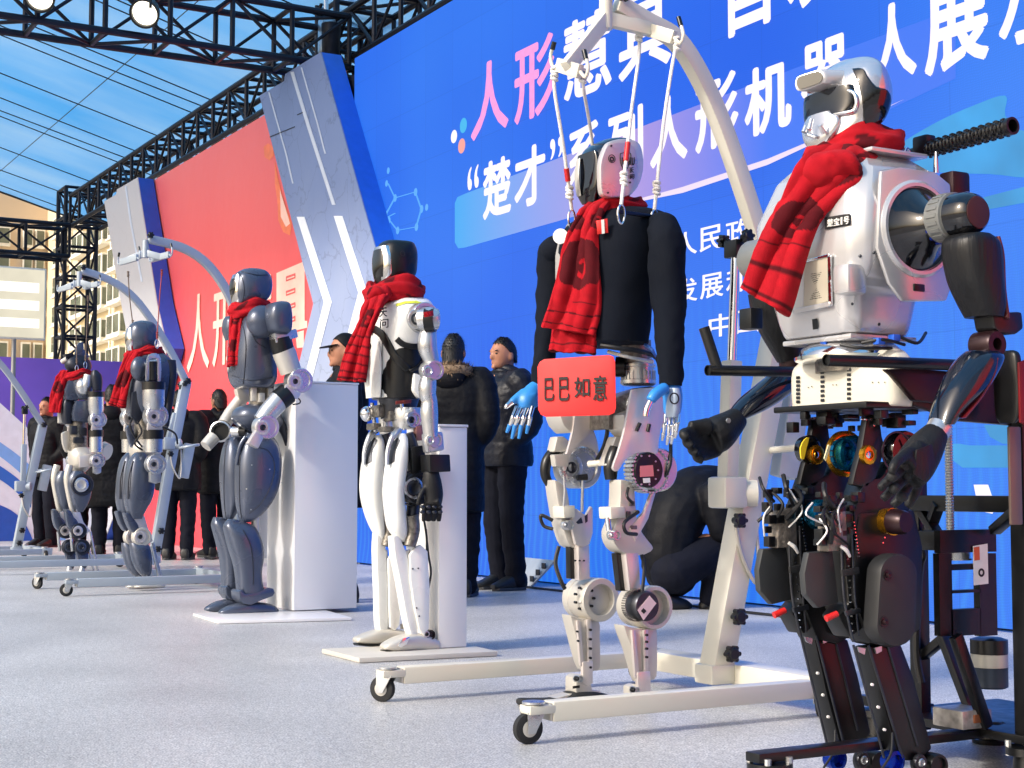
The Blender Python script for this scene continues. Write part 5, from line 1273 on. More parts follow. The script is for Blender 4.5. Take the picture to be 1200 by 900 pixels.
# ================================================================== suspended robot in black shirt (lettered helmet)
W = Bot('humanoid_robot', 'bare legged silver humanoid robot in black shirt hanging under the cream hoist', 'robot', -4.17, 2.70)
W.shell('head', mat('helmet_blue_black', (16, 26, 44), .18, .2, var=.05, coat=.6), [(165.5, 705, 735, .05), (168, 693, 741, .085), (176, 683, 745, .1), (190, 677.5, 747, .106), (208, 676.5, 747, .106), (224, 678, 744, .1), (234, 682, 733, .085), (241, 688, 712, .05)], 0, 2.5)
hd = W.lo
W.shell('visor', M_GLOSS, [(180, 677, 699, .08), (190, 675.5, 702, .088), (208, 675, 702, .09), (226, 676.5, 700, .085), (238, 682, 698, .06)], 0, 2.6)
W.shell('visor_trim', M_SILVM, [(186, 676, 680, .07), (200, 673.5, 679, .08), (214, 673.5, 679, .08), (230, 676, 681, .07)], -.03, 2.4)
pan = crom([(705, 173), (710, 167.5), (725, 164.5), (741, 168), (747, 180), (748, 199), (743, 218), (733, 230), (718, 233), (706, 232.5), (700, 226), (698.5, 205), (699.5, 188), (705, 173)], 4)[:-1]
W.plate('side_panel', M_ALU, pan, .085, .032, .008, hd)
W.plate('side_face', mat('panel_satin', (206, 186, 192), .3, .6, var=.05), [(722 + (x - 722) * .86 + 2, 199 + (y - 199) * .92) for x, y in pan], .1185, .003, .001, hd)
def wtxt(ch, a, b_, yb, yt, dx=.1235, bold=.03, par=None):
    q = MB(); glyph(q, ch, W.P(a, yb, dx), W.P(b_, yb - .6, dx), W.P(a, yt, dx), bold); W.ob('character', q, M_INK, par or hd)
for ch, a, b_ in (('W', 728.5, 734.5), ('H', 735.5, 739), ('U', 740, 743.5)): wtxt(ch, a, b_, 194, 184.5)
wtxt('天', 737.5, 742.5, 203, 196.5); wtxt('问', 738, 743, 210, 204)
W.disc('emblem', M_INK, 717, 186, .1225, [(0, 5), (.001, 5), (.001, 4.2), (0, 4.2)], hd, 24, cap=False)
W.disc('emblem', M_INK, 717, 186.5, .1225, [(0, 3.2), (.001, 3.2), (.001, 1.6), (0, 1.6)], hd, 8, cap=False)
W.ob('shield', MB().tube([W.P(x, y, .123) for x, y in crom([(727, 180), (733, 178.5), (739, 180), (739, 188), (736, 196), (733, 199), (729, 195), (727, 188), (727, 180)], 4)], .0012, 6), M_INK, hd)
q = MB()
for x, y in ((716, 171), (712, 226), (738, 214)): W.bolt(q, x, y, .121, 1.2)
W.ob('screw', q, M_DKMET, hd)
W.limb('neck', M_BLK, [(716, 230, 0, 17), (718, 252, 0, 18)], sub=1)
q = MB()
W.shell('shirt_body', M_FABRIC, [(245, 704, 746, .06), (249, 690, 764, .12), (256, 672, 782, .175), (268, 659, 785, .2), (290, 652, 779, .205), (320, 653, 770, .195), (350, 656, 765, .18), (380, 658, 762, .168), (404, 661, 760, .155)], 0, 2.6, n=64, sub=6)
so = W.lo
# sleeves, gently creased
def sleeve(st, seed):
    o = W.limb('sleeve', M_FABRIC, st, n=40, sub=10)
    me = o.data
    for v in me.vertices:
        p = v.co; v.co = p + V((1, 1, .2)) * (.006 * noise.noise(p * 14 + V((seed, 0, 0))) + .0035 * noise.noise(p * 34))
    return o
sleeve([(764, 266, .20, 12), (772, 266, .22, 18), (779, 274, .25, 20.5), (781, 295, .26, 21.5), (783, 340, .26, 20.5), (785, 390, .26, 17.5), (786, 430, .26, 14.5), (786, 449, .26, 13)], 2)
sleeve([(660, 290, -.2, 12), (652, 292, -.22, 17), (648, 300, -.25, 18), (646, 330, -.26, 17), (643, 370, -.27, 15.5), (639, 410, -.28, 13.5), (635, 436, -.28, 11.5), (633, 448, -.28, 10.5)], 5)
W.limb('cuff', M_FABRIC, [(786, 446, .26, 13.6), (786, 452, .26, 13.4)], sub=1, n=24); W.limb('cuff', M_FABRIC, [(633.5, 445, -.28, 11.2), (633, 451, -.28, 11)], sub=1, n=24)
for v in so.data.vertices: v.co = v.co + V((1, 1, 0)) * .004 * noise.noise(v.co * 16)
M_VEST = mat('vest_grey', (150, 148, 146), .6, .1)
W.plate('side_vest', M_VEST, [(653, 285), (661, 268), (664, 262), (668, 262), (664, 290), (657, 318), (650, 330), (650, 300)], -.13, .05, .01)
W.disc('badge', M_STICK, 657, 277, -.06, [(0, 9), (.004, 9), (.005, 7)], None, 24, axis=(.7, -.7, 0))
tg = onP(705, 266, W.P(716, 270, .16), (.75, -.66, 0))
def onpl(x, y, dx=.17, n=(.75, -.66, 0)): return onP(x, y, W.P(716, 270, dx), n)
W.ob('chest_tag', MB().prism([onpl(699, 259), onpl(712, 256), onpl(713, 273), onpl(700, 275)], V((.75, -.66, 0)) * .004), M_REDTAG, bevel=.001)
W.ob('chest_tag_strip', MB().prism([onpl(704.5, 258, .176), (onpl(708, 257.2, .176)), onpl(708.8, 273.6, .176), onpl(705.4, 274.2, .176)], V((.75, -.66, 0)) * .002), M_SILV)
# waist
W.limb('waist', M_MECH, [(744, 400, 0, 19), (746, 424, 0, 18)], sub=1, n=24)
q = MB(); W.disc('', None, 748, 452, 0, [(0, 18), (.006, 21), (.018, 21), (.02, 19), (.06, 19), (.062, 20.5), (.07, 20.5), (.072, 18), (.09, 17)], mb=q, axis=(0, 0, 1), n=40)
for i in range(26):
    a = 2 * pi * i / 26; c = W.P(748, 440, 0); k = W.S(748, 440); q.box(c + V((cos(a) * 19.4 * k, sin(a) * 19.4 * k, 0)), (.006, .006, .03), Matrix.Rotation(a, 3, 'Z'))
W.ob('waist_motor', q, M_SILV)
W.limb('waist_motor_black', M_BLK, [(722, 430, -.02, 12), (733, 430, .0, 12)], sub=1, n=20)
W.cable([(704, 405, .1), (725, 408, .14), (752, 412, .15), (770, 420, .12), (774, 438, .1)], .008)
W.cable([(712, 412, .1), (735, 418, .14), (765, 424, .14)], .006, M_SILVM)
W.cable([(756, 404, .12), (764, 410, .15), (768, 420, .12)], .006, mat('cable_blue', (60, 110, 200), .5))
W.plate('hip_yoke', M_MECH, [(690, 470), (740, 455), (760, 458), (766, 480), (740, 500), (690, 505)], -.06, .12, .01)
# legs traced from near and far leg
P1 = M_ALU
def leg(near):
    dx = .115 if near else -.115
    if near:
        W.plate('hip_housing', M_SILVM, [(711, 487), (735, 478), (741, 500), (742, 516), (722, 516), (712, 505)], dx - .09, .10, .012)
        W.motor(748, 480, dx + .02, 24, .10, M_SILV, P1, 'hip_motor', .4, 10)
        W.plate('thigh_plate', P1, crom([(738, 457), (752, 455), (766, 458), (774, 472), (775, 490), (770, 515), (768, 532), (758, 530), (742, 532), (730, 540), (722, 552), (716, 548), (722, 530), (729, 505), (734, 480), (738, 457)], 3)[:-1], dx + .045, .012, .003)
        for a, b_ in (((746, 505), (750, 496)), ((759, 506), (761, 497))): W.limb('slot', M_BLK, [(a[0], a[1], dx + .058, 2.3), (b_[0], b_[1], dx + .058, 2.3)], sub=1, n=10)
        W.plate('thigh_wing', M_SILVM, [(702, 540), (712, 512), (722, 512), (735, 522), (728, 534), (716, 546), (700, 546)], dx - .09, .05, .006)
        dr = W.disc('thigh_motor', M_SILV, 752, 551, dx - .06, [(0, 22), (.005, 25), (.10, 25), (.106, 23), (.106, 21)], n=40)
        q = MB(); c = W.P(752, 551, dx); k = W.S(752, 551)
        for i in range(34):
            a = 2 * pi * i / 34; q.box(c + V((.03, cos(a) * 25.4 * k, sin(a) * 25.4 * k)), (.05, .005, .008), Matrix.Rotation(a, 3, 'X'))
        W.ob('cooling_fin', q, M_SILV, dr)
        W.disc('motor_face', M_BLK, 756, 551, dx + .035, [(0, 20.5), (.018, 20.5), (.022, 19), (.022, 3), (.02, .1)], dr, 36)
        W.plate('sticker', mat('sticker_pink', (216, 120, 124), .5), [(750, 546), (765, 545), (766, 558), (750, 559)], dx + .0575, .001, 0, dr)
        W.plate('sticker', M_STICK, [(753.5, 560.5), (761.5, 560), (762, 565.5), (754, 566)], dx + .0575, .001, 0, dr)
        qb = MB()
        for i in range(10):
            a = 2 * pi * i / 10; W.bolt(qb, 756 + 17.5 * cos(a) * .85, 551 + 17.5 * sin(a), dx + .057, 1.1, .003)
        W.ob('bolt', qb, M_SILV, dr)
        W.limb('belt_cover', M_BLK, [(722, 525, dx - .05, 8), (716, 545, dx - .05, 9), (716, 562, dx - .05, 7)], n=14)
        W.plate('thigh_beam', M_SILVM, crom([(713, 562), (722, 563), (729, 568), (731, 592), (734, 615), (745, 632), (752, 642), (742, 649), (728, 650), (714, 646), (706, 636), (704, 622), (711, 604), (713, 580), (713, 562)], 2)[:-1], dx - .06, .07, .008)
        W.plate('inner_brace', P1, [(735, 620), (752, 600), (762, 574), (766, 576), (757, 608), (742, 634)], dx + .0, .014, .003)
        W.plate('knee_box', M_CREAM, [(701, 594), (718, 593), (719, 606), (702, 608)], dx - .05, .07, .005)
        W.limb('knee_rod', M_CHROME, [(712, 606, dx, 3.5), (714, 622, dx, 3.5)], sub=1, n=12); W.motor(715, 627, dx + .05, 6, .04, M_SILV, M_SILV, 'knee_pin', .4, 0, mhub=M_CHROME)
        q = MB()
        for x, y, w, h in ((738, 590, 8, 6), (734, 604, 6, 10), (744, 600, 5, 5), (740, 618, 9, 5)): q.box(W.P(x, y, dx - .0), (.03, w * .0027, h * .0027))
        W.ob('actuator', q, M_MECH, bevel=.003)
        W.cable([(736, 572, dx + .02), (735, 582, dx + .04), (742, 590, dx + .03)], .005)
        W.cable([(748, 600, dx + .02), (732, 612, dx + .05), (734, 624, dx + .05), (746, 626, dx + .03)], .006)
        W.plate('shin_belt', M_BLK, [(716, 648), (728, 648), (733, 692), (721, 692)], dx - .05, .03, .003)
        W.plate('shin_plate', P1, [(727, 648), (742, 646), (745, 690), (732, 692)], dx - .02, .03, .004)
        dr = W.disc('knee_drum', M_SILVM, 741, 709, dx - .10, [(0, 21), (.006, 24), (.035, 24.5), (.037, 23.6), (.042, 23.6), (.044, 24.5), (.125, 25), (.13, 24), (.13, 20), (.10, 19), (.10, .1)], n=44)
        W.disc('knee_motor', M_DKMET, 747, 709, dx + .0, [(0, 17.5), (.05, 17.5), (.056, 16), (.056, .1)], dr, 36)
        q = MB(); c = W.P(745, 709, dx + .02)
        for i in range(40):
            a = 2 * pi * i / 40; q.box(c + V((.005, cos(a) * 17.7 * k, sin(a) * 17.7 * k)), (.022, .003, .005), Matrix.Rotation(a, 3, 'X'))
        W.ob('motor_rib', q, M_MECH, dr)
        W.plate('sticker', mat('sticker_pale', (226, 196, 200), .5), [(747, 715), (761, 698), (769, 707), (754, 727)], dx + .0575, .001, 0, dr)
        W.plate('sticker_mark', M_INK, [(751, 716), (754, 712.5), (757.5, 716), (754.5, 719.5)], dx + .059, .0005, 0, dr)
        W.plate('shank', M_SILVM, crom([(719, 731), (735, 735), (752, 735), (757, 734), (758, 760), (757, 790), (750, 795), (741, 798), (735, 780), (729, 760), (722, 742), (719, 731)], 2)[:-1], dx - .045, .06, .006)
        W.plate('shank_web', P1, [(738, 738), (742, 738), (747, 792), (742, 794)], dx + .0155, .012, .002); W.plate('shank_web', P1, [(752, 738), (757, 737), (757.5, 788), (753, 790)], dx + .0155, .012, .002)
        qb = MB()
        for y in (744, 752, 760, 770): W.bolt(qb, 757.5, y, dx + .03, 1.5, .006)
        W.ob('bolt', qb, M_BLK)
        W.plate('ankle_plate', P1, [(744, 787), (759, 786), (760, 812), (756, 818), (748, 816), (744, 800)], dx + .016, .016, .004)
        W.plate('ankle_block', M_SILVM, [(730, 803), (736, 800), (745, 803), (747, 820), (761, 820), (761, 824), (730, 825)], dx - .04, .07, .005)
        W.motor(740.5, 808, dx + .045, 4.5, .03, M_SILV, M_BLK, 'ankle_pin', .4, 0)
        W.plate('ankle_slot', M_BLK, [(739, 818), (746, 817), (746, 820), (739, 821)], dx + .0305, .002, 0)
        W.foot('foot', M_RUB, [(676, 832, 829, .02), (682, 834, 826, .04), (700, 835, 824.5, .045), (730, 835, 823.5, .045), (760, 834, 822.5, .04), (768, 833, 825, .03)], dx)
    else:
        W.plate('hip_housing', M_SILVM, [(637, 487), (668, 484), (668, 505), (650, 509), (642, 500)], dx - .05, .10, .012)
        W.plate('thigh_plate', P1, crom([(671, 486), (688, 486), (692, 500), (698, 518), (699.5, 534), (694, 528), (682, 523), (672, 526), (665, 537), (661, 552), (658, 545), (663, 528), (669, 505), (671, 486)], 3)[:-1], dx + .045, .012, .003)
        W.plate('thigh_wing', M_SILVM, [(644, 512), (652, 512), (664, 522), (660, 530), (640, 530)], dx - .06, .05, .006)
        W.motor(668, 548, dx + .04, 24.5, .09, M_SILV, M_SILV, 'thigh_motor', .28, 12)
        W.limb('belt_cover', M_BLK, [(652, 526, dx - .05, 7), (641, 540, dx - .05, 6.5), (639, 556, dx - .05, 6), (644, 568, dx - .05, 5)], n=14)
        W.plate('crank', M_SILVM, [(644, 533), (661, 532), (661, 547), (646, 547)], dx + .03, .03, .004)
        W.plate('thigh_beam', M_SILVM, crom([(637, 562), (645, 566), (652, 574), (655, 592), (660, 612), (672, 634), (664, 641), (655, 639), (648, 622), (643, 600), (637, 562)], 2)[:-1], dx - .06, .07, .008)
        W.plate('knee_box', M_CREAM, [(647, 593), (661, 592), (661, 606), (648, 607)], dx - .02, .07, .005)
        W.limb('knee_rod', M_SILV, [(661, 558, dx + .055, 1.8), (662, 575, dx + .055, 1.6), (660, 600, dx + .04, 1.6)], sub=1, n=10)
        W.limb('knee_rod', M_SILV, [(683, 560, dx + .05, 2), (682, 600, dx + .04, 1.8)], sub=1, n=10)
        W.limb('crank_knob', M_BLK, [(676, 560, dx + .05, 3.2), (688, 559, dx + .06, 4)], sub=1, n=14)
        W.plate('knee_frame', P1, [(667, 598), (673, 596), (684, 604), (690, 593), (692, 596), (692, 624), (688, 638), (680, 641), (672, 638), (668, 622)], dx + .02, .016, .004)
        W.plate('knee_cutout', M_BLUEA if 0 else M_DKMET, [(675, 612), (681, 606), (683, 613), (677, 614)], dx + .0365, .001, 0); W.plate('knee_cutout', M_DKMET, [(685, 605), (688.5, 602), (688.5, 611), (686, 613)], dx + .0365, .001, 0)
        W.motor(661, 615, dx + .05, 6, .04, M_SILV, M_SILV, 'knee_pin', .4, 0, mhub=M_CHROME)
        W.plate('shin_belt', M_BLK, [(662.5, 638), (672.5, 638), (673, 678), (663, 678)], dx - .03, .03, .003)
        W.plate('shin_plate', P1, [(672, 638), (685, 638), (686, 678), (673, 680)], dx, .03, .004)
        qb = MB()
        for x in (674, 679, 684): W.bolt(qb, x, 657, dx + .031, 1)
        W.ob('bolt', qb, M_BLK)
        dr = W.disc('knee_drum', M_SILVM, 678, 700, dx - .10, [(0, 21), (.006, 24), (.04, 24.5), (.042, 23.6), (.047, 23.6), (.049, 24.5), (.135, 25), (.14, 24.2), (.14, 18), (.11, 17.5), (.11, .1)], n=44)
        W.disc('drum_end', M_DKMET, 670, 700, dx - .16, [(0, 8), (.07, 10)], dr, 20)
        W.plate('drum_core', M_SILVM, [(676, 706), (684, 692), (692, 694), (684, 710)], dx + .012, .02, .004, dr)
        q = MB()
        for i in range(9):
            a = 2 * pi * i / 9; W.bolt(q, 684 + 13 * cos(a) * .84, 701 + 14 * sin(a), dx + .01, 1.6, .01)
        W.ob('bolt', q, M_BLK, dr)
        W.plate('shank', M_SILVM, crom([(657, 719), (672, 724), (690, 723), (692, 745), (692, 780), (686, 784), (676, 784), (669, 765), (663, 742), (657, 719)], 2)[:-1], dx - .045, .06, .006)
        W.plate('shank_web', P1, [(674, 727), (678, 727), (682, 778), (678, 780)], dx + .0155, .012, .002); W.plate('shank_web', P1, [(686, 726), (691, 725), (692, 776), (687, 778)], dx + .0155, .012, .002)
        qb = MB()
        for y in (738, 749, 760, 771, 782): W.bolt(qb, 691.5, y, dx + .03, 1.5, .006)
        for x, y in ((676, 740), (677, 751)): W.bolt(qb, x, y, dx + .03, 1.3, .006)
        W.ob('bolt', qb, M_BLK)
        W.plate('ankle_plate', P1, [(680, 775), (692, 774), (692, 800), (686, 804), (680, 800)], dx + .016, .016, .004)
        W.plate('ankle_block', M_SILVM, [(662, 792), (668, 788), (677, 790), (681, 806), (691, 807), (691, 811), (662, 811)], dx - .04, .07, .005)
        W.motor(674.5, 795, dx + .045, 4.5, .03, M_SILV, M_BLK, 'ankle_pin', .4, 0)
        W.plate('ankle_slot', M_BLK, [(671, 804), (679, 803), (679, 806), (671, 807)], dx + .0305, .002, 0)
        W.foot('foot', M_RUB, [(611, 826, 822, .03), (614, 828, 818.5, .045), (630, 829, 818.5, .05), (655, 829, 817, .05), (668, 828, 810, .05), (690, 827, 808.5, .048), (706, 825, 812, .045), (713, 823, 814, .035)], dx)
        W.plate('foot_plate', M_SILVM, [(640, 816), (668, 808), (673, 811), (660, 818)], dx - .03, .06, .003)
leg(True); leg(False)
W.limb('hip_bar', M_CREAM, [(690, 544, -.02, 4), (716, 541, .05, 4)], sub=1, n=14)
W.cable([(708, 480, .0), (712, 500, .02), (708, 522, .0), (700, 538, -.05)], .007)
W.cable([(655, 640, -.12), (651, 660, -.12), (657, 680, -.1), (662, 690, -.1)], .007)
W.cable([(786, 520, .15), (785, 545, .17), (776, 562, .15), (764, 572, .12)], .006)
W.cable([(752, 650, .12), (755, 665, .13), (753, 690, .15), (752, 704, .16)], .006)
W.cable([(648, 610, -.12), (634, 604, -.14), (637, 616, -.14), (648, 620, -.12)], .006)
# hands: blue shell, chrome fingers
M_HBLUE = mat('hand_blue', (46, 128, 204), .4, 0, var=.08); M_HGREY = mat('hand_grey', (150, 166, 186), .4, .1)
def whand(near):
    if near:
        dx = .26; q = MB()
        W.limb('', None, [(787, 450, dx, 10), (788, 462, dx, 12), (788, 478, dx, 11), (787, 487, dx, 9)], mb=q)
        W.limb('', None, [(780, 454, dx + .02, 7), (768, 462, dx + .03, 7), (762, 470, dx + .03, 6)], mb=q)
        h = W.ob('hand', q, M_HBLUE); remesh(h, .005, 3)
        W.shell('hand_back', M_HGREY, [(455, 783, 796, .02), (465, 781, 798, .026), (480, 780, 797, .026), (489, 781, 794, .02)], dx + .02, 2.4, par=h)
        W.disc('hand_badge', M_INK, 790, 467, dx + .05, [(0, 7), (.002, 7), (.002, 5.4), (0, 5.4)], h, 24, cap=False)
        W.limb('thumb', M_CHROME, [(762, 471, dx + .03, 4.2), (758, 480, dx + .03, 4), (757, 488, dx + .03, 3.4)], n=10, par=h)
        for i, (x, l) in enumerate(((780, 30), (785.5, 35), (790.5, 34), (795, 27))):
            d2 = dx - .02 + .015 * i; q = MB()
            W.limb('', None, [(x, 486, d2, 2.6), (x - .5, 486 + l * .35, d2 + .012, 2.3), (x - 1.2, 486 + l * .38, d2 + .012, 2.9), (x - 2, 486 + l * .7, d2 + .005, 2), (x - 2.4, 486 + l * .73, d2 + .004, 2.5), (x - 4, 486 + l, d2 - .01, 1.5)], mb=q, n=10, sub=3); W.ob('finger', q, M_CHROME, h)
    else:
        dx = -.28; q = MB()
        W.limb('', None, [(631, 451, dx, 8), (624, 460, dx, 11), (617, 470, dx + .01, 11), (617, 478, dx + .01, 9)], mb=q)
        W.limb('', None, [(615, 460, dx, 6), (605, 467, dx, 5), (599, 472, dx, 4)], mb=q)
        W.limb('', None, [(622, 462, dx + .02, 8), (626, 478, dx + .02, 5)], mb=q)
        h = W.ob('hand', q, M_HBLUE); remesh(h, .005, 3)
        W.limb('thumb', M_CHROME, [(600, 471, dx, 3.6), (594, 476, dx, 3), (593, 479, dx, 2)], n=10, par=h)
        for i, (x, x2, y2) in enumerate(((606, 594, 507), (612, 600, 514), (618, 608, 514), (624, 617, 508))):
            d2 = dx + .012 * i; q = MB(); qt = MB()
            W.limb('', None, [(x, 477, d2, 3), (x * .6 + x2 * .4, 488, d2 + .01, 2.5), (x * .58 + x2 * .42, 490, d2 + .01, 3.1), (x * .3 + x2 * .7, 499, d2, 2.4)], mb=q, n=10, sub=3)
            W.limb('', None, [(x * .3 + x2 * .7, 498, d2, 2.9), (x2, y2, d2 - .01, 1.8)], mb=qt, n=10, sub=2); W.ob('finger', q, M_CHROME, h); W.ob('fingertip', qt, M_HBLUE, h)
    W.limb('wrist', M_CHROME, [(786, 447, .26, 8), (787, 453, .26, 8)] if near else [(634, 444, -.28, 7), (631, 452, -.28, 7)], sub=1, n=18)
whand(True); whand(False)
# scarf
sc = thing('red_scarf', W.P(715, 245, 0), 'long red scarf with dark cloud print draped on the black shirt robot', 'scarf', 'red scarves worn by the robots')
wrap('neck_wrap', sc, W.P(717, 243, 0), .085, .09, .03, .03, seed=12, dip=.03)
def wp(u, v):
    if cloud(u, v * 2.3, .55, 1.28, .42): return True
    if cloud(u, v * 2.3, .85, .55, .22) or cloud(u, v * 2.3, .12, .62, .2): return True
    return (.78 < v < .98) and (abs((v * 36 + .25 * sin(u * 7)) % 3 - 1) < .22) 
tail('tail', sc, [(690, 240, 716, 238, .0), (680, 250, 707, 247, .05), (667, 272, 702, 272, .07), (659, 295, 702, 300, .075), (651, 330, 704, 335, .075), (643, 360, 703, 366, .07), (635, 383, 696, 393, .07)], W.P(690, 310, .04), (.66, -.75, 0), .02, nu=70, sub=24, fold=.012, nf=1.6, seed=1, prnt=wp)
tail('under_tail', sc, [(662, 300, 700, 300, .02), (652, 350, 701, 352, .03), (646, 385, 700, 388, .035), (643, 411, 697, 415, .04)], W.P(690, 310, .04), (.66, -.75, 0), .02, fold=.012, nf=1.3, seed=4, prnt=lambda u, v: v > .8 and abs((v * 40) % 3 - 1) < .25)
# red greeting card on its front
nn = V((.72, -.69, 0)).normalized(); p0 = W.P(676, 450, .1)
def cpt(x, y, e=0): return onP(x, y, p0 + nn * e, nn)
card = thing('greeting_card', cpt(676, 490), 'red card with handwritten black characters hung at the robot waist', 'card')
rc = crom([(638, 421), (714, 416), (719, 418), (721, 424), (722, 478), (720, 484), (714, 486.5), (640, 488.5), (634, 486), (631, 480), (630, 430), (633, 424), (638, 421)], 1)[:-1]
obj('paper', MB().prism([cpt(x, y) for x, y in rc], nn * .003), mat('card_red', (226, 40, 40), .55, var=.04), card, .0005)
for ch, a, b_, yb, yt in (('巳', 638, 649, 470, 443), ('巳', 655, 667, 470, 442), ('如', 673, 691, 466, 442), ('意', 695, 711, 470, 440)):
    obj('character', glyph(MB(), ch, cpt(a, yb, .005), cpt(b_, yb - .7, .005), cpt(a, yt, .005), .018), M_INK, card)
# ================================================================== large silver robot on black support stand
R = Bot('humanoid_robot', 'large silver chested humanoid robot with black gloved hands and gold hip discs', 'robot', -2.80, 2.62)
M_SHELL = mat('silver_paint', (196, 195, 196), .27, .5, var=.012, coat=.6, scale=2, rvar=.01)
M_BLEATHER = mat('black_sleeve', (16, 17, 20), .42, 0, var=.15, scale=6, bump=.7, bscale=14, stretch=(6, 6, .5), spec=.35)
mat('cover_charcoal', (34, 35, 37), .5, .1, var=.12)
M_MAROON = mat('dark_bracket', (44, 26, 30), .35, .5, var=.1)
M_HELM = mat('silver_helmet', (206, 206, 210), .2, .78, var=.01, coat=.6, scale=2, rvar=.01)
def RL(x, y, z): return V((R.X0 + x, R.Y0 + y, z))
# head
R.shell('head', M_HELM, [(72, 982, 1005, .03), (75, 968, 1020, .075), (84, 954, 1032, .108), (98, 947, 1040, .122), (115, 944, 1044, .126), (132, 944, 1042, .12), (146, 946, 1033, .108), (158, 947, 1018, .09), (168, 950, 990, .06)], 0, 2.35, n=48, keep=True)
hd = R.lo; th = R.last
R.decal('side_panel', M_GLOSS, crom([(1000, 82), (1012, 82), (1018, 92), (1026, 102), (1038, 106), (1042, 118), (1036, 136), (1028, 144), (1013, 145), (1011, 124), (1008, 104), (1000, 82)], 3)[:-1], .004, hd, th, th=.004)
R.shell('face_mask', M_HELM, [(134, 947, 975, .06), (142, 941.5, 984, .072), (152, 940, 984, .075), (163, 942.5, 978, .068), (172, 948, 970, .045)], -.01, 2.2, n=36)
fm = R.lo
R.shell('visor', M_GLOSS, [(108, 942.5, 1000, .108), (114, 941.5, 1002, .118), (124, 941.5, 1003, .119), (133, 942, 1001, .114), (138, 943, 996, .105)], 0, 2.3, n=48)
for st in ([(945, 108), (962, 105), (985, 105.5), (999, 108), (1003.5, 116), (1003, 126), (997, 131), (975, 134), (955, 138), (946, 139)],):
    pts = []
    for x, y in crom(st, 4):
        h = th.ray_cast(CAM, ray(x, y).normalized())
        if h[0] is not None: pts.append(h[0] + (CAM - h[0]).normalized() * .008)
    R.ob('visor_rim', MB().tube(pts, .0055, 10), M_CHROME, hd)
q = MB()
for a, b_, dx in (((951, 140), (948, 152), .0), ((961, 147), (966, 156), .03), ((944, 148), (942, 155), -.04)): R.limb('', None, [(a[0], a[1], dx, 2.6), (b_[0], b_[1], dx, 3.2)], mb=q, n=14)
R.limb('', None, [(947, 158, -.02, 2.4), (956, 161, .0, 2.2)], mb=q, n=14)
no = R.ob('nose', q, M_HELM, fm)
# brow pod
bn = V((.5, -.86, 0)).normalized(); b0 = R.P(950, 95, .0) + V((0, -.01, 0))
pod = crom([(930.5, 99), (932, 91.5), (938, 87.5), (958, 81.5), (965, 83), (967.5, 90), (965, 96), (960, 99.5), (940, 106.5), (933, 106), (930.5, 99)], 4)[:-1]
R.ob('brow_pod', MB().prism([onP(x, y, b0, bn) for x, y in pod], V((0.02, .1, .006))), M_SHELL, hd, bevel=.006)
R.ob('brow_lens', MB().prism([onP(948.5 + (x - 948.5) * .82, 94 + (y - 94) * .78, b0 + bn * .002, bn) for x, y in pod], bn * .002), mat('lens_grey', (74, 72, 66), .3, .2), hd)
R.limb('neck', M_BLK, [(995, 160, 0, 26), (998, 200, 0, 28)], sub=1, n=24)
# chest: chamfered octagon sections
def octr(z, w, yf, yb, cx, cy, bx=.05, by=.05):
    return [RL(x, y, z) for x, y in ((-w + cx, yf), (w - cx, yf), (w, yf + cy), (w, yb - by), (w - bx, yb), (-w + bx, yb), (-w, yb - by), (-w, yf + cy))]
q = MB().loft([octr(1.505, .085, -.13, .05, .03, .03, .03, .03), octr(1.488, .125, -.155, .075, .05, .04), octr(1.45, .175, -.18, .10, .05, .04), octr(1.35, .203, -.212, .12, .04, .035), octr(1.25, .2, -.212, .115, .035, .03),
               octr(1.19, .18, -.205, .09, .03, .03), octr(1.165, .15, -.2, .065, .03, .03), octr(1.10, .14, -.19, .055, .03, .03), octr(1.062, .13, -.18, .05, .03, .03)])
R.ob('chest', q, M_SHELL, bevel=.013, smooth=30); ch = R.lo; tc_ = BVHTree.FromPolygons([tuple(p) for p in q.v], q.f)
R.ob('chest_side', MB().prism([RL(.199, y, z) for y, z in ((-.15, 1.43), (-.09, 1.445), (.02, 1.445), (.07, 1.42), (.08, 1.2), (.05, 1.14), (-.09, 1.13), (-.13, 1.17), (-.165, 1.25))], (.012, 0, 0)), M_SHELL, ch, bevel=.006)
ring = R.ob('shoulder_ring', MB().lathe(RL(.2, -.04, 1.303), (1, 0, 0), [(0, .115), (.014, .115), (.02, .108), (.02, .1), (.004, .098)], 48, cap=False), M_SHELL)
R.ob('shoulder_dish', MB().lathe(RL(.203, -.04, 1.303), (1, 0, 0), [(0, .1), (.012, .097), (.02, .085), (.06, .052), (.085, .045), (.085, .001)], 48), M_GLOSS)
q = MB()
for i in range(14):
    a = 2 * pi * i / 14; q.cyl(RL(.28, -.04 + cos(a) * .042, 1.303 + sin(a) * .042), RL(.298, -.04 + cos(a) * .042, 1.303 + sin(a) * .042), .007, n=8)
R.ob('flange', q.lathe(RL(.285, -.04, 1.303), (1, 0, 0), [(0, .047), (.01, .047), (.012, .03), (.05, .03)], 28), M_BLUEA)
def dec(name, m, pts, off=.003, th=0, par=None): return R.decal(name, m, pts, off, par or ch, tc_, th)
dec('name_plate', M_INK, [(968, 255), (996.5, 250.5), (997, 263.5), (968.5, 269)], .003, .003)
bn2 = None
def on_ch(x, y, off):
    h = tc_.ray_cast(CAM, ray(x, y).normalized()); return h[0] + (CAM - h[0]).normalized() * off
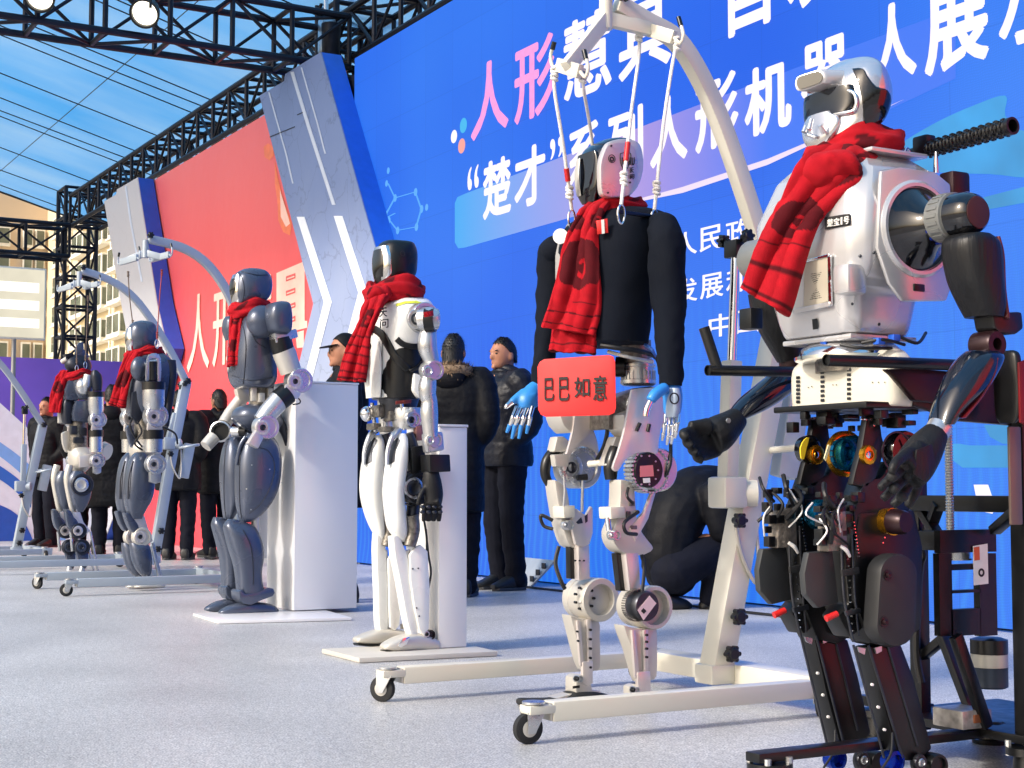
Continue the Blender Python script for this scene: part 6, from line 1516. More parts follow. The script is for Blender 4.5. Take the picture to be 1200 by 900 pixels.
for c_, a, b_ in (('楚', 970, 976.5), ('宝', 977.5, 984), ('1', 986, 987.6), ('号', 989, 995.5)):
    sl = -.16
    bl, br, tl = [on_ch(x, y, .008) for x, y in ((a, 266.5 + (a - 968) * sl), (b_, 266.5 + (b_ - 968) * sl), (a, 257.5 + (a - 968) * sl))]
    R.ob('character', glyph(MB(), c_, bl, br, tl, .03), M_STICK, ch)
dec('window', mat('vent_beige', (190, 182, 164), .35, .2), [(944, 307), (974, 299), (976, 352), (944, 362)], .004, .004)
dec('window_frame', M_CHROME, [(946, 305), (975, 297), (975, 300), (946, 308)], .007, .004); dec('window_frame', M_CHROME, [(973, 300), (977, 299), (978, 358), (974, 359)], .007, .004)
for i in range(6):
    w_ = 7 - i * 1.05 if i < 6 else 0
    dec('vent_slat', M_DKMET, [(958 - w_, 321 + i * 2.2), (958 + w_, 318.6 + i * 2.2), (958 + w_, 319.6 + i * 2.2), (958 - w_, 322 + i * 2.2)], .006)
    w_ = 1.8 + i * 1.05
    dec('vent_slat', M_DKMET, [(958 - w_, 339 + i * 2.2), (958 + w_, 336.8 + i * 2.2), (958 + w_, 337.8 + i * 2.2), (958 - w_, 340 + i * 2.2)], .006)
dec('bumper', M_SHELL, [(932, 362), (976, 353), (977, 358), (934, 368)], .008, .006)
R.ob('sensor_block', MB().prism([RL(x, -.228, z) for x, z in ((.125, 1.215), (.18, 1.215), (.18, 1.145), (.125, 1.145))], (0, .06, 0)), M_SHELL, ch, bevel=.012)
dec2 = R.disc('sensor_hole', M_BLK, 990.5, 334, .150, [(0, 8), (.003, 8)], ch, 24, axis=(.35, -.94, 0))
dec('slot', M_BLK, [(953, 374), (959, 373), (960, 385), (954, 386)], .004)
dec('slot', M_BLK, [(1054, 367), (1059, 361), (1087, 368), (1086, 374)], .006, .003); dec('slot', M_BLK, [(1050, 377), (1054, 370), (1086, 380), (1085, 387)], .006, .003)
R.ob('side_slot', MB().box(RL(.212, -.04, 1.165), (.006, .034, .018)), M_BLK, ch, bevel=.003)
R.ob('chest_rim', MB().bb(RL(-.122, -.17, 1.048), RL(.122, .04, 1.061)), M_SHELL, ch, bevel=.004)
q = MB()
for x, y in ((1008, 300), (1024, 296), (1028, 296), (999, 356), (1030, 380), (951, 258), (946, 285)):
    h = tc_.ray_cast(CAM, ray(x, y).normalized())
    if h[0]: q.ell(h[0], (.004, .004, .004), 8, 6)
R.ob('screw', q, M_DKMET, ch)
# top fittings
R.ob('top_plate', MB().bb(RL(.02, -.12, 1.492), RL(.15, .06, 1.503)), M_SHELL, ch, bevel=.004)
c = R.P(1063, 180, .1); R.ob('eye_bolt', MB().torus(c, (1, .3, 0), .0125, .004, 24, 10).cyl(c - V((0, 0, .045)), c - V((0, 0, .012)), .006, n=12), M_CHROME)
R.limb('lift_pin', M_CHROME, [(1097, 203, .12, 3.6), (1097, 182, .12, 2.6), (1097, 178, .12, 2.2)], sub=1, n=12)
R.ob('shoulder_pad', MB().bb(RL(.15, .09, 1.38), RL(.2, .15, 1.46)), M_MAROON, bevel=.012)
# far shoulder
R.ob('shoulder_ring', MB().lathe(RL(-.2, -.04, 1.303), (-1, 0, 0), [(0, .115), (.014, .115), (.02, .105), (.02, .02)], 40), M_SHELL)
R.ob('shoulder_drum', MB().lathe(RL(-.27, -.05, 1.303), (-1, 0, 0), [(0, .05), (.01, .055), (.11, .055), (.125, .045), (.125, .001)], 36), mat('drum_grey', (120, 122, 120), .4, .3))
# near shoulder drum and arm
q = MB().lathe(RL(.295, -.055, 1.31), (1, 0, 0), [(0, .045), (.004, .054), (.05, .056), (.052, .05), (.06, .05)], 40)
for i in range(20):
    a = 2 * pi * i / 20; q.box(RL(.322, -.055 + cos(a) * .055, 1.31 + sin(a) * .055), (.03, .004, .008), Matrix.Rotation(a, 3, 'X'))
dr = R.ob('shoulder_drum', q, mat('drum_grey', (120, 122, 120), .4, .3))
R.ob('drum_cap', MB().lathe(RL(.35, -.055, 1.31), (1, 0, 0), [(0, .052), (.035, .05), (.055, .042), (.06, .036), (.06, .001)], 40), M_GLOSS, dr)
R.ob('drum_disc', MB().lathe(RL(.409, -.055, 1.31), (1, 0, 0), [(0, .035), (.003, .035), (.004, .03), (.004, .001)], 32), mat('drum_red', (58, 32, 30), .5, .2), dr)
AX = .375
R.shell('upper_arm', M_BLEATHER, [(276, 1110, 1160, .05), (284, 1105, 1170, .058), (300, 1105, 1174, .06), (330, 1111, 1176, .058), (355, 1122, 1178, .052), (372, 1131, 1176, .042)], AX, 2.5, n=40)
R.shell('arm_panel', mat('panel_maroon', (92, 20, 26), .3, .3, var=.06, coat=.4), [(278, 1158, 1172, .03), (300, 1158, 1177, .034), (340, 1163, 1179, .034), (371, 1166, 1183, .03), (374, 1170, 1182, .02)], AX + .02, 2.4)
R.plate('elbow_block', M_BLK, [(1139, 369), (1174, 368), (1176, 388), (1168, 394), (1148, 393), (1142, 388)], AX - .03, .06, .008)
R.ob('elbow_ring', MB().lathe(R.P(1169, 403, AX + .03) - V((.06, 0, 0)), (1, 0, 0), [(0, .02), (.002, .031), (.055, .031), (.06, .028), (.06, .014), (.02, .012), (.02, .001)], 36), M_MAROON)
R.shell('forearm', mat('forearm_black', (16, 24, 38), .14, .2, var=.05, coat=.7), [(412, 1132, 1172, .03), (420, 1122, 1176, .045), (438, 1109, 1168, .05), (458, 1099, 1155, .048), (480, 1091, 1132, .04), (498, 1087, 1118, .033)], AX, 2.3, n=40)
R.shell('forearm_panel', MATS['panel_maroon'], [(420, 1156, 1170, .02), (440, 1150, 1166, .03), (465, 1138, 1152, .03), (490, 1120, 1132, .02)], AX + .03, 2.3)
R.limb('wrist_ring', M_SILV, [(1102, 500, AX, 15), (1094, 512, AX, 14.5)], sub=1, n=28)
def rhand(name, chains, m=M_GLOVE, vox=.0045):
    q = MB()
    for c_ in chains: R.limb('', None, c_, mb=q, n=14)
    o = R.ob(name, q, m); return remesh(o, vox, 3)
rhand('hand', [[(1098, 506, AX, 15), (1084, 526, AX, 22), (1070, 548, AX, 24), (1062, 562, AX, 19)], [(1078, 522, AX + .02, 10), (1060, 548, AX + .03, 14)],
    [(1060, 545, AX + .01, 7.5), (1046, 558, AX + .035, 6.5), (1030, 573, AX + .03, 5)], [(1062, 556, AX + .0, 7.5), (1048, 572, AX + .02, 6.8), (1034, 585, AX + .015, 5)],
    [(1066, 564, AX - .01, 7.5), (1056, 582, AX, 6.8), (1045, 593, AX - .01, 5)], [(1076, 566, AX - .02, 7), (1070, 582, AX - .02, 6.2), (1062, 594, AX - .03, 4.6)], [(1066, 530, AX + .03, 8), (1050, 542, AX + .055, 6.5), (1044, 556, AX + .055, 5)]])
q = MB()
for (a, b_, d) in ((1046, 558, .05), (1048, 572, .036), (1057, 582, .012), (1060, 545, .032), (1063, 556, .02)): q.ell(R.P(a, b_, AX + d), (.012, .014, .012), 12, 8)
R.ob('knuckle_pad', q, M_RUB)['kind'] = 'stuff'
R.plate('hand_plate', M_BLEATHER, [(1072, 527), (1090, 520), (1095, 545), (1082, 566), (1068, 556)], AX + .045, .006, .003)
# far arm and fist
FX = -.34
R.limb('upper_arm', M_BLEATHER, [(898, 340, FX, 22), (905, 365, FX, 24), (918, 395, FX, 22), (926, 420, FX, 16)], n=28)
R.limb('elbow_block', M_MAROON, [(926, 405, FX, 16), (930, 440, FX, 15)], sub=1, n=20)
R.shell('forearm', MATS['forearm_black'], [(440, 900, 940, .03), (452, 885, 935, .038), (466, 868, 920, .038), (480, 856, 898, .033), (492, 850, 872, .028)], FX, 2.2, n=36)
rhand('hand', [[(866, 488, FX, 13), (856, 497, FX, 17), (842, 508, FX, 22), (832, 515, FX, 20)], [(830, 500, FX + .02, 11), (818, 499, FX + .02, 7.5), (808, 498, FX + .02, 5)],
    [(838, 502, FX, 9), (815, 506, FX + .01, 7.2), (801, 508, FX + .03, 6.2), (806, 514, FX + .045, 5.5)], [(838, 512, FX, 9), (818, 517, FX + .01, 7), (805, 518, FX + .03, 6.2), (812, 524, FX + .045, 5.5)],
    [(838, 520, FX, 9), (822, 526, FX + .01, 7), (811, 527, FX + .03, 6), (818, 532, FX + .045, 5.4)], [(840, 528, FX, 8), (826, 534, FX + .01, 6.5), (816, 536, FX + .03, 5.4), (824, 540, FX + .04, 5)]])
R.disc('wrist_screw', M_SILV, 853, 493, FX + .05, [(0, 3), (.004, 3)], None, 10)
# camera on far side behind the scarf
R.ob('side_camera', MB().box(R.P(880, 374, -.3), (.05, .04, .055)), M_BLK, bevel=.006)
# waist and pelvis
R.ob('waist_ring', MB().lathe(RL(0, -.06, 1.005), (0, 0, 1), [(0, .12), (.004, .135), (.012, .135), (.014, .125), (.03, .12), (.045, .1)], 48), M_CHROME)
R.ob('waist_core', MB().cyl(RL(0, -.06, .98), RL(0, -.06, 1.06), .085, n=28), M_MECH)
for x, y, d in ((968, 400, .02), (1048, 396, .16), (1030, 400, .16)): R.ob('wire_plug', MB().box(R.P(x, y, d), (.02, .022, .016)), mat('plug_blue', (30, 90, 200), .4), bevel=.003)
for pts in ([(1010, 402, .13), (1035, 398, .17), (1060, 404, .16)], [(985, 404, .1), (1010, 408, .14), (1045, 408, .15)], [(1055, 395, .14), (1075, 402, .16), (1085, 390, .12)]): R.cable(pts, .004)
R.shell('pelvis', M_CREAM, [(410, 960, 1040, .10), (414, 946, 1052, .15), (421, 935, 1060, .175), (431, 927.5, 1066, .185), (452, 926.5, 1067, .187), (471, 927.5, 1067, .185), (479, 929, 1065, .18), (480, 935, 1060, .17)], 0, 3.6, n=64, sub=3, keep=True)
pe = R.lo
for x, y0, y1 in ((936, 441, 474), (964.5, 435, 473), (995.5, 432, 471)):
    n_ = 7
    for i in range(n_):
        y = y0 + (y1 - y0) * i / n_; R.decal('vent_hole', M_DKMET, [(x - 2.2, y), (x + 2.2, y - .3), (x + 2.2, y + 3), (x - 2.2, y + 3.3)], .0025, pe)
for x, y in ((948, 454), (952, 453), (977, 451), (981, 451), (1023, 448), (1030, 448), (1037, 448)): R.decal('hole', M_DKMET, [(x - .9, y), (x, y - .9), (x + .9, y), (x, y + .9)], .0025, pe)
R.ob('hip_plate', MB().bb(RL(-.16, -.17, .885), RL(.17, .09, .9)), M_BLK, bevel=.004)
q = MB(); rn = random.Random(8)
for i in range(30): q.box(RL(rn.uniform(-.15, .16), rn.uniform(-.16, .06), rn.uniform(.845, .885)), (rn.uniform(.01, .04), rn.uniform(.01, .04), rn.uniform(.01, .03)))
R.ob('hip_mechanism', q, M_BLK, bevel=.002); R.lo['kind'] = 'stuff'
# legs
for n_ in (0, 1):
    dx = .10 if n_ else -.10; o = 0 if n_ else -61; oy = 0 if n_ else -4
    # hip fork, gold bearing, big disc
    R.plate('hip_fork', M_BLK, [(1009 + o, 489), (1024 + o, 488), (1027 + o, 512), (1031 + o, 525), (1020 + o, 560), (1010 + o, 572), (992 + o, 568), (996 + o, 550), (1003 + o, 525)], dx + .0, .02, .005)
    q = MB(); 
    for x in (1010, 1014, 1020, 1023): R.bolt(q, x + o, 491 + (x % 2) * 7, dx + .022, 1.6)
    R.ob('bolt', q, M_CHROME)
    gb = R.disc('hip_bearing', M_GOLD, 1015 + o, 533, dx + .02, [(0, 11.5), (.012, 11.5), (.014, 10), (.014, 5), (.006, 4.5), (.006, 1)], None, 12)
    R.disc('bearing_core', M_CHROME, 1015 + o, 533, dx + .026, [(0, 4), (.008, 4), (.01, 2)], gb, 16)
    if n_:
        R.disc('hip_disc', M_GLOSS, 1051, 530, dx - .0, [(0, 22), (.004, 25), (.03, 25), (.036, 23.5), (.036, 20), (.02, 18), (.02, .5)], None, 40)
        R.disc('disc_rim', M_DKMET, 1051, 530, dx + .034, [(0, 24.4), (.003, 24.4), (.003, 22.6), (0, 22.6)], R.lo, 40, cap=False)
        gr = R.disc('hip_gear', M_GOLD, 986, 532, -.03, [(0, 24), (.006, 27), (.02, 27), (.022, 24), (.022, 21)], None, 44)
        q = MB(); R.disc('', None, 988, 532, -.03, [(0, 21.5), (.04, 21.5), (.044, 18), (.03, 15), (.03, 9), (.046, 8), (.046, .5)], mb=q, n=24)
        for i in range(16):
            a = 2 * pi * i / 16; c = R.P(988, 532, .015); k = R.S(988, 532); q.box(c + V((0, cos(a) * 17 * k, sin(a) * 17 * k)), (.01, .006, .012), Matrix.Rotation(a, 3, 'X'))
        R.ob('gear_core', q, M_TEAL, gr)
        R.plate('caution_mark', mat('mark_pale', (226, 214, 170), .5), [(965, 537), (970, 521), (973, 523), (967, 540)], .0, .003, 0)
    else:
        R.disc('hip_disc', M_GLOSS, 943, 527, dx + .0, [(0, 16), (.01, 17), (.02, 17), (.022, 14), (.022, .5)], None, 32)
        R.plate('yellow_sector', mat('mark_yellow2', (226, 200, 50), .4, .2), crom([(938, 537), (937, 525), (942, 515), (947, 513), (944, 525), (941, 538), (938, 537)], 2)[:-1], dx + .024, .004, 0)
    # femur bracket with cable nests
    R.plate('thigh_bracket', mat('bracket_blue_black', (22, 34, 46), .3, .4), [(992 + o, 563 + oy), (1012 + o, 560 + oy), (1024 + o, 540 + oy), (1040 + o, 560 + oy), (1046 + o, 600 + oy), (1040 + o, 640 + oy), (985 + o, 650 + oy), (980 + o, 600 + oy)], dx - .04, .06, .008)
    td = R.disc('thigh_disc', M_TEAL, 1006 if n_ else 955, 606 if n_ else 603, dx - .03 if n_ else dx + .03, [(0, 17), (.01, 18), (.03, 18), (.034, 15), (.03, 12), (.03, 5), (.04, 4), (.04, .5)], None, 22)
    R.plate('thigh_core', M_BLK, [(945 + o + (36 if n_ else 36), 600 + oy), (1046 + o, 596 + oy), (1056 + o, 640 + oy), (1054 + o, 735 + oy), (1020 + o, 757 + oy), (995 + o, 752 + oy), (975 + o, 700 + oy), (976 + o, 640 + oy)], dx - .05, .075, .012)
    R.plate('thigh_guard', mat('guard_grey', (58, 60, 62), .5, .3, var=.15), [(941 + o * .87, 647 + oy), (969 + o * .87, 645 + oy), (972 + o * .87, 668 + oy), (976 + o * .87, 706 + oy), (952 + o * .87, 712 + oy), (938 + o * .87, 696 + oy), (936 + o * .87, 672 + oy)], dx - .02, .02, .004)
    R.plate('guard_side', M_BLK, [(969 + o * .87, 645 + oy), (984 + o * .87, 650 + oy), (990 + o * .87, 735 + oy), (976 + o * .87, 745 + oy), (962 + o * .87, 720 + oy), (974 + o * .87, 706 + oy)], dx - .045, .06, .006)
    R.limb('red_stop', M_REDK, [(968 + o, 725 + oy, dx + .03, 4), (981 + o, 719 + oy, dx + .035, 3.6)], sub=1, n=14)
    R.plate('clear_cover', mat('clear_box', (120, 112, 104), .12, .2, var=.4, scale=40, bump=.8, bscale=60), [(958 + o * .95, 602 + oy), (978 + o * .95, 598 + oy), (980 + o * .95, 644 + oy), (957 + o * .95, 646 + oy)], dx - .015, .04, .004)
    rn = random.Random(3 + n_); q = MB()
    for i in range(22):
        x = 962 + 11 * (i % 5) + rn.uniform(-2, 2) + o; y = 582 + 14 * (i // 5) + rn.uniform(-3, 3) + oy; c = R.P(x, y, dx + .012); q.box(c, (rn.uniform(.01, .03), rn.uniform(.012, .024), rn.uniform(.012, .026)))
    z_ = R.ob('wiring_clips', q, M_BLK, bevel=.002); z_.name = 'wiring'; z_['kind'] = 'stuff'
    for i in range(9):
        x = rn.uniform(950, 1000) + o; y = rn.uniform(560, 620) + oy
        R.cable([(x, y, dx + .02), (x + rn.uniform(-14, 14), y + 14, dx + .05), (x + rn.uniform(-14, 18), y + rn.uniform(24, 40), dx + .03)], rn.choice((.003, .004, .006)) if i % 4 else .0022, M_CABLE if i % 4 else M_STICK)
    q = MB()
    for i in range(11):
        R.bolt(q, 993 + .6 * i + o, 655 + 8.4 * i + oy, dx + .026, 1.0, .003); R.bolt(q, 1000 + .6 * i + o, 612 + 4 * i + oy, dx + .026, .9, .003)
    for i in range(7): R.bolt(q, 1046 - 2 * i + o, 600 + 6 * i + oy, dx + .026, 1.0, .003)
    R.limb('thigh_rail', M_DKMET, [(986 + o, 640 + oy, dx + .028, 1.6), (989 + o, 700 + oy, dx + .03, 1.6), (1000 + o, 752 + oy, dx + .028, 1.6)], n=8)
    R.limb('thigh_rail', M_DKMET, [(998 + o, 620 + oy, dx + .028, 1.2), (1001 + o, 690 + oy, dx + .03, 1.2), (1006 + o, 745 + oy, dx + .028, 1.2)], n=8)
    R.plate('thigh_strap', M_RUB, [(984 + o, 668 + oy), (1004 + o, 664 + oy), (1005 + o, 672 + oy), (985 + o, 676 + oy)], dx + .026, .008, .002)
    R.plate('thigh_strap', M_DKMET, [(988 + o, 716 + oy), (1006 + o, 712 + oy), (1007 + o, 718 + oy), (990 + o, 722 + oy)], dx + .026, .008, .002)
    R.limb('white_tie', M_STICK, [(985 + o, 640 + oy, dx + .035, 2), (992 + o, 645 + oy, dx + .04, 2.4), (996 + o, 652 + oy, dx + .035, 1.6)], n=8)
    R.ob('bolt', q, M_CHROME)
    if n_:
        R.disc('thigh_motor_ring', M_GOLD, 1037, 611, dx + .02, [(0, 15), (.02, 16), (.03, 16), (.032, 13), (.032, 10)], None, 36)
        R.limb('thigh_motor', M_MAROON, [(1046, 611, dx + .06, 15), (1058, 612, dx + .09, 14.5), (1062, 612, dx + .1, 12)], sub=1, n=28)
        # belt cover: rounded slab
        pts = []
        for a in range(0, 181, 15): pts.append((1036 + 22 * cos(radians(a)), 672 - 24 * sin(radians(a))))
        for a in range(180, 361, 15): pts.append((1033 + 23 * cos(radians(a)), 731 - 25 * sin(radians(a))))
        bc = R.plate('belt_cover', mat('cover_charcoal', (34, 35, 37), .5, .1, var=.12), pts, dx + .045, .05, .01)
        for x, y in ((1040, 674), (1036, 729)):
            R.disc('cover_hole', M_BLK, x, y, dx + .0955, [(0, 6.5), (.002, 6.5)], bc, 24); R.disc('cover_bolt', M_MAROON, x, y, dx + .0965, [(0, 3.2), (.006, 3.2), (.008, 2)], bc, 12)
    else:
        R.plate('belt_cover', MATS['cover_charcoal'], [(984, 610), (998, 606), (1000, 735), (990, 748), (976, 745), (962, 700)], dx + .03, .03, .008)
    # shank: black leg with pale rails
    if n_: lg = [(1000, 756), (1039, 753), (1053, 790), (1075, 874), (1060, 888), (1036, 888), (1020, 830)]
    else: lg = [(938, 744), (978, 747), (990, 790), (1005, 856), (995, 870), (969, 872), (953, 812)]
    R.plate('shank', M_BLK, lg, dx - .035, .05, .008)
    l0 = lg[0]; l1 = lg[-2]; r0 = lg[1]; r1 = lg[3]
    for a, b_, d in ((l0, l1, .016), (((l0[0] * .55 + r0[0] * .45), l0[1]), ((l1[0] * .45 + r1[0] * .55), l1[1]), .02), (r0, r1, .016)):
        R.limb('shank_rail', M_DKMET, [(a[0], a[1], dx + d, 1.5), (b_[0], b_[1], dx + d, 1.5)], sub=1, n=8)
    R.plate('shank_clip', M_SILV, [(l0[0] + 4, l0[1] + 2), (l0[0] + 13, l0[1] + 4), (l0[0] + 12, l0[1] + 11), (l0[0] + 6, l0[1] + 8)], dx + .018, .004, 0); R.plate('shank_clip', M_SILV, [(l0[0] + 24, l0[1] + 3), (l0[0] + 32, l0[1] + 1), (l0[0] + 32, l0[1] + 7), (l0[0] + 26, l0[1] + 10)], dx + .018, .004, 0)
    q = MB()
    for f in (.35, .55, .75): R.bolt(q, l0[0] + (l1[0] - l0[0]) * f + 9, l0[1] + (l1[1] - l0[1]) * f, dx + .017, 1.7)
    R.ob('bolt', q, M_STICK)['kind'] = 'stuff'
    ax_, ay_ = ((1076, 893) if n_ else (1009, 890))
    R.motor(ax_, ay_, dx + .03, 14.5, .07, M_BLK, M_DKMET, 'ankle_joint', .35, 6, mhub=M_SILV)
    R.disc('ankle_ring', M_BLUEA, ax_ - 36, ay_ - 2, dx - .01, [(0, 12), (.02, 13), (.03, 13), (.032, 9), (.02, 8)], None, 28)
    R.cable([(ax_ - 30, ay_ - 34, dx + .02), (ax_ - 32, ay_ - 10, dx + .04), (ax_ - 44, ay_ + 10, dx + .04)], .003)
    R.foot('foot', M_BLK, [(ax_ - 70, 934, 926, .03), (ax_ - 55, 936, 918, .045), (ax_, 936, 908, .05), (ax_ + 30, 934, 915, .04)], dx)
# big bar across the shoulders
bz0 = R.P(905, 219, -.46); bz1 = R.P(1181, 149, .34)
bz0 = V((bz0.x, bz1.y + .02, bz0.z)); dv = (bz1 - bz0); L_ = dv.length
bar = thing('shoulder_bar', (bz0 + bz1) / 2, 'black knurled bar mounted across the shoulders of the silver chested robot', 'bar')
obj('rod', MB().cyl(bz0 + dv * .1, bz1 - dv * .3, .015, n=20), M_BLK, bar)
def knurl(a, b, r):
    d = (b - a); n_ = 22; prof = []
    for i in range(n_): t = d.length * i / n_; prof += [(t, r * .9), (t + d.length / n_ * .4, r), (t + d.length / n_ * .8, r)]
    prof += [(d.length, r * .9), (d.length + .004, r * 1.08), (d.length + .016, r * 1.08), (d.length + .016, r * .8), (d.length - .02, r * .75), (d.length - .02, .001)]
    q = MB().lathe(a, d, prof, 24)
    e, u, w = frame(d)
    for i in range(n_):
        for j in range(8):
            an = 2 * pi * (j + .5 * (i % 2)) / 8; q.box(a + d * ((i + .5) / n_) + (u * cos(an) + w * sin(an)) * r, (.006, .006, .006))
    return q
obj('grip', knurl(bz0 + dv * .68, bz1, .0195), M_BLK, bar); obj('grip', knurl(bz0 + dv * .1, bz0, .018), M_BLK, bar)
obj('clamp', MB().box(bz0 + dv * .66 + V((0, 0, .012)), (.05, .035, .05)), M_BLK, bar, .008)
# scarf
sc = thing('red_scarf', R.P(985, 190, 0), 'thick red scarf with dark motifs on the silver chested robot', 'scarf', 'red scarves worn by the robots')
wrap('neck_wrap', sc, R.P(999, 178, 0), .085, .085, .036, .04, tilt=.012, seed=21, dip=.012, folds=4)
def rp(u, v):
    if cloud(u, v * 2.2, .55, 1.42, .36): return True
    if v < .5: 
        s = sin(9 * u + 7 * v + 2.2 * sin(6 * v + 3 * u)); return s > .83
    return v > .8 and abs((v * 46) % 4 - 1) < .3
nn = V((.72, -.69, 0)).normalized(); p0 = R.P(960, 230, .02)
tail('tail', sc, [(965, 172, 1010, 178, .02), (944, 184, 1014, 198, .06), (929, 205, 1010, 212, .085), (918, 232, 978, 238, .08), (903, 258, 958, 262, .075), (887, 290, 944, 298, .07), (868, 338, 924, 371, .07)], p0, nn, .026, nu=70, sub=24, fold=.012, nf=1.4, seed=7, prnt=rp, bow=.012)
kn = MB().ell(R.P(985, 195, .12), (.05, .06, .035), 24, 12, Matrix.Rotation(-.3, 3, 'X')).ell(R.P(965, 200, .09), (.045, .05, .05), 24, 12).ell(R.P(1005, 186, .1), (.04, .05, .03), 24, 12)
ko = obj('knot', kn, M_SCARF, sc); remesh(ko, .007, 4); crease(ko, 3)
# ================================================================== black support stand behind it
S = Bot('support_stand', 'black steel support stand with lead screw and motor behind the silver chested robot', 'stand', -2.80, 2.92)
R_ = R
def post(name, px, y0, y1, dx, w=.035, m=None, d=.035):
    a = S.P(px, y0, dx); b = S.P(px, y1, dx); b.y = a.y; return S.ob(name, MB().bb((a.x - w / 2, a.y - d / 2, min(a.z, b.z)), (a.x + w / 2, a.y + d / 2, max(a.z, b.z))), m or M_BLK, bevel=.003)
post('post', 1074, 535, 855, -.2, .04); post('post', 1194, 440, 862, .2, .045)
post('post_plate', 1188, 500, 615, .22, .008, M_ALU if 0 else mat('worn_plate', (120, 104, 96), .45, .5), .04)
for a, b_ in (((1084, 635, -.18), (1100, 590, -.1)), ((1100, 630, -.1), (1076, 590, -.2)), ((1105, 745, -.1), (1145, 850, .0)), ((1080, 770, -.19), (1110, 745, -.1)), ((1190, 600, .19), (1165, 622, .1)), ((1120, 745, .1), (1156, 852, .1))):
    S.ob('brace', MB().beam(S.P(*a), S.P(*b_), .03, .022), M_BLK, bevel=.003)
q = MB(); a = S.P(1114, 640, 0); b_ = S.P(1114, 492, 0); b_.y = a.y; n_ = 44; prof = []
for i in range(n_): t = (b_.z - a.z) * i / n_; prof += [(t, .0085), (t + .0025, .011), (t + .0045, .011)]
S.ob('lead_screw', MB().lathe(a, (0, 0, 1), prof, 18), M_SILV)
S.ob('screw_nut', MB().lathe(a - V((0, 0, .0)), (0, 0, 1), [(-.02, .02), (.0, .022), (.022, .022), (.024, .014)], 20), M_CHROME)
S.ob('pulley', MB().lathe(S.P(1117, 656, .02), (0, 0, 1), [(0, .046), (.004, .046), (.004, .042), (.02, .042), (.02, .046), (.026, .046)], 36), M_SILV)
c0 = S.P(1095, 745, 0); c1 = S.P(1160, 620, 0)
hole = MB()
for (x0, x1, y0, y1) in ((1095, 1160, 620, 648), (1095, 1108, 648, 745), (1142, 1160, 648, 745), (1108, 1142, 660, 668), (1108, 1142, 690, 695), (1108, 1142, 712, 745)):
    p = S.P(x0, y1, .06); r = S.P(x1, y0, .06); hole.bb((p.x, p.y, p.z), (p.x + .02, r.y, r.z))
S.ob('gear_plate', hole, M_BLK)
S.ob('gear_block', MB().bb((S.X0 - .05, c0.y, S.P(1110, 640, 0).z - .01), (S.X0 + .05, S.P(1140, 640, 0).y, S.P(1110, 622, 0).z)), M_BLK, bevel=.004)
S.plate('warning_label', M_STICK, [(1140, 640), (1157, 637), (1158, 684), (1141, 686)], .083, .001, 0)
S.plate('warning_band', mat('label_orange', (214, 90, 40), .5), [(1141, 641.5), (1147.5, 640.5), (1148, 656), (1142, 657)], .0845, .001, 0)
S.disc('label_symbol', M_INK, 1150, 671, .0845, [(0, 5), (.0008, 5), (.0008, 2.5), (0, 2.5)], None, 18, cap=False)
m0 = S.P(1160, 806, .05); m1 = S.P(1160, 748, .05)
mo = S.ob('motor', MB().lathe((m0.x, m0.y, m0.z), (0, 0, 1), [(0, .038), (.004, .045), (.05, .045), (.052, .046)], 36), mat('motor_blue_grey', (52, 62, 76), .4, .3))
S.ob('motor_band', MB().lathe((m0.x, m0.y, m0.z + .0525), (0, 0, 1), [(0, .0455), (.032, .0455)], 36), mat('motor_pale', (176, 174, 164), .4, .2), mo)
S.ob('motor_top', MB().lathe((m0.x, m0.y, m0.z + .085), (0, 0, 1), [(0, .046), (.035, .046), (.04, .03)], 36), M_BLK, mo)
# side arms and handles carrying the hips
S.plate('hip_bracket', M_MAROON, [(1031, 433), (1062, 432), (1112, 436), (1112, 476), (1066, 470), (1040, 440)], .2, .02, .005)
S.plate('side_arm', M_MAROON, [(1062, 440), (1180, 428), (1195, 440), (1192, 500), (1120, 494), (1066, 476)], .17, .02, .006)
S.shell('drive_pod', M_BLK, [(411, 1172, 1188, .02), (418, 1166, 1195, .035), (450, 1165, 1197, .04), (485, 1167, 1196, .04), (496, 1172, 1190, .03)], .26, 3.2)
S.ob('cross_bar', MB().bb((S.X0 - .22, S.Y0 + .02, S.P(1120, 600, 0).z), (S.X0 + .22, S.Y0 + .05, S.P(1120, 590, 0).z + .02)), M_BLK, bevel=.004)
S.plate('red_strip', mat('strip_red', (120, 16, 24), .4), [(1192, 425), (1203, 420), (1203, 500), (1194, 495)], .3, .006, .001)
def htube(p0, p1, dx):
    a = S.P(*p0, dx); b = S.P(*p1, dx); d = b - a
    S.ob('handle', MB().lathe(a, d, [(0, .0115), (.0, .0135), (d.length, .0135)], 24, cap=False).lathe(a + d.normalized() * .006, d, [(0, .0115), (.001, .001)], 20), M_BLK)
htube((968, 422), (1150, 429), .24); htube((829, 434), (1010, 437), -.26)
S.limb('grip_handle', M_BLK, [(825, 384, -.28, 6.5), (842, 436, -.26, 6.5)], sub=1, n=20)
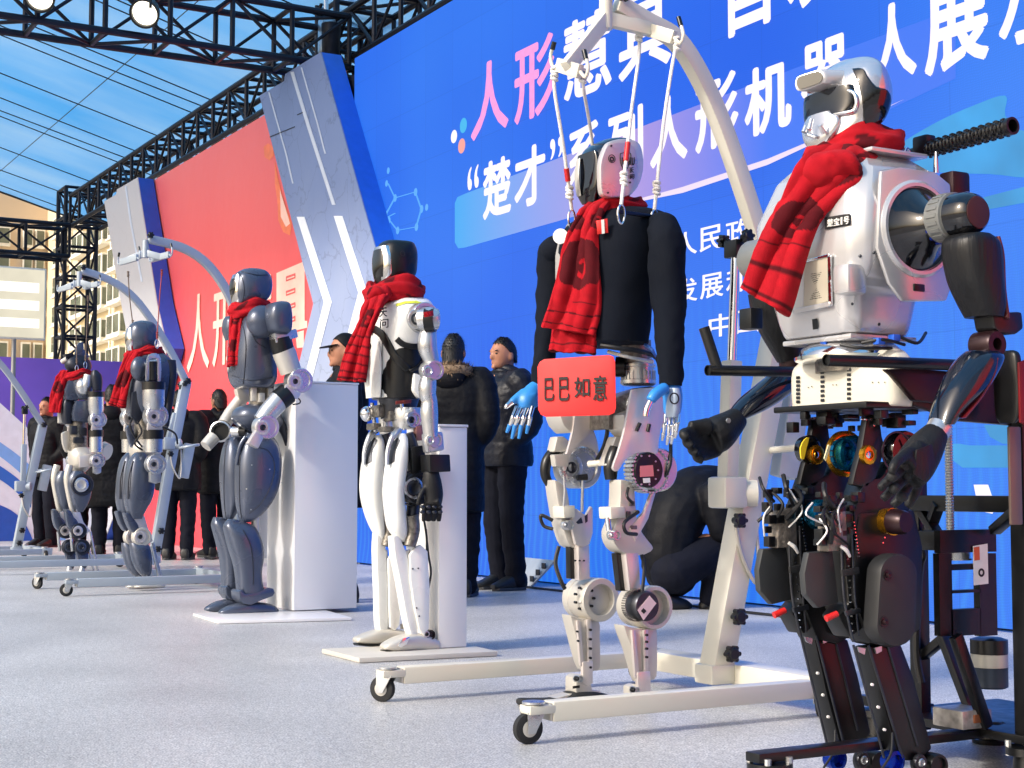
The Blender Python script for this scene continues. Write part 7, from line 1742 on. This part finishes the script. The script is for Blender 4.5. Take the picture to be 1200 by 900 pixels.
# base
bY0 = R.Y0 - .42
S.ob('base_beam', MB().bb((S.X0 + .03, bY0, .086), (S.X0 + .08, S.Y0 + .1, .108)), M_BLK, bevel=.004)
S.ob('base_plate', MB().bb((S.X0 - .28, S.Y0 - .03, .09), (S.X0 + .3, S.Y0 + .42, .112)), M_BLK, bevel=.004)
S.ob('rear_beam', MB().bb((S.X0 - .5, S.Y0 + .1, .09), (S.X0 - .26, S.Y0 + .16, .118)), M_BLK, bevel=.004)
for x, y in ((.055, bY0 + .05), (-.24, S.Y0 - R.Y0 + R.Y0 + .35), (.26, S.Y0 + .35), (-.45, S.Y0 + .13), (.2, S.Y0 - .0)):
    q = MB().lathe((S.X0 + x, y, 0), (0, 0, 1), [(0, .05), (.012, .052), (.014, .036), (.06, .034), (.064, .052), (.082, .052)], 24)
    S.ob('levelling_foot', q, M_BLK)
    q = MB()
    for i in range(4):
        a = pi / 4 + pi / 2 * i; q.cyl((S.X0 + x + cos(a) * .044, y + sin(a) * .044, .06), (S.X0 + x + cos(a) * .044, y + sin(a) * .044, .096), .008, n=8)
    S.ob('foot_bolt', q, M_SILV)['kind'] = 'stuff'
p = S.P(1128, 866, .05)
S.ob('circuit_box', MB().box((p.x, p.y, .138), (.10, .10, .045)), mat('box_silver', (150, 146, 142), .35, .4, var=.35, scale=40), bevel=.004)
S.ob('circuit_part', MB().box((p.x + .052, p.y + .0, .14), (.006, .03, .02)), mat('copper', (140, 84, 54), .4, .5), bevel=.002)
for k in range(3): S.cable([(1150, 862, .0), (1165 + 5 * k, 848, .05), (1185, 856 + 5 * k, .06), (1196, 866, .05)], .005)
S.cable([(1076, 640, -.17), (1082, 650, -.15), (1078, 670, -.17), (1074, 760, -.18), (1080, 800, -.17)], .01)
# ================================================================== people
M_SKIN = mat('skin', (164, 112, 86), .55, 0, var=.06, scale=20)
M_HAIR = mat('black_hair', (16, 15, 16), .5, 0, var=.2, scale=80, bump=.6, bscale=160)
M_COAT = mat('black_coat', (15, 16, 21), .6, 0, var=.2, scale=8, bump=.4, bscale=90, spec=.15)
M_NAVY = mat('navy_jacket', (16, 19, 30), .45, 0, var=.2, scale=10, bump=.4, bscale=90, spec=.25)
M_TROU = mat('dark_trousers', (20, 22, 32), .75, 0, var=.2, scale=10, bump=.4, bscale=120, spec=.1)
M_SHOE = mat('black_shoe', (20, 20, 22), .5, 0, var=.2)
M_SOLE = mat('shoe_sole', (60, 60, 62), .7)
M_FUR = mat('fur_trim', (120, 98, 74), .9, 0, var=.4, scale=90, bump=1, bscale=120)
def person(label, base, H=1.72, yaw=0.0, coat=None, trousers=None, hair='short', hood=False, arms=None, lean=0.0, bulk=1.0, vox=.011, legs=None, coat_len=.80, fur=False, glasses=False, collar=True):
    base = V(base); s = H / 1.72
    Rz = Matrix.Rotation(yaw, 3, 'Z')
    t = thing('person', base, label, 'person')
    def Q(p):
        p = V(p); k = max(0, p.z - .9); q = V((p.x, p.y - lean * k, p.z)); return base + Rz @ (q * s)
    def tb(q, pts, rad, n=14):
        st = crom([tuple(p) + (r,) for p, r in zip(pts, rad)], 4); q.tube([Q(a[:3]) for a in st], [a[3] * s for a in st], n)
        for k in (0, -1): q.ell(Q(st[k][:3]), (st[k][3] * s * .98,) * 3, 12, 8)
    A = arms or {1: [(.19, 0, 1.40), (.25, .02, 1.13), (.20, -.12, .93)], -1: [(-.19, 0, 1.40), (-.25, .02, 1.13), (-.20, -.12, .93)]}
    G_ = legs or {1: [(.09, 0, .92), (.10, -.02, .50), (.10, .02, .09)], -1: [(-.09, 0, .92), (-.10, -.01, .50), (-.10, .03, .09)]}
    # body: one continuous figure
    q = MB()
    q.ell(Q((0, -.005, 1.612)), (.074 * s, .092 * s, .108 * s), 24, 16, Rz); q.ell(Q((0, -.035, 1.555)), (.052 * s, .058 * s, .055 * s), 18, 12, Rz)
    q.ell(Q((0, -.102, 1.588)), (.013 * s, .017 * s, .022 * s), 12, 8, Rz); q.ell(Q((0, -.095, 1.602)), (.01 * s, .012 * s, .03 * s), 12, 8, Rz)
    q.ell(Q((0, -.09, 1.553)), (.022 * s, .012 * s, .009 * s), 12, 8, Rz); q.ell(Q((0, -.085, 1.522)), (.024 * s, .018 * s, .016 * s), 12, 8, Rz)
    q.ell(Q((0, -.085, 1.634)), (.05 * s, .016 * s, .01 * s), 14, 8, Rz)
    for k in (1, -1): q.ell(Q((k * .076, .012, 1.592)), (.01 * s, .02 * s, .03 * s), 10, 8, Rz)
    tb(q, [(0, .02, 1.55), (0, .015, 1.44)], [.054, .06])
    tb(q, [(0, 0, 1.40), (0, .0, 1.25), (0, .01, 1.05), (0, .01, .93)], [.11, .125, .115, .13])
    for k in (1, -1):
        tb(q, [(k * .05, 0, 1.42), A[k][0]], [.07, .062]); tb(q, A[k], [.052, .042, .03])
        w = V(A[k][2]); d = (w - V(A[k][1])).normalized(); sd = V((1, 0, 0)); up_ = d.cross(sd)
        q.ell(Q(w + d * .05), (.038 * s, .024 * s, .05 * s), 12, 8, Rz)
        for i in range(4): tb(q, [w + d * .08 + sd * (.014 * (i - 1.5)), w + d * .125 + sd * (.015 * (i - 1.5)), w + d * .155 + sd * (.014 * (i - 1.5)) + up_ * .015], [.010, .0095, .008], 8)
        tb(q, [w + d * .03 + sd * (-k * .03), w + d * .075 + sd * (-k * .05)], [.012, .009], 8)
        tb(q, G_[k], [.085, .058, .04]); a = V(G_[k][2]); tb(q, [a, a + V((0, -.12, -.05))], [.04, .03])
    bo = obj('body', q, M_SKIN, t); remesh(bo, min(vox, .009), 3)
    # coat
    q = MB(); b = bulk; rings = []
    for z, rx, ry, yo in crom([(coat_len, .178 * b, .138 * b, .01), (coat_len + .06, .184 * b, .145 * b, .01), (1.0, .178 * b, .135 * b, .01), (1.15, .185 * b, .135 * b, 0), (1.30, .198 * b, .138 * b, 0), (1.40, .185 * b, .12 * b, .005), (1.455, .125, .095, .01), (1.49, .085, .085, .012)], 3):
        rings.append([Q((rx * math.copysign(abs(cos(a)) ** .85, cos(a)), yo + ry * math.copysign(abs(sin(a)) ** .85, sin(a)), z)) for a in [2 * pi * j / 28 for j in range(28)]])
    q.loft(rings)
    for k in (1, -1): tb(q, [(k * .13, 0, 1.40)] + list(A[k]), [.09 * b, .085 * b, .066 * b, .054 * b])
    co = obj('coat', q, coat or M_COAT, t); remesh(co, vox, 3)
    for v in co.data.vertices:
        p = v.co; n_ = v.normal; v.co = p + V((p.x, p.y, 0)).normalized() * (.006 * noise.noise(p * 9 + base) + .005 * noise.noise(V((p.x * 5, p.y * 5, p.z * 24)) + base) + .003 * noise.noise(p * 40))
    if collar: obj('collar', MB().torus(Q((0, .01, 1.478)), Rz @ V((0, .25, 1)), .072 * s, .022 * s, 24, 10), coat or M_COAT, t)
    if hood:
        q = MB(); q.torus(Q((0, .06, 1.47)), Rz @ V((0, .55, 1)), .085 * s, .04 * s, 26, 12).ell(Q((0, .13, 1.43)), (.11 * s, .06 * s, .085 * s), 20, 12, Rz)
        ho = obj('hood', q, coat or M_COAT, t); remesh(ho, vox, 4)
    if fur:
        q = MB(); rn = random.Random(5)
        for i in range(900):
            a = rn.uniform(0, 2 * pi); b2 = rn.uniform(0, 2 * pi); e = V((cos(a), sin(a) * .9, 0)); c = V((0, .045, 1.475)) + e * .115; d = (e * cos(b2) + V((0, 0, 1)) * sin(b2)); p = c + d * .035
            u = V((-sin(a), cos(a), 0)) * .006; tip = p + d * rn.uniform(.02, .045) + V((rn.uniform(-.015, .015), rn.uniform(-.015, .015), rn.uniform(-.02, .01))); q.add([Q(p - u), Q(p + u), Q(tip)], [(0, 1, 2)])
        q.torus(Q((0, .045, 1.475)), (0, 0, 1), .115 * s, .036 * s, 30, 10)
        obj('fur_trim', q, M_FUR, t)['kind'] = 'stuff'
    # trousers and shoes
    q = MB()
    for k in (1, -1): tb(q, [V(G_[k][0]) + V((0, 0, .02)), G_[k][1], V(G_[k][2]) + V((0, 0, -.02))], [.112, .084, .068])
    q.ell(Q((0, .01, .92)), (.16 * s, .125 * s, .12 * s), 20, 12, Rz)
    tr = obj('trousers', q, trousers or M_TROU, t); remesh(tr, vox, 3)
    for v in tr.data.vertices:
        p = v.co; v.co = p + V((1, 1, 0)) * (.006 * noise.noise(V((p.x * 7, p.y * 7, p.z * 20)) + base) * (1 + .8 * max(0, .5 - p.z)))
    for k in (1, -1):
        a = V(G_[k][2]); q = MB(); rings = []
        for y, w, h0, h1 in crom([(.075, .028, .03, .06), (.06, .042, .012, .12), (.0, .046, .012, .13), (-.08, .048, .012, .095), (-.16, .044, .012, .06), (-.20, .026, .02, .045)], 3):
            rings.append([Q((a.x + w * math.copysign(abs(cos(c)) ** .7, cos(c)), a.y + y, a.z - .09 + (h0 + h1) / 2 + (h1 - h0) / 2 * math.copysign(abs(sin(c)) ** .7, sin(c)))) for c in [2 * pi * j / 18 for j in range(18)]])
        sh = obj('shoe', q.loft(rings), M_SHOE, t)
        obj('sole', MB().prism([Q((a.x + x, a.y + y, a.z - .088)) for x, y in ((-.036, .06), (-.047, -.08), (-.04, -.17), (0, -.205), (.04, -.17), (.047, -.08), (.036, .06), (0, .075))], (0, 0, .02)), M_SOLE, sh, .004)
    # hair or hat
    q = MB(); n = 30; rings = []
    for i in range(15):
        ph = pi / 2 * i / 14; ring = []
        for j in range(n):
            a = 2 * pi * j / n; sa = sin(a)
            low = (.012 + .062 * min(1, (-sa) * 1.5)) if sa < 0 else .004 - (.10 if hair == 'long' else .06) * min(1, sa * 1.6)
            low += .008 * noise.noise(V((cos(a) * 9, sin(a) * 9, 5)))
            if hair == 'cap': low = max(low, .01)
            z = low + (.118 - low) * sin(ph); r_ = sqrt(max(0, 1 - (max(z, 0) / .12) ** 2)); jit = 1 + .05 * noise.noise(V((cos(a) * 7, sin(a) * 7, z * 45)))
            ring.append(Q((.077 * r_ * cos(a) * jit * (1.05 if hair == 'cap' else 1), .004 + .096 * r_ * sin(a) * jit * (1.05 if hair == 'cap' else 1), 1.612 + z)))
        rings.append(ring)
    obj('cap' if hair == 'cap' else 'hair', q.loft(rings, cap=True), M_HAIR if hair != 'cap' else M_COAT, t, smooth=180)
    if hair != 'cap':
        rn = random.Random(int(H * 1000)); q = MB()
        for i in range(900):
            rg = rings[rn.randrange(0, 13)]; a = rg[rn.randrange(n)]; nr = (a - Q((0, .004, 1.60))).normalized(); tn = nr.cross(V((0, 0, 1))).normalized()
            dn = (V((0, 0, -1)) + nr * nr.z); ln = rn.uniform(.012, .026) * (1.6 if hair == 'long' else 1)
            w_ = rn.uniform(.0025, .005); q.add([a - nr * .004 - tn * w_, a - nr * .004 + tn * w_, a + nr * rn.uniform(.004, .012) + dn * ln + tn * rn.uniform(-.008, .008)], [(0, 1, 2)])
        obj('hair_strands', q, M_HAIR, t)['kind'] = 'stuff'
    if hair == 'cap': obj('cap_brim', MB().prism([Q((.075 * cos(a), -.05 + .12 * -sin(a), 1.645 - .02 * sin(a))) for a in [pi * j / 10 for j in range(11)]], (0, 0, .006)), M_COAT, t, .002)
    for k in (1, -1):
        obj('eye', MB().ell(Q((k * .031, -.083, 1.612)), (.011 * s, .008 * s, .006 * s), 10, 6, Rz), M_HAIR, t); obj('eyebrow', MB().ell(Q((k * .032, -.089, 1.633)), (.02 * s, .006 * s, .004 * s), 10, 6, Rz), M_HAIR, t)
    if glasses:
        q = MB()
        for k in (1, -1): q.torus(Q((k * .034, -.1, 1.61)), Rz @ V((0, 1, 0)), .023 * s, .002, 18, 6)
        obj('glasses', q, M_BLK, t)
    return t
PK = {1: [(.19, 0, 1.40), (.25, .05, 1.14), (.14, -.04, 1.0)], -1: [(-.19, 0, 1.40), (-.25, .05, 1.14), (-.14, -.04, 1.0)]}
person('standing man in dark navy hooded jacket and trousers looking away from the white robot', onZ(592, 691), 1.74, .12, M_NAVY, M_TROU, 'short', True, PK, lean=.02, bulk=1.12, vox=.009, coat_len=.84)
person('person in black coat with brown fur hood seen from behind the narrow plinth', onZ(531, 699), 1.70, -2.3, M_COAT, M_TROU, 'long', True, PK, bulk=1.15, fur=True, coat_len=.55)
person('person in black cap and dark coat standing behind the wide white plinth', onZ(402, 705), 1.66, -.35, M_COAT, M_TROU, 'cap', False, None, bulk=1.1, coat_len=.6, glasses=True)
person('man in dark jacket facing out between the leftmost gantry and the skeletal robot', onZ(52, 641), 1.78, .5, M_COAT, M_TROU, 'short', False, PK, bulk=1.1)
person('person in long black coat standing between the two hanging robots', onZ(128, 652), 1.76, -1.9, M_COAT, M_TROU, 'short', True, PK, bulk=1.25, coat_len=.5)
person('person in black coat partly hidden behind the skeletal robot', onZ(104, 650), 1.68, -2.2, M_COAT, M_TROU, 'long', True, PK, bulk=1.2, coat_len=.5)
person('person in black jacket behind the gantry mast by the red backdrop', onZ(208, 656), 1.66, -2.2, M_COAT, M_TROU, 'short', True, PK, bulk=1.25, coat_len=.7)
person('person with black hair in dark coat standing before the red lettering', onZ(254, 653), 1.70, -1.3, M_COAT, M_TROU, 'long', True, PK, bulk=1.2, coat_len=.65)
# crouching figure behind the cream gantry
def croucher():
    base = onZ(812, 712); t = thing('person', base, 'person in black clothes crouching behind the cream gantry mast', 'person')
    X = base.x
    def C(px, py, dx=0): return onX(px, py, X + dx)
    def S(px, py): return (C(px, py) - CAM).dot(FW) / FPX
    def ch(q, st, n=18):
        st = crom(st, 4); q.tube([C(a, b, d) for a, b, d, r in st], [r * S(a, b) for a, b, d, r in st], n)
        for k in (0, -1): q.ell(C(*st[k][:3]), (st[k][3] * S(*st[k][:2]) * .98,) * 3, 14, 8)
    q = MB()
    ch(q, [(785, 660, 0, 24), (795, 610, 0, 26), (825, 575, 0, 24), (850, 575, 0, 16)]); ch(q, [(850, 575, 0, 10), (868, 585, 0, 12)]); q.ell(C(872, 592, 0), (.08, .1, .11), 20, 14)
    for d in (.1, -.1): ch(q, [(790, 665, d, 20), (840, 640, d * 1.4, 15), (832, 700, d * 1.3, 9)]); ch(q, [(832, 704, d * 1.3, 8), (846, 712, d * 1.3, 6)]); ch(q, [(838, 585, d * 2, 12), (850, 625, d * 2.2, 9), (868, 640, d, 7)])
    bo = obj('body', q, M_SKIN, t); remesh(bo, .011, 3)
    q = MB(); ch(q, [(788, 668, 0, 33), (784, 640, 0, 34), (793, 605, 0, 36), (815, 578, 0, 33), (842, 570, 0, 24)])
    for d in (.1, -.1): ch(q, [(836, 582, d * 2, 19), (850, 625, d * 2.3, 15), (866, 638, d * 1.2, 11)])
    co = obj('jacket', q, M_COAT, t); remesh(co, .011, 4)
    for v in co.data.vertices: p = v.co; v.co = p + V((1, 1, 1)) * (.008 * noise.noise(p * 12) + .005 * noise.noise(V((p.x * 8, p.y * 8, p.z * 30))))
    q = MB()
    for d in (.1, -.1): ch(q, [(788, 670, d * .8, 27), (815, 655, d * 1.2, 24), (843, 645, d * 1.5, 18), (836, 680, d * 1.4, 14), (830, 702, d * 1.3, 11)])
    tr = obj('trousers', q, M_TROU, t); remesh(tr, .011, 4)
    q = MB(); q.ell(C(873, 586, 0), (.085, .105, .11), 22, 14); obj('hair', q, M_HAIR, t)
    for (x, y, d) in ((784, 708, .06), (832, 716, .12)):
        q = MB(); ch(q, [(x - 6, y - 6, d, 8), (x + 2, y - 2, d, 9), (x + 18, y + 1, d, 7), (x + 24, y + 2, d, 4)]); so = obj('shoe', q, M_SHOE, t); remesh(so, .007, 3)
croucher()
# ---------------------------------------------------------------- small things by the screen
a = onZ(604, 690); w0 = thing('wedge_panel', a, 'silver slotted panel leaning on the floor behind the standing man', 'panel')
Yw = onZ(604, 688).y + .12
def wp_(x, y, e=0): p = onY(x, y, Yw - e); p.z = max(p.z, .004); return p
bl_, br_, tr_, tl_ = wp_(574, 683), wp_(622, 688), wp_(633, 657), wp_(583, 652)
off = V((0, .12, 0)); tr_ = tr_ + off; tl_ = tl_ + off
obj('sheet', MB().prism([bl_, br_, tr_, tl_], (0, .02, -.004)), mat('panel_silver', (176, 182, 190), .35, .5), w0, .002)
for f in (.08, .92):
    for g in (.25, .5, .75):
        c = bl_.lerp(br_, f).lerp(tl_.lerp(tr_, f), g) + V((0, -.012, .004)); obj('slot', MB().box(c, (.05, .008, .04)), M_DKMET, w0, .002)
def floor_cable(label, pts, r=.008, m=None):
    P = [onZ(x, y, r + .002) for x, y in crom(pts, 8)]
    tag(obj('floor_cable', MB().tube([p - P[0] * 0 for p in P], r, 8), m or M_CABLE, None, org=P[0]), label, 'cable')
floor_cable('black cable lying on the carpet along the foot of the LED screen', [(548, 681), (600, 686), (645, 691), (700, 697), (760, 704), (880, 718), (1050, 735)])
floor_cable('tangled black cable on the carpet under the red backdrop', [(226, 650), (236, 645), (246, 648), (240, 653), (250, 655), (262, 652)])
# pieces too small to pick apart one by one
for o in bpy.data.objects:
    if o.type == 'MESH' and o.parent and o.name.split('.')[0] in ('bolt', 'screw', 'cooling_fin', 'motor_rib', 'shin_mechanism', 'actuator', 'knuckle_guard'):
        o['kind'] = 'stuff'
